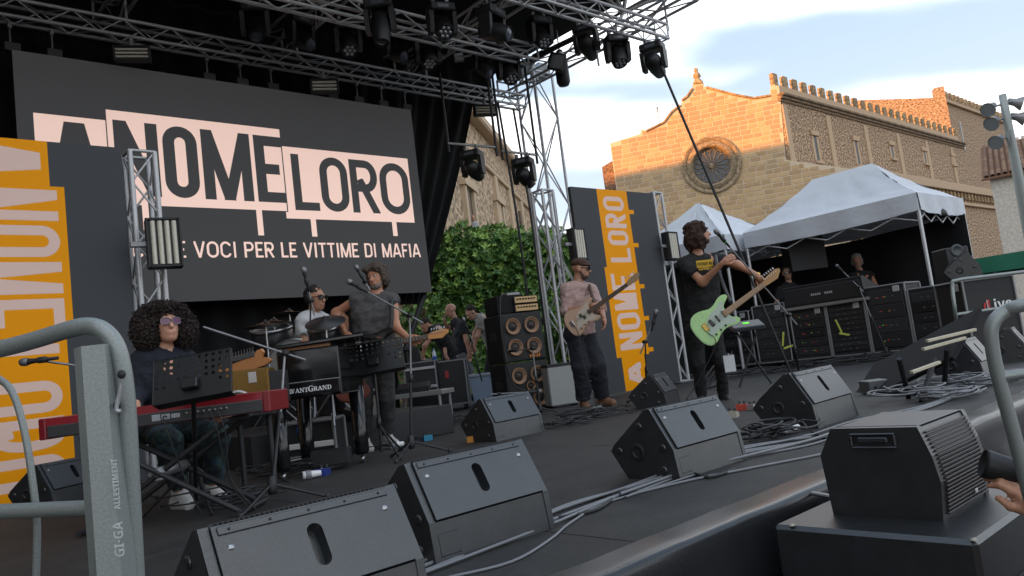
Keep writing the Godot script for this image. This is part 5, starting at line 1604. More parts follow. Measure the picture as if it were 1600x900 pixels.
	mi(wb, "label_band", lathe([[0.0355, 0.05], [0.036, 0.05], [0.036, 0.11], [0.0355, 0.11]], 14), M(Color(0.03, 0.12, 0.5), 0.4, 0, 0))
	mi(wb, "cap", lathe([[0.0, 0.24], [0.014, 0.24], [0.014, 0.22]], 10), M(Color(0.05, 0.2, 0.6), 0.4, 0, 0))
	var bb2 = thing("blue_tub", "pale blue plastic tub standing behind the walking crew man", "tub", at(760, 590, 13.6) * Vector3(1, 0, 1), VIEW_YAW)
	mi(bb2, "shell", prism([Vector2(-0.24, 0), Vector2(0.24, 0), Vector2(0.3, 0.5), Vector2(-0.3, 0.5)], 0.4), M(Color(0.35, 0.45, 0.62), 0.5))
	box(bb2, "lid", Vector3(0, 0.52, 0), Vector3(0.64, 0.05, 0.46), M(Color(0.45, 0.5, 0.6), 0.5))
	keys_and_drums(RH, FH)
	cables(RH, FH)

func gazebo(label, c: Vector3, size: Vector3, peak: float, ridge: float, m, open_frame):
	var t = thing("gazebo", label, "tent", c)
	var h = size.y
	var vx = size.x / 2
	var vz = size.z / 2
	var val = 0.28
	var corner = [Vector3(-vx, h, -vz), Vector3(-vx, h, vz), Vector3(vx, h, vz), Vector3(vx, h, -vz)]
	var top = [Vector3(0, peak, -ridge), Vector3(0, peak, ridge), Vector3(0, peak, ridge), Vector3(0, peak, -ridge)]
	var nz := FastNoiseLite.new()
	nz.frequency = 1.2
	for k in 4:
		var a = corner[k]
		var b = corner[(k + 1) % 4]
		var ta = top[k]
		var tb = top[(k + 1) % 4]
		var up = Vector3(0, val, 0)
		mi(t, "roof_panel", sheet(func(u, v):
			var p = (a + up).lerp(b + up, u).lerp(ta.lerp(tb, u), v)
			return p - Vector3(0, 0.16 * sin(PI * v) * (0.35 + 0.65 * sin(PI * u)) - nz.get_noise_2d(u * 5 + k * 7, v * 3) * 0.05 * sin(PI * v), 0), 24, 14), m)
		var out = ((a + b) / 2 * Vector3(1, 0, 1)).normalized()
		mi(t, "valance", sheet(func(u, v): return (a + up).lerp(b + up, u) + Vector3(0, -val * v - 0.05 * sin(PI * u) * v, 0) + out * (0.012 + 0.02 * sin(u * 21 + k) * v), 40, 3), m)
		var leg = rod(t, "leg", Vector3(a.x, -c.y - (0.0 if c.y == 0 else 0.9), a.z) * Vector3(0.985, 1, 0.985), Vector3(a.x, h + 0.2, a.z) * Vector3(0.985, 1, 0.985), 0.028, M(Color(0.6, 0.61, 0.63), 0.4, 0.5))
		box(t, "foot_plate", Vector3(a.x * 0.985, -c.y + 0.012 - (0.0 if c.y == 0 else 0.9), a.z * 0.985), Vector3(0.16, 0.02, 0.16), alu_dark)
		if open_frame:
			var n = 4
			for j in n:
				var p0 = a.lerp(b, float(j) / n) * Vector3(0.97, 1, 0.97)
				var p1 = a.lerp(b, float(j + 1) / n) * Vector3(0.97, 1, 0.97)
				rod(t, "scissor_bar", p0 + Vector3(0, 0.08, 0), p1 - Vector3(0, 0.16, 0), 0.012, alu)
				rod(t, "scissor_bar", p0 - Vector3(0, 0.16, 0), p1 + Vector3(0, 0.08, 0), 0.012, alu)
			rod(t, "hip_bar", a * Vector3(0.97, 1, 0.97) + Vector3(0, 0.1, 0), ta - Vector3(0, 0.12, 0), 0.014, alu)
	return t

func bass_cab(label, p: Vector3, turn, k):
	var t = thing("bass_cabinet", label, "speaker", p, turn, "stacked bass cabinets")
	box(t, "cabinet", Vector3(0, 0.325, 0), Vector3(0.64, 0.645, 0.5), M(Color(0.017, 0.017, 0.018), 0.7, 0, 1, 12.0), Basis(), 0.015)
	box(t, "baffle", Vector3(0, 0.325, 0.252), Vector3(0.58, 0.585, 0.008), M(Color(0.022, 0.021, 0.02), 0.75))
	var spots = [Vector2(-0.14, 0.47), Vector2(0.14, 0.47), Vector2(-0.14, 0.19), Vector2(0.14, 0.19)]
	if k == 0: spots = [Vector2(-0.14, 0.47), Vector2(0.14, 0.47), Vector2(0.02, 0.32), Vector2(0.14, 0.16)]
	for j in 4:
		var r = 0.11 if k == 1 or j != 2 else 0.07
		var d = mi(t, "driver", lathe([[r, 0.0], [r, 0.012], [r * 0.93, 0.014], [r * 0.86, 0.004], [r * 0.45, -0.03], [r * 0.4, -0.02], [r * 0.2, -0.008], [0, -0.004]], 24), M(Color(0.36, 0.20, 0.11), 0.6), Transform3D(Basis(Vector3.RIGHT, PI / 2), Vector3(spots[j].x, spots[j].y, 0.272)))
		mi(d, "dust_cap", lathe([[r * 0.42, -0.018], [r * 0.3, 0.0], [0, 0.008]], 16), M(Color(0.05, 0.035, 0.03), 0.6))
	for sx in [-1, 1]: box(t, "handle", Vector3(sx * 0.322, 0.36, 0), Vector3(0.008, 0.1, 0.2), M(Color(0.04, 0.04, 0.042), 0.4))
	if k == 1: for j in 6: box(t, "badge_letter", Vector3(0.07 + j * 0.028, 0.055 + 0.006 * (j % 2), 0.262), Vector3(0.018, 0.045, 0.006), M(Color(0.75, 0.25, 0.03), 0.4))

func canvas() -> StandardMaterial3D:
	var m = M(Color(0.54, 0.565, 0.61), 0.7, 0, 0, 0.9)
	if not m.normal_enabled:
		m.normal_enabled = true
		m.normal_scale = 0.28
		var t = noise_tex(0.01, 0, 1, 3, 71, 512)
		t.color_ramp = null
		t.as_normal_map = true
		t.bump_strength = 10.0
		m.normal_texture = t
		m.uv1_triplanar = true
		m.uv1_world_triplanar = true
		m.backlight = Color(0.25, 0.25, 0.27)
	return m
func keys_and_drums(RH: Vector3, FH: Vector3):
	# red stage keyboard, its back towards us
	var kc = at(262, 637, 4.45)
	var kb = thing("stage_keyboard", "red stage keyboard seen from behind on a crossed stand", "keyboard", Vector3(kc.x, 0.55, kc.z), VIEW_YAW)
	var red = M(Color(0.30, 0.012, 0.022), 0.35)
	var kl = 1.30
	mi(kb, "case", prism([Vector2(-0.17, 0.0), Vector2(-0.17, 0.06), Vector2(-0.05, 0.075), Vector2(0.10, 0.115), Vector2(0.16, 0.11), Vector2(0.165, 0.07), Vector2(0.16, 0.0)], kl - 0.08), red, Transform3D(Basis(Vector3.UP, -PI / 2), Vector3.ZERO))
	box(kb, "rear_panel", Vector3(0.0, 0.036, 0.165), Vector3(kl - 0.09, 0.068, 0.012), M(Color(0.05, 0.05, 0.053), 0.5))
	for s in [-1, 1]: box(kb, "end_block", Vector3(s * (kl / 2 - 0.02), 0.055, 0.0), Vector3(0.04, 0.118, 0.345), M(Color(0.24, 0.01, 0.018), 0.3))
	lettering(kb, "EX", 0.042, white_plastic, Transform3D(Basis(), Vector3(-0.19, 0.036, 0.1725)), 0.002)
	for k in 2: box(kb, "seam", Vector3(-0.115 + k * 0.42, 0.036, 0.1715), Vector3(0.004, 0.066, 0.002), black)
	for k in 3: box(kb, "socket_plate", Vector3(0.01 + k * 0.055, 0.04, 0.172), Vector3(0.048, 0.036 - 0.006 * k, 0.003), M(Color(0.5, 0.52, 0.55), 0.4))
	for k in 8: mi(kb, "socket", lathe([[0.0, 0.004], [0.006, 0.006], [0.009, 0.0]], 10), M(Color(0.25, 0.25, 0.25), 0.4, 0.5), Transform3D(Basis(Vector3.RIGHT, PI / 2), Vector3(0.18 + k * 0.032, 0.045, 0.172)))
	for k in 52: box(kb, "white_key", Vector3(-0.6 + 0.0232 * (k + 0.5), 0.068, -0.115), Vector3(0.0222, 0.016, 0.13), white_plastic, Basis(Vector3.RIGHT, -0.1), 0.002)
	for k in 51:
		if k % 7 in [0, 1, 3, 4, 5]: box(kb, "black_key", Vector3(-0.6 + 0.0232 * (k + 1), 0.084, -0.085), Vector3(0.012, 0.016, 0.08), black_gloss, Basis(Vector3.RIGHT, -0.1), 0.002)
	for q in [[0.07, 0], [0.335, 1], [0.375, 2]]: mi(kb, "plugged_cable", tube([Vector3(q[0], 0.04, 0.17), Vector3(q[0], 0.035, 0.215), Vector3(q[0] + 0.03, -0.08, 0.22), Vector3(q[0] + 0.06 - q[1] * 0.03, -0.35, 0.12), Vector3(q[0] + 0.1, -0.54, 0.05)], 0.004, 6), rubber)
	var ks = thing("keyboard_stand", "black crossed stand under the red keyboard", "stand", Vector3(kc.x, 0, kc.z), VIEW_YAW)
	for z in [-0.16, 0.16]:
		for s in [-1, 1]: rod(ks, "cross_bar", Vector3(s * 0.44, 0.02, z + 0.012 * s), Vector3(-s * 0.40, 0.53, z + 0.012 * s), 0.016, black)
	for s in [-1, 1]:
		rod(ks, "foot_bar", Vector3(s * 0.44, 0.02, -0.22), Vector3(s * 0.44, 0.02, 0.22), 0.016, black)
		rod(ks, "top_bar", Vector3(s * 0.40, 0.53, -0.2), Vector3(s * 0.40, 0.53, 0.2), 0.016, black)
	mi(ks, "hub", lathe([[0.0, -0.18], [0.03, -0.18], [0.03, 0.18], [0, 0.18]], 12), alu_dark, Transform3D(Basis(Vector3.RIGHT, PI / 2), Vector3(0, 0.29, 0)))
	var bn = thing("piano_bench", "black bench under the seated pianist", "bench", at(248, 690, 5.25) * Vector3(1, 0, 1), VIEW_YAW + 0.8)
	box(bn, "seat", Vector3(0, 0.46, 0), Vector3(0.6, 0.08, 0.36), black, Basis(), 0.02)
	for sx in [-1, 1]:
		for sz in [-1, 1]: rod(bn, "leg", Vector3(sx * 0.26, 0, sz * 0.14), Vector3(sx * 0.26, 0.43, sz * 0.14), 0.02, black)
	music_stand("black perforated music stand in front of the pianist", gp(308, 800), at(300, 588, 4.1), VIEW_YAW, 0.42, 0.25, -0.35)
	music_stand("black perforated music stand in front of the grey-shirted guitarist", gp(598, 718), at(583, 558, 6.4), VIEW_YAW, 0.50, 0.27, -0.35)
	# digital grand piano
	var pc = at(490, 600, 5.75)
	var pn = thing("piano", "glossy black piano with white serif lettering beside the grey-shirted guitarist", "piano", Vector3(pc.x, 0, pc.z), VIEW_YAW)
	box(pn, "side_panel", Vector3(0.0, 0.76, -0.3), Vector3(0.46, 0.36, 0.8), black_gloss, Basis(), 0.01)
	box(pn, "key_slip", Vector3(0.0, 0.645, 0.115), Vector3(0.45, 0.1, 0.03), black_gloss, Basis(), 0.006)
	lettering(pn, "A", 0.042, white_plastic, Transform3D(Basis(), Vector3(-0.150, 0.645, 0.132)), 0.002, "Droid Serif")
	lettering(pn, "VANT", 0.032, white_plastic, Transform3D(Basis(), Vector3(-0.072, 0.641, 0.132)), 0.002, "Droid Serif")
	lettering(pn, "G", 0.042, white_plastic, Transform3D(Basis(), Vector3(0.011, 0.645, 0.132)), 0.002, "Droid Serif")
	lettering(pn, "RAND", 0.032, white_plastic, Transform3D(Basis(), Vector3(0.098, 0.641, 0.132)), 0.002, "Droid Serif")
	box(pn, "lower_edge", Vector3(0, 0.7, 0.118), Vector3(0.46, 0.008, 0.02), alu_dark)
	box(pn, "lid", Vector3(0.08, 0.985, -0.32), Vector3(0.68, 0.03, 0.8), black_gloss, Basis(Vector3.BACK, 0.03), 0.008)
	box(pn, "inner_rim", Vector3(-0.02, 0.955, 0.02), Vector3(0.36, 0.03, 0.05), M(Color(0.30, 0.13, 0.05), 0.5))
	for q in [[-0.27, 0.05], [0.19, -0.55], [-0.27, -0.62]]:
		mi(pn, "leg", lathe([[0.0, 0.62], [0.062, 0.62], [0.058, 0.1], [0.05, 0.07], [0, 0.07]], 14), black_gloss, Transform3D(Basis(), Vector3(q[0], 0, q[1])))
		mi(pn, "caster", lathe([[0.0, -0.015], [0.03, -0.015], [0.03, 0.015], [0, 0.015]], 12), steel, Transform3D(Basis(Vector3.BACK, PI / 2), Vector3(q[0], 0.032, q[1])))
	box(pn, "pedal_box", Vector3(0.0, 0.1, -0.3), Vector3(0.3, 0.12, 0.12), black)
	# gold glitter amplifier with an orange instrument lying on it
	var ga = thing("glitter_amplifier", "gold glitter-covered amplifier with a silver arch behind the red keyboard", "amplifier", at(392, 600, 5.35) * Vector3(1, 0, 1), VIEW_YAW + 0.1)
	var glit := StandardMaterial3D.new()
	glit.albedo_color = Color(0.42, 0.22, 0.03).linear_to_srgb()
	glit.albedo_texture = noise_tex(0.35, 0.25, 1.0, 2, 8, 256, 0.3)
	glit.uv1_triplanar = true
	glit.uv1_scale = Vector3.ONE * 6
	glit.metallic = 0.5
	glit.roughness = 0.35
	box(ga, "cabinet", Vector3(0, 0.68, 0), Vector3(0.30, 0.3, 0.22), glit, Basis(), 0.012)
	for q in [-0.1, 0.1]: rod(ga, "stand_leg", Vector3(q, 0, 0), Vector3(q, 0.54, 0), 0.02, black)
	box(ga, "stand_tray", Vector3(0, 0.52, 0), Vector3(0.34, 0.03, 0.24), black)
	var sil = M(Color(0.5, 0.48, 0.46), 0.35, 0.6, 1, 60.0)
	var arcp = []
	for k in 9: arcp.append(Vector3(-0.07 + cos(PI * k / 8) * 0.11, 0.555 + sin(PI * k / 8) * 0.13, 0.112))
	mi(ga, "silver_arch", tube(arcp, 0.014, 8, 3), sil)
	box(ga, "silver_patch", Vector3(0.04, 0.77, 0.112), Vector3(0.055, 0.075, 0.006), sil)
	for k in 6: box(ga, "silver_bar", Vector3(-0.11 + k * 0.017, 0.62, 0.112), Vector3(0.009, 0.035, 0.006), sil)
	box(ga, "side_block", Vector3(0.19, 0.69, 0.0), Vector3(0.1, 0.22, 0.2), black)
	box(ga, "pale_strip", Vector3(0.19, 0.60, 0.103), Vector3(0.11, 0.02, 0.008), white_plastic)
	var oz = thing("orange_instrument", "orange wooden stringed instrument lying on the glitter amplifier", "instrument", at(392, 562, 5.3), VIEW_YAW)
	var orange = M(Color(0.52, 0.20, 0.055), 0.4)
	mi(oz, "body", prism([Vector2(-0.16, -0.05), Vector2(-0.04, -0.075), Vector2(0.1, -0.06), Vector2(0.145, -0.04), Vector2(0.12, -0.015), Vector2(0.08, 0.0), Vector2(0.1, 0.03), Vector2(0.09, 0.055), Vector2(0.06, 0.05), Vector2(0.03, 0.02), Vector2(-0.12, 0.0), Vector2(-0.2, 0.01), Vector2(-0.25, 0.0), Vector2(-0.22, -0.03)], 0.05), orange, Transform3D(Basis(Vector3.BACK, 0.12), Vector3.ZERO))
	box(oz, "string_bed", Vector3(-0.08, 0.02, 0.028), Vector3(0.24, 0.04, 0.01), M(Color(0.06, 0.06, 0.06), 0.4), Basis(Vector3.BACK, 0.16))
	for k in 12: rod(oz, "tuning_pin", Vector3(-0.19 + k * 0.02, 0.012 + k * 0.0032, 0.03), Vector3(-0.187 + k * 0.02, 0.047 + k * 0.0032, 0.036), 0.003, steel)
	# drums on a low riser
	var dp = at(470, 560, 7.9) * Vector3(1, 0, 1)
	var ri = thing("drum_riser", "low black riser under the drum kit", "platform", dp + FH * 0.3, 0.0)
	box(ri, "deck", Vector3(0, 0.15, 0), Vector3(2.2, 0.3, 1.9), black)
	for q in [[452, 489, 8.0, 0.20, "brown crash cymbal highest beside the drummer's shoulder", 0.12], [428, 503, 7.6, 0.17, "small brown cymbal behind the black tom", 0.1], [415, 508, 7.2, 0.2, "flat brown hi-hat cymbal nearest the orange instrument", 0.02], [508, 502, 7.0, 0.185, "large black cymbal tilted in front of the drummer", -0.75]]:
		var p = at(q[0], q[1], q[2])
		var c = thing("cymbal", q[4], "cymbal", Vector3(p.x, 0.3, p.z))
		var tb = Basis(Vector3(RH.x, 0, RH.z), q[5] * -0.4) * Basis(FH, q[5] * 0.25)
		var dark = q[5] < 0
		if dark: tb = Basis(RH, 0.42) * Basis(FH, 0.02)
		mi(c, "plate", lathe([[0.0, 0.03], [0.03, 0.028], [0.05, 0.012], [q[3], -0.012], [q[3], -0.015], [0.05, 0.008]], 30), M(Color(0.02, 0.02, 0.021), 0.5) if dark else M(Color(0.16, 0.10, 0.07), 0.3, 0.8), Transform3D(tb, Vector3(0, p.y - 0.3, 0)))
		rod(c, "stand_tube", Vector3(0, 0, 0), Vector3(0, p.y - 0.31, 0), 0.011, steel)
		mi(c, "felt", lathe([[0.0, 0.03], [0.014, 0.03], [0.014, 0.0]], 10), black, Transform3D(Basis(), Vector3(0, p.y - 0.28, 0)))
		for k in 3: rod(c, "leg", Vector3(0, 0.3, 0), Vector3(cos(k * 2.1) * 0.28, 0.0, sin(k * 2.1) * 0.28), 0.009, steel)
	for q in [[428, 535, 7.7, 0.2, 0.3, "large dark grey tom drum under the small cymbals"], [510, 528, 7.3, 0.16, 0.22, "black tom drum in front of the drummer"], [470, 575, 7.6, 0.28, 0.42, "black bass drum low behind the piano lid"]]:
		var p = at(q[0], q[1], q[2])
		var d = thing("drum", q[5], "drum", Vector3(p.x, 0.3, p.z))
		var b = Basis(RH, 0.25) if q[3] < 0.25 else Basis(RH, PI / 2)
		mi(d, "shell", lathe([[0.0, -q[4] / 2], [q[3], -q[4] / 2], [q[3], q[4] / 2 - 0.005], [q[3] * 0.97, q[4] / 2]], 28), M(Color(0.03, 0.032, 0.035), 0.35), Transform3D(b, Vector3(0, p.y - 0.3, 0)))
		mi(d, "skin", lathe([[0.0, q[4] / 2 - 0.004], [q[3] * 0.97, q[4] / 2 - 0.004]], 24), M(Color(0.3, 0.3, 0.3), 0.5), Transform3D(b, Vector3(0, p.y - 0.3, 0)))
		mi(d, "hoop", lathe([[q[3] * 0.98, q[4] / 2 - 0.03], [q[3] * 1.04, q[4] / 2 - 0.03], [q[3] * 1.04, q[4] / 2 + 0.006], [q[3] * 0.98, q[4] / 2 + 0.006]], 28), steel, Transform3D(b, Vector3(0, p.y - 0.3, 0)))
		rod(d, "holder", Vector3(0, 0, 0), Vector3(0, p.y - 0.3 - q[4] * 0.4, 0), 0.014, steel)
	var th = thing("drum_throne", "round black stool under the drummer", "stool", at(486, 580, 7.6) * Vector3(1, 0, 1) + Vector3(0, 0.3, 0))
	mi(th, "seat", lathe([[0.0, 0.52], [0.17, 0.51], [0.18, 0.46], [0.15, 0.44], [0, 0.44]], 22), black)
	for k in 3: rod(th, "leg", Vector3(0, 0.3, 0), Vector3(cos(k * 2.1) * 0.22, 0, sin(k * 2.1) * 0.22), 0.012, steel)
	rod(th, "post", Vector3(0, 0.1, 0), Vector3(0, 0.45, 0), 0.018, steel)
	# microphones and stands
	mic_stand("boom stand with a microphone reaching past the yellow banner behind the barrier", gp(175, 790), at(168, 578, 4.9), at(60, 563, 4.7), true, Color(0.02, 0.02, 0.02), -RH)
	mic_stand("boom stand with a curled clip crossing in front of the piano", gp(428, 792), at(445, 552, 4.9), at(318, 511, 4.9), false)
	mic_stand("tall boom stand with a silver microphone at the grey-shirted guitarist's chin", gp(645, 715), at(640, 493, 6.3), at(558, 447, 6.5))
	mic_stand("singer's straight stand with a green-ringed microphone tilted over", gp(1252, 600), at(1200, 470, 7.4) if false else at(1232, 492, 7.7), at(1128, 372, 7.5), true, Color(0.02, 0.55, 0.05))
	mic_stand("overhead drum microphone on a thin stand left of the drummer", at(468, 560, 8.3) * Vector3(1, 0, 1) + Vector3(0, 0.3, 0), at(486, 470, 7.0), at(478, 436, 7.0))
	mic_stand("second drum microphone hooked behind the grey-shirted guitarist", at(560, 560, 8.6) * Vector3(1, 0, 1), at(570, 440, 8.3), at(563, 428, 8.3))
	mic_stand("boom stand with a thin microphone in front of the yellow stripe beside the bassist", gp(1012, 628), at(1008, 534, 8.0), at(1022, 500, 8.0), true, Color(0.02, 0.02, 0.02), Vector3(0.2, 0.7, 0.2).normalized())
	mic_stand("straight black stand leaning near the walking crew man", gp(760, 626), at(733, 520, 10.2), at(728, 508, 10.2))
	# guitars
	var toc = (-FH + Vector3(0, 0.25, 0)).normalized()
	var grn := StandardMaterial3D.new()
	grn.albedo_texture = swirl_tex()
	grn.uv1_triplanar = true
	grn.uv1_scale = Vector3.ONE * 4.0
	grn.roughness = 0.25
	grn.clearcoat_enabled = true
	guitar("electric_guitar", "pale green swirl-painted electric guitar worn by the singer", at(1087, 524, 7.5), at(1222, 424, 7.35), toc, grn, M(Color(0.55, 0.66, 0.55), 0.35), M(Color(0.50, 0.27, 0.09), 0.4), false, true)
	guitar("bass_guitar", "cream bass guitar with white pickguard worn by the bassist", at(887, 512, 8.6), at(1003, 429, 8.35), toc, M(Color(0.66, 0.44, 0.31), 0.3), M(Color(0.68, 0.58, 0.48), 0.4), M(Color(0.46, 0.29, 0.16), 0.4), true)
	guitar("electric_guitar", "black electric guitar with an orange headstock worn by the grey-shirted man", at(543, 548, 6.95), at(703, 522, 6.85), toc, black_gloss, M(Color(0.02, 0.02, 0.021), 0.3), M(Color(0.62, 0.27, 0.08), 0.4), false, false)
	guitar("electric_guitar", "red-brown guitar leaning upright behind the second music stand", at(552, 628, 6.9), at(540, 488, 7.3), toc, M(Color(0.20, 0.05, 0.03), 0.3), black, M(Color(0.3, 0.12, 0.05), 0.4))
	for q in [[at(893, 505, 8.55), gp(935, 645), "thin black lead hanging from the cream bass guitar"], [at(1105, 520, 7.42), gp(1060, 640), "thin black lead hanging from the green guitar"]]:
		var o = mi(self, "guitar_lead", tube([Vector3.ZERO, Vector3(0.02, -0.12, 0.06), Vector3((q[1] - q[0]).x * 0.5, -0.5, (q[1] - q[0]).z * 0.5), q[1] - q[0] + Vector3(0, 0.01, 0)], 0.004, 6), rubber, Transform3D(Basis(), q[0]))
		tag(o, q[2], "cable")
	# amplifier behind the grey-shirted man
	var a2 = thing("guitar_amplifier", "grey-fronted combo amplifier behind the grey-shirted man's legs", "amplifier", at(572, 650, 7.9) * Vector3(1, 0, 1), VIEW_YAW)
	box(a2, "cabinet", Vector3(0, 0.3, 0), Vector3(0.55, 0.6, 0.26), black, Basis(), 0.015)
	box(a2, "grille_cloth", Vector3(0, 0.26, 0.132), Vector3(0.5, 0.48, 0.008), M(Color(0.34, 0.32, 0.30), 0.9, 0, 1, 30.0))
	for k in 8: mi(a2, "knob", lathe([[0.0, 0.014], [0.011, 0.014], [0.013, 0.0]], 8), alu, Transform3D(Basis(Vector3.RIGHT, PI / 2), Vector3(-0.2 + k * 0.055, 0.555, 0.132)))
	var fcw = flight_case("black case with broad white bands under the piano", at(488, 680, 6.9) * Vector3(1, 0, 1), Vector3(0.5, 0.36, 0.4), VIEW_YAW, 0, 1.0, false, false)
	for k in 2: box(fcw, "white_band", Vector3(0, 0.05 + k * 0.11, 0.206), Vector3(0.5, 0.05, 0.012), white_plastic)
	var bj = mi(fcw, "blue_socket", lathe([[0.0, 0.02], [0.05, 0.02], [0.055, 0.0]], 16), M(Color(0.02, 0.1, 0.45), 0.4), Transform3D(Basis(Vector3.RIGHT, PI / 2), Vector3(-0.02, 0.3, 0.207)))
	# keyboard on a stand behind the singer
	var k2 = thing("small_keyboard", "small dark keyboard on a stand behind the singer's guitar", "keyboard", at(1166, 509, 9.6) * Vector3(1, 0, 1), VIEW_YAW)
	var ky = at(1166, 509, 9.6).y
	box(k2, "case", Vector3(0, ky, 0), Vector3(0.4, 0.06, 0.24), M(Color(0.05, 0.055, 0.062), 0.45), Basis(Vector3.RIGHT, 0.35), 0.01)
	box(k2, "display", Vector3(0, ky + 0.034, 0.0), Vector3(0.08, 0.004, 0.04), glow(Color(0.4, 0.9, 0.2), 0.4), Basis(Vector3.RIGHT, 0.35))
	for s in [-1, 1]: rod(k2, "stand_bar", Vector3(s * 0.2, 0, 0), Vector3(-s * 0.15, ky - 0.03, 0), 0.014, black)
	for q in [[1150, 612, "black crossed equipment frame behind the singer's legs"]]:
		var xf = thing("folding_frame", q[2], "stand", gp(q[0], q[1]) + FH * 1.2)
		for k in 3: rod(xf, "bar", Vector3(-0.3 + k * 0.12, 0.02, 0), Vector3(0.15 + k * 0.12, 0.42, 0.15), 0.014, black)
		rod(xf, "foot_bar", Vector3(-0.35, 0.02, 0.1), Vector3(0.4, 0.02, -0.1), 0.016, black)

func swirl_tex() -> ImageTexture:
	var n := FastNoiseLite.new()
	n.seed = 3
	n.frequency = 0.012
	n.fractal_octaves = 2
	var img := Image.create(256, 256, false, Image.FORMAT_RGB8)
	for y in 256:
		for x in 256:
			var v = n.get_noise_2d(x + 40 * n.get_noise_2d(y * 2, x), y * 1.4)
			var s = absf(sin(v * 26.0))
			var c = Color(0.50, 0.74, 0.38).lerp(Color(0.66, 0.86, 0.58), s)
			if s < 0.16: c = Color(0.36, 0.56, 0.30)
			if s > 0.985: c = Color(0.85, 0.82, 0.5)
			img.set_pixel(x, y, c)
	return ImageTexture.create_from_image(img)

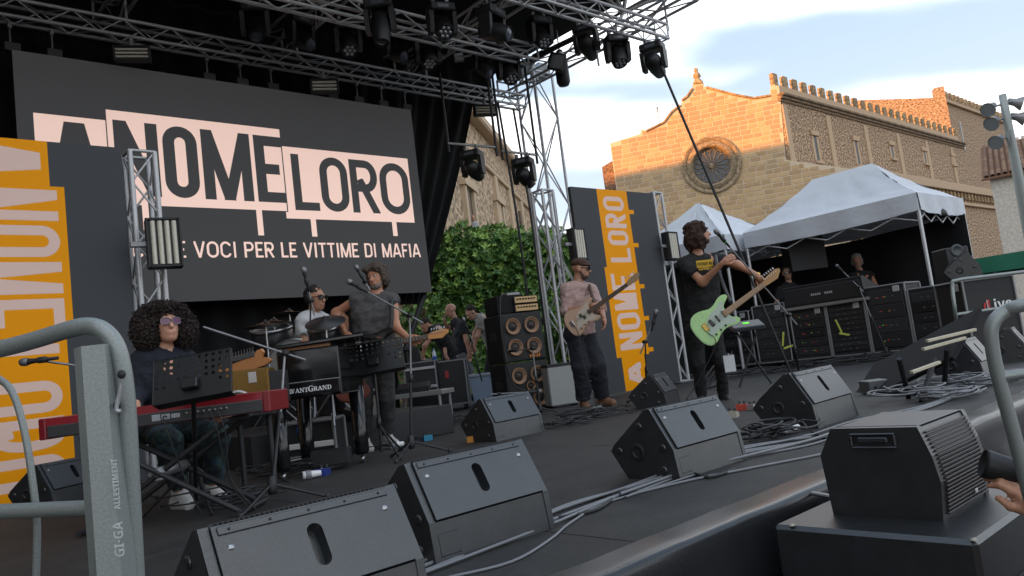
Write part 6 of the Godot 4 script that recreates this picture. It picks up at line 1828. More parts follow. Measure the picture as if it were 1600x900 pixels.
func cables(RH, FH):
	var grey = M(Color(0.17, 0.175, 0.19), 0.5, 0, 0)
	var g = "grey cables run along the stage front"
	for k in 7:
		var pix = []
		var off = (k - 3) * 3.2
		for q in [[560, 935], [655, 897], [760, 856], [880, 808], [975, 772], [1085, 733], [1160, 712], [1265, 688], [1345, 664], [1440, 640], [1530, 606], [1600, 585]]:
			var sc = clampf((q[1] - 560) / 200.0, 0.18, 1.3)
			pix.append([q[0] + rng.randf_range(-9, 9), q[1] + off * sc + rng.randf_range(-5, 5) * sc])
		if k < 2: pix = pix.slice(0, 8)
		elif k > 4: pix = pix.slice(4)
		cable("grey cable in the bundle along the stage front", pix, 0.0075 if k % 2 else 0.006, grey, g, 0.006 * (k % 3))
	cable("thin grey cable looping away from the bundle near the picture's lower edge", [[700, 905], [800, 880], [860, 845], [890, 820], [940, 790], [1010, 768], [1090, 742]], 0.005, grey)
	cable("thin grey cable running from the bundle towards the small speaker", [[985, 775], [1080, 752], [1190, 730], [1300, 708], [1345, 692]], 0.006, grey)
	cable("black cable trailing beside the wedge with the blue plug", [[997, 765], [1040, 748], [1080, 742], [1110, 748], [1150, 735]], 0.008, rubber)
	cable("black cable from behind the cable heap to the subwoofer", [[1268, 676], [1300, 690], [1340, 694], [1380, 700]], 0.007, rubber)
	cable("black cable leaving the pale-cabled wedge", [[832, 810], [870, 812], [930, 800], [960, 780]], 0.008, rubber)
	cable("pale cable plugged into the wedge monitor", [[684, 838, 0.07], [680, 850, 0.05], [668, 868, 0.0], [650, 884], [610, 900]], 0.009, M(Color(0.55, 0.55, 0.42), 0.5, 0, 0))
	cable("thin grey cable under the blue-plugged wedge", [[1060, 718, 0.08], [1063, 735, 0.02], [1050, 746], [1005, 765], [985, 770]], 0.006, grey)
	loops("heap of coiled black cables beside the wedge before the singer", gp(1215, 685), 12, 0.17, 0.007, rubber)
	loops("heap of grey cables under the slanted board", gp(1462, 622), 14, 0.26, 0.007, grey)
	loops("grey cable coils between slanted board and bent railing", gp(1540, 600), 10, 0.3, 0.008, grey)
	loops("loose black cables around the bassist's feet", gp(925, 652), 12, 0.32, 0.006, rubber)
	loops("loose black cables in front of the bass cabinets", gp(880, 665), 8, 0.24, 0.007, rubber)
	loops("loose black cables on the floor behind the second music stand", gp(610, 690), 14, 0.36, 0.006, rubber)
	loops("loose black cables at the grey-shirted man's pedals", gp(690, 665), 12, 0.34, 0.006, rubber)
	loops("tangled black cables under the piano", gp(470, 735), 12, 0.32, 0.006, rubber)
	loops("black cables trailing near the pianist's shoes", gp(370, 785), 8, 0.26, 0.005, rubber)
	loops("tangled cables behind the singer's boots", gp(1190, 585), 12, 0.5, 0.008, rubber)
	loops("tangled dark cables in front of the rack cases", gp(1330, 566), 14, 0.7, 0.009, rubber)
	for q in [[1160, 640, "red and white effect pedal by the singer's boots", Color(0.6, 0.08, 0.05)], [1145, 652, "cream effect pedal nearest the blue-plugged wedge", Color(0.6, 0.55, 0.45)], [1180, 640, "white effect pedal in front of the singer's boots", Color(0.62, 0.62, 0.62)], [668, 688, "turquoise pedal with a red knob by the microphone stand's foot", Color(0.03, 0.3, 0.5)], [505, 742, "black pedal with a blue plug under the piano's end", Color(0.02, 0.05, 0.3)], [1080, 634, "dark red pedal between singer and small wedge", Color(0.3, 0.05, 0.06)], [935, 640, "silver pedal beside the bassist's shoe", Color(0.5, 0.5, 0.5)], [595, 690, "white pedal beside the second music stand's foot", Color(0.6, 0.6, 0.6)], [740, 690, "small orange-marked box behind the dusty wedge", Color(0.6, 0.25, 0.03)]]:
		var p = thing("effect_pedal", q[2], "effect pedal", gp(q[0], q[1]), VIEW_YAW + rng.randf_range(-0.5, 0.5), "effect pedals on the floor")
		mi(p, "case", prism([Vector2(-0.07, 0), Vector2(0.07, 0), Vector2(0.07, 0.035), Vector2(-0.07, 0.055)], 0.085), M(q[3], 0.4), Transform3D(Basis(Vector3.UP, PI / 2), Vector3.ZERO))
		for k in 2: mi(p, "knob", lathe([[0.0, 0.02], [0.01, 0.02], [0.012, 0.0]], 10), black, Transform3D(Basis(), Vector3(-0.02 + k * 0.04, 0.05, -0.04)))
		mi(p, "footswitch", lathe([[0.0, 0.016], [0.009, 0.014], [0.01, 0.0]], 10), steel, Transform3D(Basis(), Vector3(0, 0.04, 0.035)))
	for q in [[487, 748, "white-handled power strip by the boom stand's foot"], [1235, 678, "white industrial plug on the cable heap"], [620, 700, "white power adapter on the floor by the second music stand"]]:
		var p = thing("power_plug", q[2], "power plug", gp(q[0], q[1]), VIEW_YAW + 0.4)
		mi(p, "shell", lathe([[0.0, -0.07], [0.02, -0.07], [0.026, 0.0], [0.03, 0.02], [0.03, 0.06], [0, 0.06]], 14), white_plastic, Transform3D(Basis(Vector3.BACK, PI / 2), Vector3(0, 0.031, 0)))
		mi(p, "collar", lathe([[0.031, 0.0], [0.034, 0.01], [0.034, 0.03], [0.031, 0.04]], 14), M(Color(0.25, 0.25, 0.27), 0.4), Transform3D(Basis(Vector3.BACK, PI / 2), Vector3(0, 0.031, 0)))
	for q in [[1392, 540, "yellow-green folded stand leg in front of the rack cases", 0.3], [1305, 560, "yellow-green strap hanging on the rack cases", -0.2]]:
		var p = thing("yellow_strap", q[2], "strap", at(q[0] - 80, q[1] - 20, 11.8), VIEW_YAW)
		var ym = M(Color(0.42, 0.45, 0.06), 0.6)
		box(p, "upper_piece", Vector3(0, 0.1, 0), Vector3(0.03, 0.22, 0.02), ym, Basis(Vector3.BACK, q[3]))
		box(p, "lower_piece", Vector3(0.06, -0.03, 0.01), Vector3(0.16, 0.03, 0.03), ym, Basis(Vector3.BACK, -q[3]))
	var wr = thing("paper_card", "white paper card hanging at the singer's knee", "card", at(1140, 568, 7.6), VIEW_YAW)
	box(wr, "sheet", Vector3.ZERO, Vector3(0.11, 0.165, 0.003), M(Color(0.7, 0.7, 0.72), 0.7), Basis(), 0.001)
	rod(wr, "clip", Vector3(0, 0.08, 0), Vector3(0, 0.1, 0), 0.008, steel)
# ---- bodies: smooth-joined tapered bones on a grid, meshed as surface nets ----
# shape: ["c", a, b, ra, rb] tapered capsule, ["f", a, b, ra, rb] the same with flat ends, ["e", centre, radii, basis] ellipsoid
func field_mesh(shapes: Array, cell: float, k: float, V: PackedVector3Array, N: PackedVector3Array, I: PackedInt32Array, bump = 0.0, bump_freq = 20.0):
	var lo := Vector3.INF
	var hi := -Vector3.INF
	for s in shapes:
		var r: float
		if s[0] == "e":
			r = maxf(s[2].x, maxf(s[2].y, s[2].z))
			lo = lo.min(s[1] - Vector3.ONE * r)
			hi = hi.max(s[1] + Vector3.ONE * r)
		else:
			r = maxf(s[3], s[4])
			lo = lo.min(s[1].min(s[2]) - Vector3.ONE * r)
			hi = hi.max(s[1].max(s[2]) + Vector3.ONE * r)
	var pad = k + cell * 2 + bump
	lo -= Vector3.ONE * pad
	hi += Vector3.ONE * pad
	var nx := int((hi.x - lo.x) / cell) + 2
	var ny := int((hi.y - lo.y) / cell) + 2
	var nz := int((hi.z - lo.z) / cell) + 2
	var F := PackedFloat32Array()
	F.resize(nx * ny * nz)
	F.fill(1.0)
	for s in shapes:
		var sl: Vector3
		var sh: Vector3
		var kind: String = s[0]
		var a: Vector3 = s[1]
		var b := Vector3.ZERO
		var d := Vector3.ZERO
		var l2 := 1.0
		var len := 0.0
		var ra := 0.0
		var rb := 0.0
		var rad := Vector3.ONE
		var inv := Basis()
		var mr := 1.0
		if kind == "e":
			rad = s[2]
			mr = minf(rad.x, minf(rad.y, rad.z))
			var r = maxf(rad.x, maxf(rad.y, rad.z))
			sl = a - Vector3.ONE * r
			sh = a + Vector3.ONE * r
			if s.size() > 3: inv = s[3].transposed()
		else:
			b = s[2]
			d = b - a
			l2 = maxf(d.length_squared(), 1e-9)
			len = sqrt(l2)
			ra = s[3]
			rb = s[4]
			var r = maxf(ra, rb)
			sl = a.min(b) - Vector3.ONE * r
			sh = a.max(b) + Vector3.ONE * r
		sl = (sl - Vector3.ONE * (k + cell + bump) - lo) / cell
		sh = (sh + Vector3.ONE * (k + cell + bump) - lo) / cell
		for z in range(maxi(0, int(sl.z)), mini(nz, int(sh.z) + 2)):
			for y in range(maxi(0, int(sl.y)), mini(ny, int(sh.y) + 2)):
				var row := (z * ny + y) * nx
				for x in range(maxi(0, int(sl.x)), mini(nx, int(sh.x) + 2)):
					var p := lo + Vector3(x, y, z) * cell
					var v: float
					if kind == "e":
						v = ((inv * (p - a) / rad).length() - 1.0) * mr
					elif kind == "c":
						var t := clampf((p - a).dot(d) / l2, 0.0, 1.0)
						v = (p - a - d * t).length() - lerpf(ra, rb, t)
					else:
						var t := (p - a).dot(d) / l2
						var tc := clampf(t, 0.0, 1.0)
						v = (p - a - d * maxf(t, 0.0)).length() - lerpf(ra, rb, tc)
						v = maxf(v, (t - 1.0) * len)
					var o := F[row + x]
					var h := maxf(k - absf(v - o), 0.0) / k
					F[row + x] = minf(v, o) - h * h * k * 0.25
	if bump > 0.0:
		var nzn := FastNoiseLite.new()
		nzn.seed = 4
		nzn.frequency = bump_freq
		nzn.fractal_octaves = 2
		for z in nz:
			for y in ny:
				for x in nx:
					var i := (z * ny + y) * nx + x
					if absf(F[i]) < bump * 2 + cell: F[i] += nzn.get_noise_3d(lo.x + x * cell, lo.y + y * cell, lo.z + z * cell) * bump
	var index := PackedInt32Array()
	index.resize(nx * ny * nz)
	index.fill(-1)
	var start := V.size()
	var sy := nx
	var sz := nx * ny
	var cn := [0, 1, sy, sy + 1, sz, sz + 1, sz + sy, sz + sy + 1]
	var cp := [Vector3(0, 0, 0), Vector3(1, 0, 0), Vector3(0, 1, 0), Vector3(1, 1, 0), Vector3(0, 0, 1), Vector3(1, 0, 1), Vector3(0, 1, 1), Vector3(1, 1, 1)]
	var ed := [[0, 1], [2, 3], [4, 5], [6, 7], [0, 2], [1, 3], [4, 6], [5, 7], [0, 4], [1, 5], [2, 6], [3, 7]]
	for z in nz - 1:
		for y in ny - 1:
			for x in nx - 1:
				var i := z * sz + y * sy + x
				var neg := 0
				for c in 8:
					if F[i + cn[c]] < 0.0: neg += 1
				if neg == 0 or neg == 8: continue
				var sum := Vector3.ZERO
				var n := 0
				for e in ed:
					var fa := F[i + cn[e[0]]]
					var fb := F[i + cn[e[1]]]
					if (fa < 0.0) != (fb < 0.0):
						sum += cp[e[0]].lerp(cp[e[1]], fa / (fa - fb))
						n += 1
				index[i] = V.size()
				V.append(lo + (Vector3(x, y, z) + sum / n) * cell)
				var gr := Vector3(F[i + 1] - F[i] + F[i + 1 + sy + sz] - F[i + sy + sz], F[i + sy] - F[i] + F[i + 1 + sy + sz] - F[i + 1 + sz], F[i + sz] - F[i] + F[i + 1 + sy + sz] - F[i + 1 + sy])
				N.append(gr.normalized())
	for z in range(1, nz - 1):
		for y in range(1, ny - 1):
			for x in range(1, nx - 1):
				var i := z * sz + y * sy + x
				var f0 := F[i] < 0.0
				for ax in 3:
					var st := 1 if ax == 0 else (sy if ax == 1 else sz)
					if f0 == (F[i + st] < 0.0): continue
					var u := sy if ax == 0 else (sz if ax == 1 else 1)
					var w := sz if ax == 0 else (1 if ax == 1 else sy)
					var q0 := index[i]
					var q1 := index[i - u]
					var q2 := index[i - u - w]
					var q3 := index[i - w]
					if q0 < 0 or q1 < 0 or q2 < 0 or q3 < 0: continue
					if f0: I.append_array([q0, q2, q1, q0, q3, q2])
					else: I.append_array([q0, q1, q2, q0, q2, q3])
func blob(parent, called, shapes, cell, k, m, bump = 0.0, bf = 20.0):
	var V := PackedVector3Array()
	var N := PackedVector3Array()
	var I := PackedInt32Array()
	field_mesh(shapes, cell, k, V, N, I, bump, bf)
	if V.is_empty(): return null
	return mi(parent, called, arr(V, N, I), m)

func skin(c: Color) -> StandardMaterial3D:
	var m = M(c, 0.5, 0, 0)
	m.subsurf_scatter_enabled = true
	m.subsurf_scatter_strength = 0.15
	return m
func cloth(c: Color, s = 8.0) -> StandardMaterial3D:
	var m = M(c, 0.9, 0, 1, s)
	if not m.normal_enabled:   # small creases in the fabric
		m.normal_enabled = true
		m.normal_scale = 0.9
		if crease == null:
			crease = noise_tex(0.012, 0, 1, 3, 61, 512)
			crease.color_ramp = null
			crease.as_normal_map = true
			crease.bump_strength = 14.0
		m.normal_texture = crease
		m.uv1_scale = Vector3.ONE * 2.2
	return m
var crease: NoiseTexture2D

# joints come as picture points with a depth offset towards the camera; the figure itself is built in metres
func person(label, D: float, J: Dictionary, o: Dictionary) -> Node3D:
	var base: Vector3 = o.base if o.has("base") else gp((J.la[0] + J.ra[0]) / 2.0, (J.la[1] + J.ra[1]) / 2.0 + 8) * Vector3(1, 0, 1)
	var t = thing("person", label, "person", base)
	var P = {}
	for n in J: P[n] = at(J[n][0], J[n][1], D - (J[n][2] if J[n].size() > 2 else 0.0)) - base
	var cell: float = o.get("cell", 0.02)
	var face = Basis(Vector3.UP, VIEW_YAW + deg_to_rad(o.get("look", 0.0))) * Basis(Vector3.RIGHT, deg_to_rad(o.get("nod", 0.0))) * Basis(Vector3.BACK, deg_to_rad(o.get("tilt", 0.0)))
	var sk = skin(o.get("skin", Color(0.47, 0.24, 0.15)))
	var V := PackedVector3Array()
	var N := PackedVector3Array()
	var I := PackedInt32Array()
	var girth: float = o.get("girth", 1.0)
	var head: Vector3 = P.head
	var neck: Vector3 = P.neck
	var ls: Vector3 = P.ls
	var rs: Vector3 = P.rs
	var pel: Vector3 = P.pel
	var across = (ls - rs).normalized()
	var lh: Vector3 = P.lh if P.has("lh") else pel + across * 0.09
	var rh: Vector3 = P.rh if P.has("rh") else pel - across * 0.09
	var chest = (ls + rs) / 2 - (neck - pel).normalized() * 0.1
	var bones = [["c", neck - (neck - pel).normalized() * 0.05, head + face * Vector3(0, -0.03, -0.01), 0.058, 0.05],
		["c", ls.lerp(rs, 0.3), ls.lerp(rs, 0.7), 0.085, 0.085], ["c", chest, pel, 0.11 * girth, 0.11 * girth], ["c", lh, rh, 0.09, 0.09],
		["c", ls, P.le, 0.05, 0.041], ["c", rs, P.re, 0.05, 0.041], ["c", P.le, P.lw, 0.042, 0.028], ["c", P.re, P.rw, 0.042, 0.028]]
	var legs = P.has("lk")
	if legs:
		var lf = 0.78 if o.has("trousers") and o.get("leg", 1.9) > 1.0 else 1.0
		bones.append_array([["c", lh, P.lk, 0.078 * lf, 0.052 * lf], ["c", rh, P.rk, 0.078 * lf, 0.052 * lf], ["c", P.lk, P.la, 0.055 * lf, 0.035], ["c", P.rk, P.ra, 0.055 * lf, 0.035]])
		for s in ["l", "r"]:
			var kn: Vector3 = P[s + "k"]
			var an: Vector3 = P[s + "a"]
			var toe: Vector3 = P[s + "t"] if P.has(s + "t") else an + Basis(Vector3.UP, VIEW_YAW + deg_to_rad(o.get("feet", o.get("look", 0.0)))) * Vector3(0, -0.04, 0.16)
			P[s + "t"] = toe
			bones.append(["c", an, toe, 0.036, 0.028])
			bones.append(["c", kn.lerp(an, 0.3) - face.z * 0.015, kn.lerp(an, 0.5), 0.052 * lf, 0.045 * lf])
	field_mesh(bones, cell, 0.045, V, N, I)
	# head on a finer grid
	var hs = [["e", head + face * Vector3(0, 0.035, -0.012), Vector3(0.076, 0.09, 0.096), face], ["e", head + face * Vector3(0, -0.03, 0.028), Vector3(0.062, 0.085, 0.07), face],
		["e", head + face * Vector3(0, -0.088, 0.048), Vector3(0.042, 0.03, 0.042), face], ["c", head + face * Vector3(0, 0.012, 0.092), head + face * Vector3(0, -0.028, 0.116), 0.009, 0.0145],
		["c", head + face * Vector3(-0.03, 0.028, 0.08), head + face * Vector3(0.03, 0.028, 0.08), 0.014, 0.014], ["c", head + face * Vector3(-0.016, -0.062, 0.09), head + face * Vector3(0.016, -0.062, 0.09), 0.009, 0.009],
		["e", head + face * Vector3(0.078, -0.005, -0.005), Vector3(0.012, 0.032, 0.02), face], ["e", head + face * Vector3(-0.078, -0.005, -0.005), Vector3(0.012, 0.032, 0.02), face],
		["c", head + face * Vector3(0, -0.05, -0.02), neck, 0.05, 0.054]]
	field_mesh(hs, o.get("hcell", 0.0085), 0.018, V, N, I)
	# hands: palm, four fingers of unequal length with a knuckle bend, a thumb from the side
	for s in ["l", "r"]:
		var w: Vector3 = P[s + "w"]
		var h: Vector3 = P[s + "d"]
		var d = (h - w).normalized()
		var el: Vector3 = P[s + "e"]
		var side = d.cross((w - el).cross(Vector3.UP).normalized() + Vector3(0.01, 0.3, 0.02)).normalized()
		if o.has(s + "_palm"): side = (o[s + "_palm"] - d * o[s + "_palm"].dot(d)).normalized()
		var nrm = side.cross(d).normalized()
		if nrm.y > 0: nrm = -nrm
		var hd = [["c", w, w + d * 0.045, 0.027, 0.03], ["c", w + d * 0.05 + side * 0.022, w + d * 0.08 + side * 0.026, 0.019, 0.014], ["c", w + d * 0.05 - side * 0.022, w + d * 0.08 - side * 0.026, 0.019, 0.014], ["c", w + d * 0.03, w + d * 0.085, 0.024, 0.018]]
		var curl: float = o.get("curl", 0.7)
		for f in 4:
			var q = w + d * 0.085 + side * (f - 1.5) * 0.0205
			var fl = [0.036, 0.041, 0.039, 0.031][f]
			var d1 = (d * cos(curl * 0.5) + nrm * sin(curl * 0.5)).normalized()
			var d2 = (d * cos(curl * 1.5) + nrm * sin(curl * 1.5)).normalized()
			hd.append(["c", q, q + d1 * fl, 0.0098, 0.0092])
			hd.append(["c", q + d1 * fl, q + d1 * fl + d2 * fl * 0.95, 0.0092, 0.0078])
		hd.append(["c", w + d * 0.025 + side * 0.028, w + d * 0.06 + side * 0.052 + nrm * 0.012, 0.013, 0.011])
		hd.append(["c", w + d * 0.06 + side * 0.052 + nrm * 0.012, w + d * 0.088 + side * 0.05 + nrm * 0.028, 0.011, 0.009])
		field_mesh(hd, o.get("hand", 0.007), 0.008, V, N, I)
	mi(t, "body", arr(V, N, I), sk)
	# eyes, brows, lips or glasses
	var dark = M(Color(0.015, 0.012, 0.01), 0.3, 0, 0)
	if not o.has("far"):
		for s in [-1, 1]:
			var e = mi(t, "eye", lathe([[0.0, 0.011], [0.006, 0.0095], [0.0105, 0.004], [0.0115, 0.0]], 10), M(Color(0.55, 0.5, 0.47), 0.2, 0, 0), Transform3D(face * Basis(Vector3.RIGHT, PI / 2), head + face * Vector3(s * 0.03, 0.008, 0.0825)))
			mi(e, "iris", lathe([[0.0, 0.0125], [0.005, 0.0115]], 8), dark)
			blob(t, "eyebrow", [["c", head + face * Vector3(s * 0.014, 0.033, 0.094), head + face * Vector3(s * 0.046, 0.034, 0.08), 0.005, 0.004]], 0.004, 0.004, M(o.get("hair_color", Color(0.03, 0.02, 0.015)), 0.9, 0, 0))
		blob(t, "lips", [["c", head + face * Vector3(-0.018, -0.061, 0.0955), head + face * Vector3(0.018, -0.061, 0.0955), 0.0055, 0.0055]], 0.004, 0.004, M(Color(0.34, 0.12, 0.10), 0.5, 0, 0))
	if o.has("glasses"):
		var g = Node3D.new()
		g.name = "glasses"
		t.add_child(g)
		g.transform = Transform3D(face, head + face * Vector3(0, 0.008, 0.1))
		for s in [-1, 1]:
			mi(g, "glass_lens", prism(rr_poly(0.054, 0.04, 0.015, 3), 0.004), M(o.glasses, 0.08, 0, 0), Transform3D(Basis(Vector3.UP, s * 0.22), Vector3(s * 0.033, 0, 0.006)))
			rod(g, "temple", Vector3(s * 0.06, 0.008, 0.0), Vector3(s * 0.079, 0.008, -0.1), 0.003, dark)
			mi(g, "rim", tube(rr_poly(0.056, 0.042, 0.016, 3).map(func(q): return Basis(Vector3.UP, s * 0.22) * Vector3(q.x, q.y, 0.003) + Vector3(s * 0.033, 0, 0.006)), 0.003, 5, 1), o.get("rim", dark))
		rod(g, "bridge", Vector3(-0.008, 0.006, 0.01), Vector3(0.008, 0.006, 0.01), 0.003, dark)
	# hair, beard, cap: lists of ellipsoids in head space
	if o.has("hair"):
		var hh = []
		for e in o.hair: hh.append(["e", head + face * e[0], e[1], face])
		blob(t, "hair", hh, o.get("hair_cell", 0.009), 0.02, M(o.get("hair_color", Color(0.03, 0.02, 0.015)), 0.9, 0, 1, 40.0), o.get("hair_bump", 0.012), o.get("hair_freq", 38.0))
	if o.has("beard"):
		blob(t, "beard", [["e", head + face * Vector3(0, -0.086, 0.05), Vector3(0.05, 0.036, 0.048), face], ["c", head + face * Vector3(-0.06, -0.03, 0.015), head + face * Vector3(-0.035, -0.09, 0.045), 0.014, 0.02], ["c", head + face * Vector3(0.06, -0.03, 0.015), head + face * Vector3(0.035, -0.09, 0.045), 0.014, 0.02], ["c", head + face * Vector3(-0.02, -0.047, 0.095), head + face * Vector3(0.02, -0.047, 0.095), 0.006, 0.006]], 0.007, 0.01, M(o.beard, 0.9, 0, 1, 60.0), 0.005, 90.0)
	if o.has("cap"):
		blob(t, "cap", [["e", head + face * Vector3(0, 0.07, -0.012), Vector3(0.088, 0.062, 0.108), face], ["e", head + face * Vector3(0, 0.048, 0.075), Vector3(0.07, 0.012, 0.055), face]], 0.008, 0.02, cloth(o.cap, 30.0))
	# clothing
	if o.has("shirt"):
		var sl: float = o.get("sleeve", 0.55)
		var gr = 1.0 * girth
		var down = (pel - neck).normalized()
		var hem = pel + down * o.get("hem", 0.06)
		var sh = [["c", ls.lerp(rs, 0.12), ls.lerp(rs, 0.88), 0.078, 0.078], ["c", neck + down * 0.055 - across * 0.05, neck + down * 0.055 + across * 0.05, 0.086, 0.086], ["c", ls.lerp(rs, 0.25) + down * 0.12, ls.lerp(rs, 0.75) + down * 0.12, 0.115 * gr, 0.115 * gr],
			["f", chest.lerp(pel, 0.2) + across * 0.055, hem + across * 0.06, 0.125 * gr, 0.13 * gr], ["f", chest.lerp(pel, 0.2) - across * 0.055, hem - across * 0.06, 0.125 * gr, 0.13 * gr]]
		if sl > 0:
			for s in ["l", "r"]:
				var a: Vector3 = P[s + "s"]
				var e: Vector3 = P[s + "e"]
				var w: Vector3 = P[s + "w"]
				if sl <= 1.0: sh.append(["f", a, a.lerp(e, sl), 0.072, 0.066])
				else:
					sh.append(["c", a, e, 0.068, 0.058])
					sh.append(["f", e, e.lerp(w, sl - 1.0), 0.058, 0.048])
		blob(t, "shirt", sh, cell * 0.9, 0.05, o.shirt, 0.014, 9.0)
		blob(t, "collar", [["c", neck + down * 0.02 - across * 0.03, neck + down * 0.02 + across * 0.03, 0.062, 0.062]], 0.014, 0.02, o.shirt)
	if o.has("trousers") and legs:
		var tl: float = o.get("leg", 1.9)   # 1 = to the knee, 2 = to the ankle
		var wd: float = o.get("wide", 1.0)
		var tr = [["c", lh + across * 0.01, rh - across * 0.01, 0.108, 0.108], ["c", pel.lerp(chest, 0.02), pel.lerp(chest, 0.25), 0.112 * girth, 0.112 * girth]]
		for s in ["l", "r"]:
			var a: Vector3 = lh if s == "l" else rh
			var kn: Vector3 = P[s + "k"]
			var an: Vector3 = P[s + "a"]
			if tl <= 1.0: tr.append(["f", a, a.lerp(kn, tl), 0.1, 0.088 * wd])
			else:
				tr.append(["c", a, kn, 0.098, 0.074 * wd])
				tr.append(["f", kn, kn.lerp(an, tl - 1.0), 0.074 * wd, 0.06 * wd])
		blob(t, "trousers", tr, cell * 0.9, 0.03, o.trousers, 0.014, 8.0)
	if o.has("shoes") and legs:
		for s in ["l", "r"]:
			var an: Vector3 = P[s + "a"]
			var toe: Vector3 = P[s + "t"]
			var dd = (toe - an) * Vector3(1, 0, 1)
			var gy = maxf(an.y - 0.075, 0.0) if o.has("base") or absf(an.y) > 0.3 else 0.0
			var heel = Vector3(an.x, toe.y - 0.005, an.z) - dd.normalized() * 0.05
			var sh = blob(t, "shoe", [["c", an + Vector3(0, 0.01, 0), heel + Vector3(0, 0.03, 0), 0.045, 0.042], ["c", heel + Vector3(0, 0.01, 0), toe + Vector3(0, 0.01, 0), 0.042, 0.038], ["c", an, toe, 0.045, 0.036]], 0.012, 0.02, o.shoes)
			blob(t, "sole", [["f", heel - Vector3(0, 0.03, 0) - dd.normalized() * 0.03, toe - Vector3(0, 0.02, 0) + dd.normalized() * 0.03, 0.03, 0.03]], 0.012, 0.01, o.get("sole", o.shoes))
	t.set_meta("joints", P.size())
	t.remove_meta("joints")
	return t

const H_BOB := [[Vector3(0, 0.06, -0.025), Vector3(0.098, 0.08, 0.108)], [Vector3(0.07, -0.01, -0.03), Vector3(0.04, 0.09, 0.07)], [Vector3(-0.07, -0.01, -0.03), Vector3(0.04, 0.09, 0.07)], [Vector3(0, -0.03, -0.085), Vector3(0.085, 0.1, 0.045)]]
const H_SHORT := [[Vector3(0, 0.062, -0.03), Vector3(0.084, 0.072, 0.1)], [Vector3(0, 0.01, -0.075), Vector3(0.07, 0.07, 0.04)]]

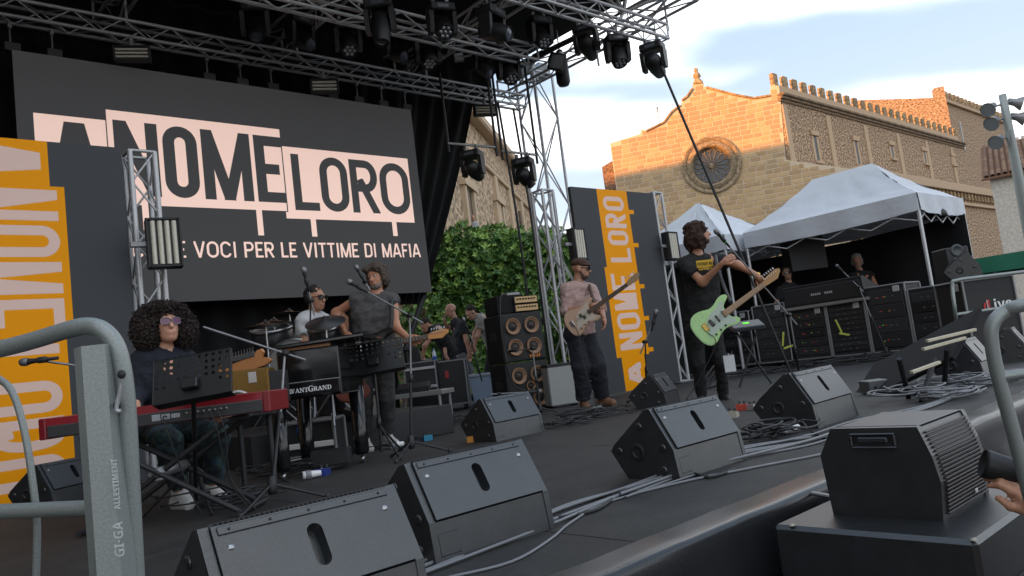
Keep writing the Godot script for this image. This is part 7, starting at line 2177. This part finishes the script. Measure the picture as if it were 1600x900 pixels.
func people():
	var black_tee = cloth(Color(0.012, 0.012, 0.013))
	# singer
	var s = person("long-haired singer in a black printed T-shirt holding the microphone stand", 8.0, {
		"head": [1091, 366], "neck": [1087, 400], "ls": [1120, 406, -0.1], "rs": [1068, 413, 0.06], "pel": [1099, 512], "lh": [1112, 514, -0.04], "rh": [1088, 515, 0.04],
		"re": [1098, 441, 0.26], "rw": [1128, 412, 0.42], "rd": [1147, 397, 0.45], "le": [1152, 414, 0.1], "lw": [1182, 430, 0.38], "ld": [1195, 444, 0.42],
		"lk": [1126, 566, 0.05], "rk": [1091, 568, 0.1], "la": [1130, 619, -0.05], "ra": [1096, 620, 0.0], "lt": [1140, 629, 0.12], "rt": [1096, 632, 0.18]},
		{"look": 78.0, "nod": -4.0, "skin": Color(0.42, 0.2, 0.12), "shirt": black_tee, "sleeve": 0.6, "hem": 0.1, "trousers": cloth(Color(0.013, 0.013, 0.014)), "shoes": black, "leg": 1.95, "wide": 0.92, "girth": 1.06,
		"hair": [[Vector3(0, 0.06, -0.03), Vector3(0.105, 0.088, 0.115)], [Vector3(0.085, -0.04, -0.01), Vector3(0.045, 0.125, 0.075)], [Vector3(-0.085, -0.04, -0.01), Vector3(0.045, 0.125, 0.075)], [Vector3(0, -0.06, -0.1), Vector3(0.1, 0.13, 0.06)], [Vector3(-0.07, 0.05, 0.06), Vector3(0.035, 0.05, 0.04)]], "hair_bump": 0.022, "hair_freq": 13.0, "hair_color": Color(0.045, 0.02, 0.014), "beard": Color(0.05, 0.028, 0.02)})
	var pc = at(1101, 412, 7.78) - s.position
	var pr = Node3D.new()
	pr.name = "shirt_print"
	s.add_child(pr)
	pr.transform = Transform3D(Basis(Vector3.UP, VIEW_YAW + 0.45) * Basis(Vector3.BACK, 0.03), pc)
	box(pr, "yellow_block", Vector3(0, 0.0, 0), Vector3(0.21, 0.075, 0.006), M(Color(0.62, 0.38, 0.02), 0.8), Basis(), 0.002)
	lettering(pr, "FUEGO AL", 0.03, black_tee, Transform3D(Basis(), Vector3(0, 0, 0.0045)), 0.002)
	for k in 6: box(pr, "yellow_mark", Vector3(-0.075 + k * 0.03, -0.053, 0), Vector3(0.022, 0.018, 0.005), M(Color(0.62, 0.38, 0.02), 0.8), Basis(), 0.001)
	var wr = at(1183, 431, 7.64) - s.position
	mi(s, "wristband", lathe([[0.033, -0.014], [0.037, -0.012], [0.037, 0.012], [0.033, 0.014]], 16), M(Color(0.75, 0.48, 0.02), 0.6, 0, 0), Transform3D(Basis(Vector3.UP, VIEW_YAW) * Basis(Vector3.BACK, 0.9), wr))
	mi(s, "strap", tube([at(1118, 400, 7.95) - s.position, at(1122, 420, 7.72) - s.position, at(1132, 450, 7.62) - s.position, at(1142, 472, 7.5) - s.position], 0.02, 6), M(Color(0.08, 0.08, 0.085), 0.7))
	# bassist
	var b = person("bassist in a brown cap and pale pink shirt with sunglasses", 8.95, {
		"head": [907, 421], "neck": [902, 443], "ls": [924, 452, -0.1], "rs": [884, 452, 0.06], "pel": [906, 520], "re": [884, 487, 0.1], "rw": [926, 477, 0.4], "rd": [938, 477, 0.42],
		"le": [939, 484, 0.05], "lw": [943, 496, 0.2], "ld": [945, 508, 0.22], "lk": [933, 571, 0.06], "rk": [908, 573, 0.08], "la": [942, 623, -0.05], "ra": [912, 628, 0.0], "lt": [958, 630, 0.06], "rt": [918, 638, 0.16]},
		{"look": 72.0, "nod": 8.0, "skin": Color(0.44, 0.22, 0.14), "shirt": cloth(Color(0.50, 0.34, 0.31)), "sleeve": 1.12, "hem": 0.02, "trousers": cloth(Color(0.018, 0.02, 0.03)), "wide": 1.45, "leg": 1.93, "shoes": M(Color(0.28, 0.13, 0.07), 0.6), "cap": Color(0.075, 0.035, 0.025), "glasses": Color(0.015, 0.012, 0.012), "beard": Color(0.10, 0.065, 0.05)})
	mi(b, "strap", tube([at(921, 446, 8.95) - b.position, at(925, 462, 8.72) - b.position, at(932, 485, 8.62) - b.position], 0.022, 6), M(Color(0.1, 0.06, 0.04), 0.7))
	# guitarist in grey
	var g = person("man in a sleeveless grey T-shirt with a black guitar looking down", 7.3, {
		"head": [588, 432], "neck": [588, 461], "ls": [614, 470, -0.02], "rs": [556, 470, 0.02], "pel": [584, 550], "re": [525, 489, -0.06], "rw": [540, 521, 0.16], "rd": [550, 530, 0.24],
		"le": [618, 512, 0.08], "lw": [638, 528, 0.34], "ld": [650, 530, 0.4], "lk": [604, 622, 0.04], "rk": [568, 626, 0.06], "la": [606, 683, -0.02], "ra": [570, 688, 0.0], "lt": [618, 694, 0.1], "rt": [578, 702, 0.14]},
		{"look": -18.0, "nod": 8.0, "skin": Color(0.44, 0.2, 0.12), "shirt": cloth(Color(0.085, 0.08, 0.08)), "sleeve": 0.12, "hem": 0.0, "girth": 1.12, "trousers": cloth(Color(0.035, 0.034, 0.035)), "wide": 1.15, "shoes": M(Color(0.6, 0.57, 0.53), 0.6), "sole": white_plastic,
		"hair": H_BOB + [[Vector3(-0.05, 0.075, 0.06), Vector3(0.05, 0.035, 0.045)], [Vector3(0.045, 0.075, 0.06), Vector3(0.045, 0.04, 0.045)]], "hair_color": Color(0.085, 0.058, 0.045), "hair_bump": 0.012, "hair_freq": 16.0, "beard": Color(0.22, 0.19, 0.17)})
	mi(g, "strap", tube([at(610, 463, 7.33) - g.position, at(612, 485, 7.12) - g.position, at(610, 520, 7.05) - g.position], 0.022, 6), M(Color(0.03, 0.03, 0.03), 0.7))
	# pianist
	person("pianist with a large dark afro and tinted glasses in a navy shirt", 5.0, {
		"head": [259, 509], "neck": [254, 546], "ls": [292, 562, -0.12], "rs": [218, 566, 0.1], "pel": [250, 660, -0.2], "lh": [268, 664, -0.2], "rh": [238, 666, -0.1], "re": [208, 618, 0.15], "rw": [213, 638, 0.34], "rd": [222, 654, 0.4],
		"le": [306, 616, 0.05], "lw": [330, 636, 0.25], "ld": [345, 650, 0.3], "lk": [338, 678, 0.1], "rk": [262, 690, 0.28], "la": [333, 760, 0.0], "ra": [281, 768, 0.15], "lt": [346, 779, 0.08], "rt": [296, 790, 0.22]},
		{"look": 42.0, "nod": -6.0, "skin": Color(0.52, 0.27, 0.18), "girth": 1.3, "shirt": cloth(Color(0.012, 0.015, 0.027)), "sleeve": 1.7, "hem": 0.06, "trousers": camo(), "leg": 1.88, "wide": 1.1, "shoes": M(Color(0.68, 0.67, 0.66), 0.6), "sole": white_plastic, "base": gp(300, 790) * Vector3(1, 0, 1),
		"glasses": Color(0.10, 0.02, 0.08), "rim": M(Color(0.2, 0.16, 0.18), 0.3, 0.3, 0), "hair": [[Vector3(0, 0.05, -0.06), Vector3(0.17, 0.125, 0.135)], [Vector3(0.12, -0.03, -0.03), Vector3(0.085, 0.125, 0.10)], [Vector3(-0.12, -0.03, -0.03), Vector3(0.085, 0.125, 0.10)], [Vector3(0, -0.05, -0.12), Vector3(0.14, 0.13, 0.1)], [Vector3(0, 0.1, 0.035), Vector3(0.11, 0.05, 0.065)]], "hair_bump": 0.04, "hair_freq": 58.0, "hair_cell": 0.0075, "hair_color": Color(0.026, 0.014, 0.012)})
	# drummer
	var d = person("drummer in a white T-shirt with dark sunglasses and headphones", 7.6, {
		"head": [493, 467], "neck": [490, 490], "ls": [508, 502, -0.12], "rs": [473, 502, 0.1], "pel": [486, 572, -0.05], "re": [477, 536, 0.15], "rw": [490, 552, 0.35], "rd": [500, 556, 0.4], "le": [521, 530, 0.05], "lw": [534, 540, 0.28], "ld": [541, 545, 0.32],
		"lk": [530, 584, 0.2], "rk": [505, 592, 0.35], "la": [532, 645, 0.2], "ra": [508, 655, 0.35]},
		{"look": 60.0, "nod": 4.0, "base": at(486, 580, 7.6) * Vector3(1, 0, 1) + Vector3(0, 0.3, 0), "skin": Color(0.42, 0.2, 0.12), "shirt": cloth(Color(0.62, 0.62, 0.63)), "sleeve": 0.62, "trousers": black_tee, "shoes": black, "glasses": Color(0.01, 0.01, 0.01), "hair": H_SHORT, "hair_color": Color(0.02, 0.014, 0.012), "cell": 0.022})
	var hp = at(493, 467, 7.6) - d.position
	var hf = Basis(Vector3.UP, VIEW_YAW + deg_to_rad(60))
	for k in [-1, 1]: mi(d, "earcup", lathe([[0.0, 0.02], [0.035, 0.018], [0.04, 0.0], [0.035, -0.01], [0, -0.01]], 16), black, Transform3D(hf * Basis(Vector3.BACK, -k * PI / 2), hp + hf * Vector3(k * 0.088, 0, -0.005)))
	var band = []
	for k in 9: band.append(hp + hf * Vector3(cos(PI * k / 8) * 0.095, 0.03 + sin(PI * k / 8) * 0.115, -0.01))
	mi(d, "headband", tube(band, 0.009, 6, 2), black)
	# crew behind
	person("crew man in a black T-shirt bending over the flight cases", 13.3, {
		"head": [665, 509], "neck": [674, 512], "ls": [684, 512, -0.15], "rs": [680, 520, 0.18], "pel": [702, 548, -0.2], "re": [664, 540, 0.25], "rw": [661, 556, 0.2], "rd": [662, 562, 0.18], "le": [694, 540, 0.0], "lw": [697, 557, 0.1], "ld": [700, 562, 0.12],
		"lk": [698, 585, -0.15], "rk": [694, 587, -0.05], "la": [703, 624, -0.25], "ra": [700, 626, -0.15]},
		{"look": -45.0, "nod": 35.0, "cell": 0.026, "hand": 0.01, "hcell": 0.012, "far": 1, "skin": Color(0.4, 0.2, 0.13), "shirt": black_tee, "trousers": black_tee, "shoes": black, "hair": H_SHORT, "hair_cell": 0.014, "beard": Color(0.03, 0.02, 0.016)})
	person("bald crew man in grey shorts walking past with a hand at his face", 14.2, {
		"head": [704, 485], "neck": [711, 499], "ls": [712, 507, -0.2], "rs": [722, 508, 0.18], "pel": [719, 556], "re": [729, 533, 0.22], "rw": [733, 552, 0.25], "rd": [735, 561, 0.25], "le": [700, 514, -0.15], "lw": [695, 503, 0.0], "ld": [694, 497, 0.02],
		"lk": [712, 586, -0.1], "rk": [735, 584, 0.08], "la": [708, 614, -0.15], "ra": [745, 614, 0.08], "lt": [700, 621, -0.15], "rt": [733, 622, 0.1]},
		{"look": -70.0, "nod": 8.0, "cell": 0.026, "hand": 0.01, "hcell": 0.012, "far": 1, "skin": Color(0.42, 0.22, 0.15), "shirt": cloth(Color(0.02, 0.022, 0.028)), "sleeve": 0.6, "trousers": cloth(Color(0.17, 0.17, 0.185)), "leg": 1.0, "wide": 1.1, "shoes": black, "hair_color": Color(0.1, 0.08, 0.07)})
	person("crew man in a pale top stooping behind the bass cabinets", 13.8, {
		"head": [736, 489], "neck": [746, 494], "ls": [752, 496, -0.15], "rs": [753, 502, 0.15], "pel": [770, 540], "re": [746, 526, 0.2], "rw": [741, 541, 0.2], "rd": [740, 548, 0.2], "le": [742, 520, -0.1], "lw": [737, 536, -0.05], "ld": [736, 544, -0.05], "lk": [768, 585, 0.1], "rk": [762, 587, 0.2], "la": [772, 622, 0.0], "ra": [768, 625, 0.1]},
		{"look": -55.0, "nod": 30.0, "cell": 0.028, "hand": 0.011, "hcell": 0.012, "far": 1, "skin": Color(0.42, 0.22, 0.15), "shirt": cloth(Color(0.30, 0.28, 0.25)), "trousers": black_tee, "shoes": black, "hair": H_SHORT, "hair_cell": 0.014, "hair_color": Color(0.03, 0.022, 0.018)})
	# at the desk
	var en = person("grey-haired sound engineer in a black sleeveless top at the mixing desk", 14.0, {
		"head": [1339, 408], "neck": [1344, 424], "ls": [1360, 430, -0.05], "rs": [1330, 433, 0.08], "pel": [1352, 492], "re": [1326, 452, 0.2], "rw": [1318, 462, 0.45], "rd": [1314, 464, 0.5], "le": [1370, 450, 0.15], "lw": [1366, 460, 0.4], "ld": [1362, 464, 0.46], "lk": [1356, 530], "rk": [1344, 532], "la": [1360, 566], "ra": [1348, 568]},
		{"look": -20.0, "nod": 22.0, "base": at(1350, 500, 14.0) * Vector3(1, 0, 1), "cell": 0.026, "hand": 0.01, "hcell": 0.011, "skin": Color(0.42, 0.2, 0.13), "shirt": black_tee, "sleeve": 0.1, "trousers": black_tee, "shoes": black, "hair": H_SHORT + [[Vector3(0.07, -0.02, -0.02), Vector3(0.03, 0.06, 0.05)], [Vector3(-0.07, -0.02, -0.02), Vector3(0.03, 0.06, 0.05)]], "hair_color": Color(0.36, 0.35, 0.34), "hair_bump": 0.02, "beard": Color(0.28, 0.25, 0.23)})
	person("man with glasses in black half hidden behind the rack cases", 14.1, {
		"head": [1230, 427], "neck": [1233, 443], "ls": [1250, 452, -0.05], "rs": [1218, 454, 0.05], "pel": [1238, 512], "re": [1212, 480, 0.1], "rw": [1218, 498, 0.3], "rd": [1222, 502, 0.35], "le": [1256, 478, 0.1], "lw": [1252, 494, 0.3], "ld": [1248, 498, 0.35], "lk": [1244, 550], "rk": [1230, 552], "la": [1248, 588], "ra": [1234, 590]},
		{"look": -8.0, "base": at(1238, 520, 14.1) * Vector3(1, 0, 1), "cell": 0.026, "hand": 0.01, "hcell": 0.011, "skin": Color(0.4, 0.22, 0.15), "shirt": black_tee, "trousers": black_tee, "shoes": black, "hair": H_SHORT, "hair_color": Color(0.02, 0.015, 0.012), "glasses": Color(0.05, 0.05, 0.055)})
	# someone at the palace window
	var dw = (window_spot - CAM).dot(FW)
	person("tiny person in a white top standing at the palace window", dw, {
		"head": [738, 341], "neck": [738, 347], "ls": [744, 350], "rs": [733, 350], "pel": [739, 370], "re": [731, 359], "rw": [735, 365, 0.15], "rd": [737, 367, 0.18], "le": [747, 358], "lw": [743, 364, 0.15], "ld": [741, 366, 0.18]},
		{"base": window_spot - Vector3(0, 0.2, 0), "look": 30.0, "cell": 0.035, "hand": 0.016, "hcell": 0.018, "far": 1, "shirt": cloth(Color(0.5, 0.5, 0.52)), "hair": H_SHORT, "hair_cell": 0.02})
	# photographer reaching in with a long lens
	var lp = at(1575, 735, 2.0)
	var ca = thing("photo_camera", "black camera with a long lens held in at the picture's outer edge", "camera", lp)
	var ld = (at(1540, 722, 2.02) - at(1620, 745, 1.98)).normalized()
	var lx = ld.cross(Vector3.UP).normalized()
	var lb = Basis(lx, ld, lx.cross(ld))
	mi(ca, "lens", lathe([[0.0, 0.045], [0.03, 0.046], [0.036, 0.06], [0.038, 0.05], [0.034, -0.01], [0.036, -0.012], [0.036, -0.05], [0.032, -0.052], [0.032, -0.12], [0, -0.12]], 24), black, Transform3D(lb, Vector3.ZERO))
	mi(ca, "focus_ring", lathe([[0.0365, -0.02], [0.038, -0.022], [0.038, -0.045], [0.0365, -0.047]], 24), rubber, Transform3D(lb, Vector3.ZERO))
	box(ca, "camera_body", -ld * 0.17 + Vector3(0, 0.01, 0), Vector3(0.14, 0.08, 0.10), black, lb, 0.015)
	person("photographer in dark clothes standing just outside the picture with a camera", 2.1, {
		"head": [1770, 640, -0.05], "neck": [1780, 790], "ls": [1860, 850, -0.05], "rs": [1690, 860, 0.05], "pel": [1800, 1130], "re": [1660, 960, 0.1], "rw": [1618, 800, 0.12], "rd": [1590, 762, 0.12], "le": [1800, 960, 0.25], "lw": [1690, 800, 0.2], "ld": [1650, 765, 0.16], "lk": [1830, 1420], "rk": [1780, 1430], "la": [1850, 1690], "ra": [1800, 1700]},
		{"base": at(1800, 900, 2.1) * Vector3(1, 0, 1) + Vector3(0, -1.2, 0), "look": -60.0, "curl": 1.0, "cell": 0.024, "shirt": cloth(Color(0.03, 0.03, 0.035)), "sleeve": 0.6, "trousers": cloth(Color(0.03, 0.035, 0.05)), "shoes": black, "hair": H_SHORT})

func camo() -> StandardMaterial3D:
	var n := FastNoiseLite.new()
	n.seed = 12
	n.frequency = 0.03
	var img := Image.create(128, 128, false, Image.FORMAT_RGB8)
	for y in 128:
		for x in 128:
			var v = n.get_noise_2d(x, y) + 0.3 * n.get_noise_2d(x * 3, y * 3)
			img.set_pixel(x, y, Color(0.07, 0.09, 0.12) if v < 0.08 else (Color(0.18, 0.27, 0.22) if v < 0.3 else Color(0.12, 0.2, 0.3)))
	var m := StandardMaterial3D.new()
	m.albedo_texture = ImageTexture.create_from_image(img)
	m.uv1_triplanar = true
	m.uv1_scale = Vector3.ONE * 3
	m.roughness = 0.9
	return m
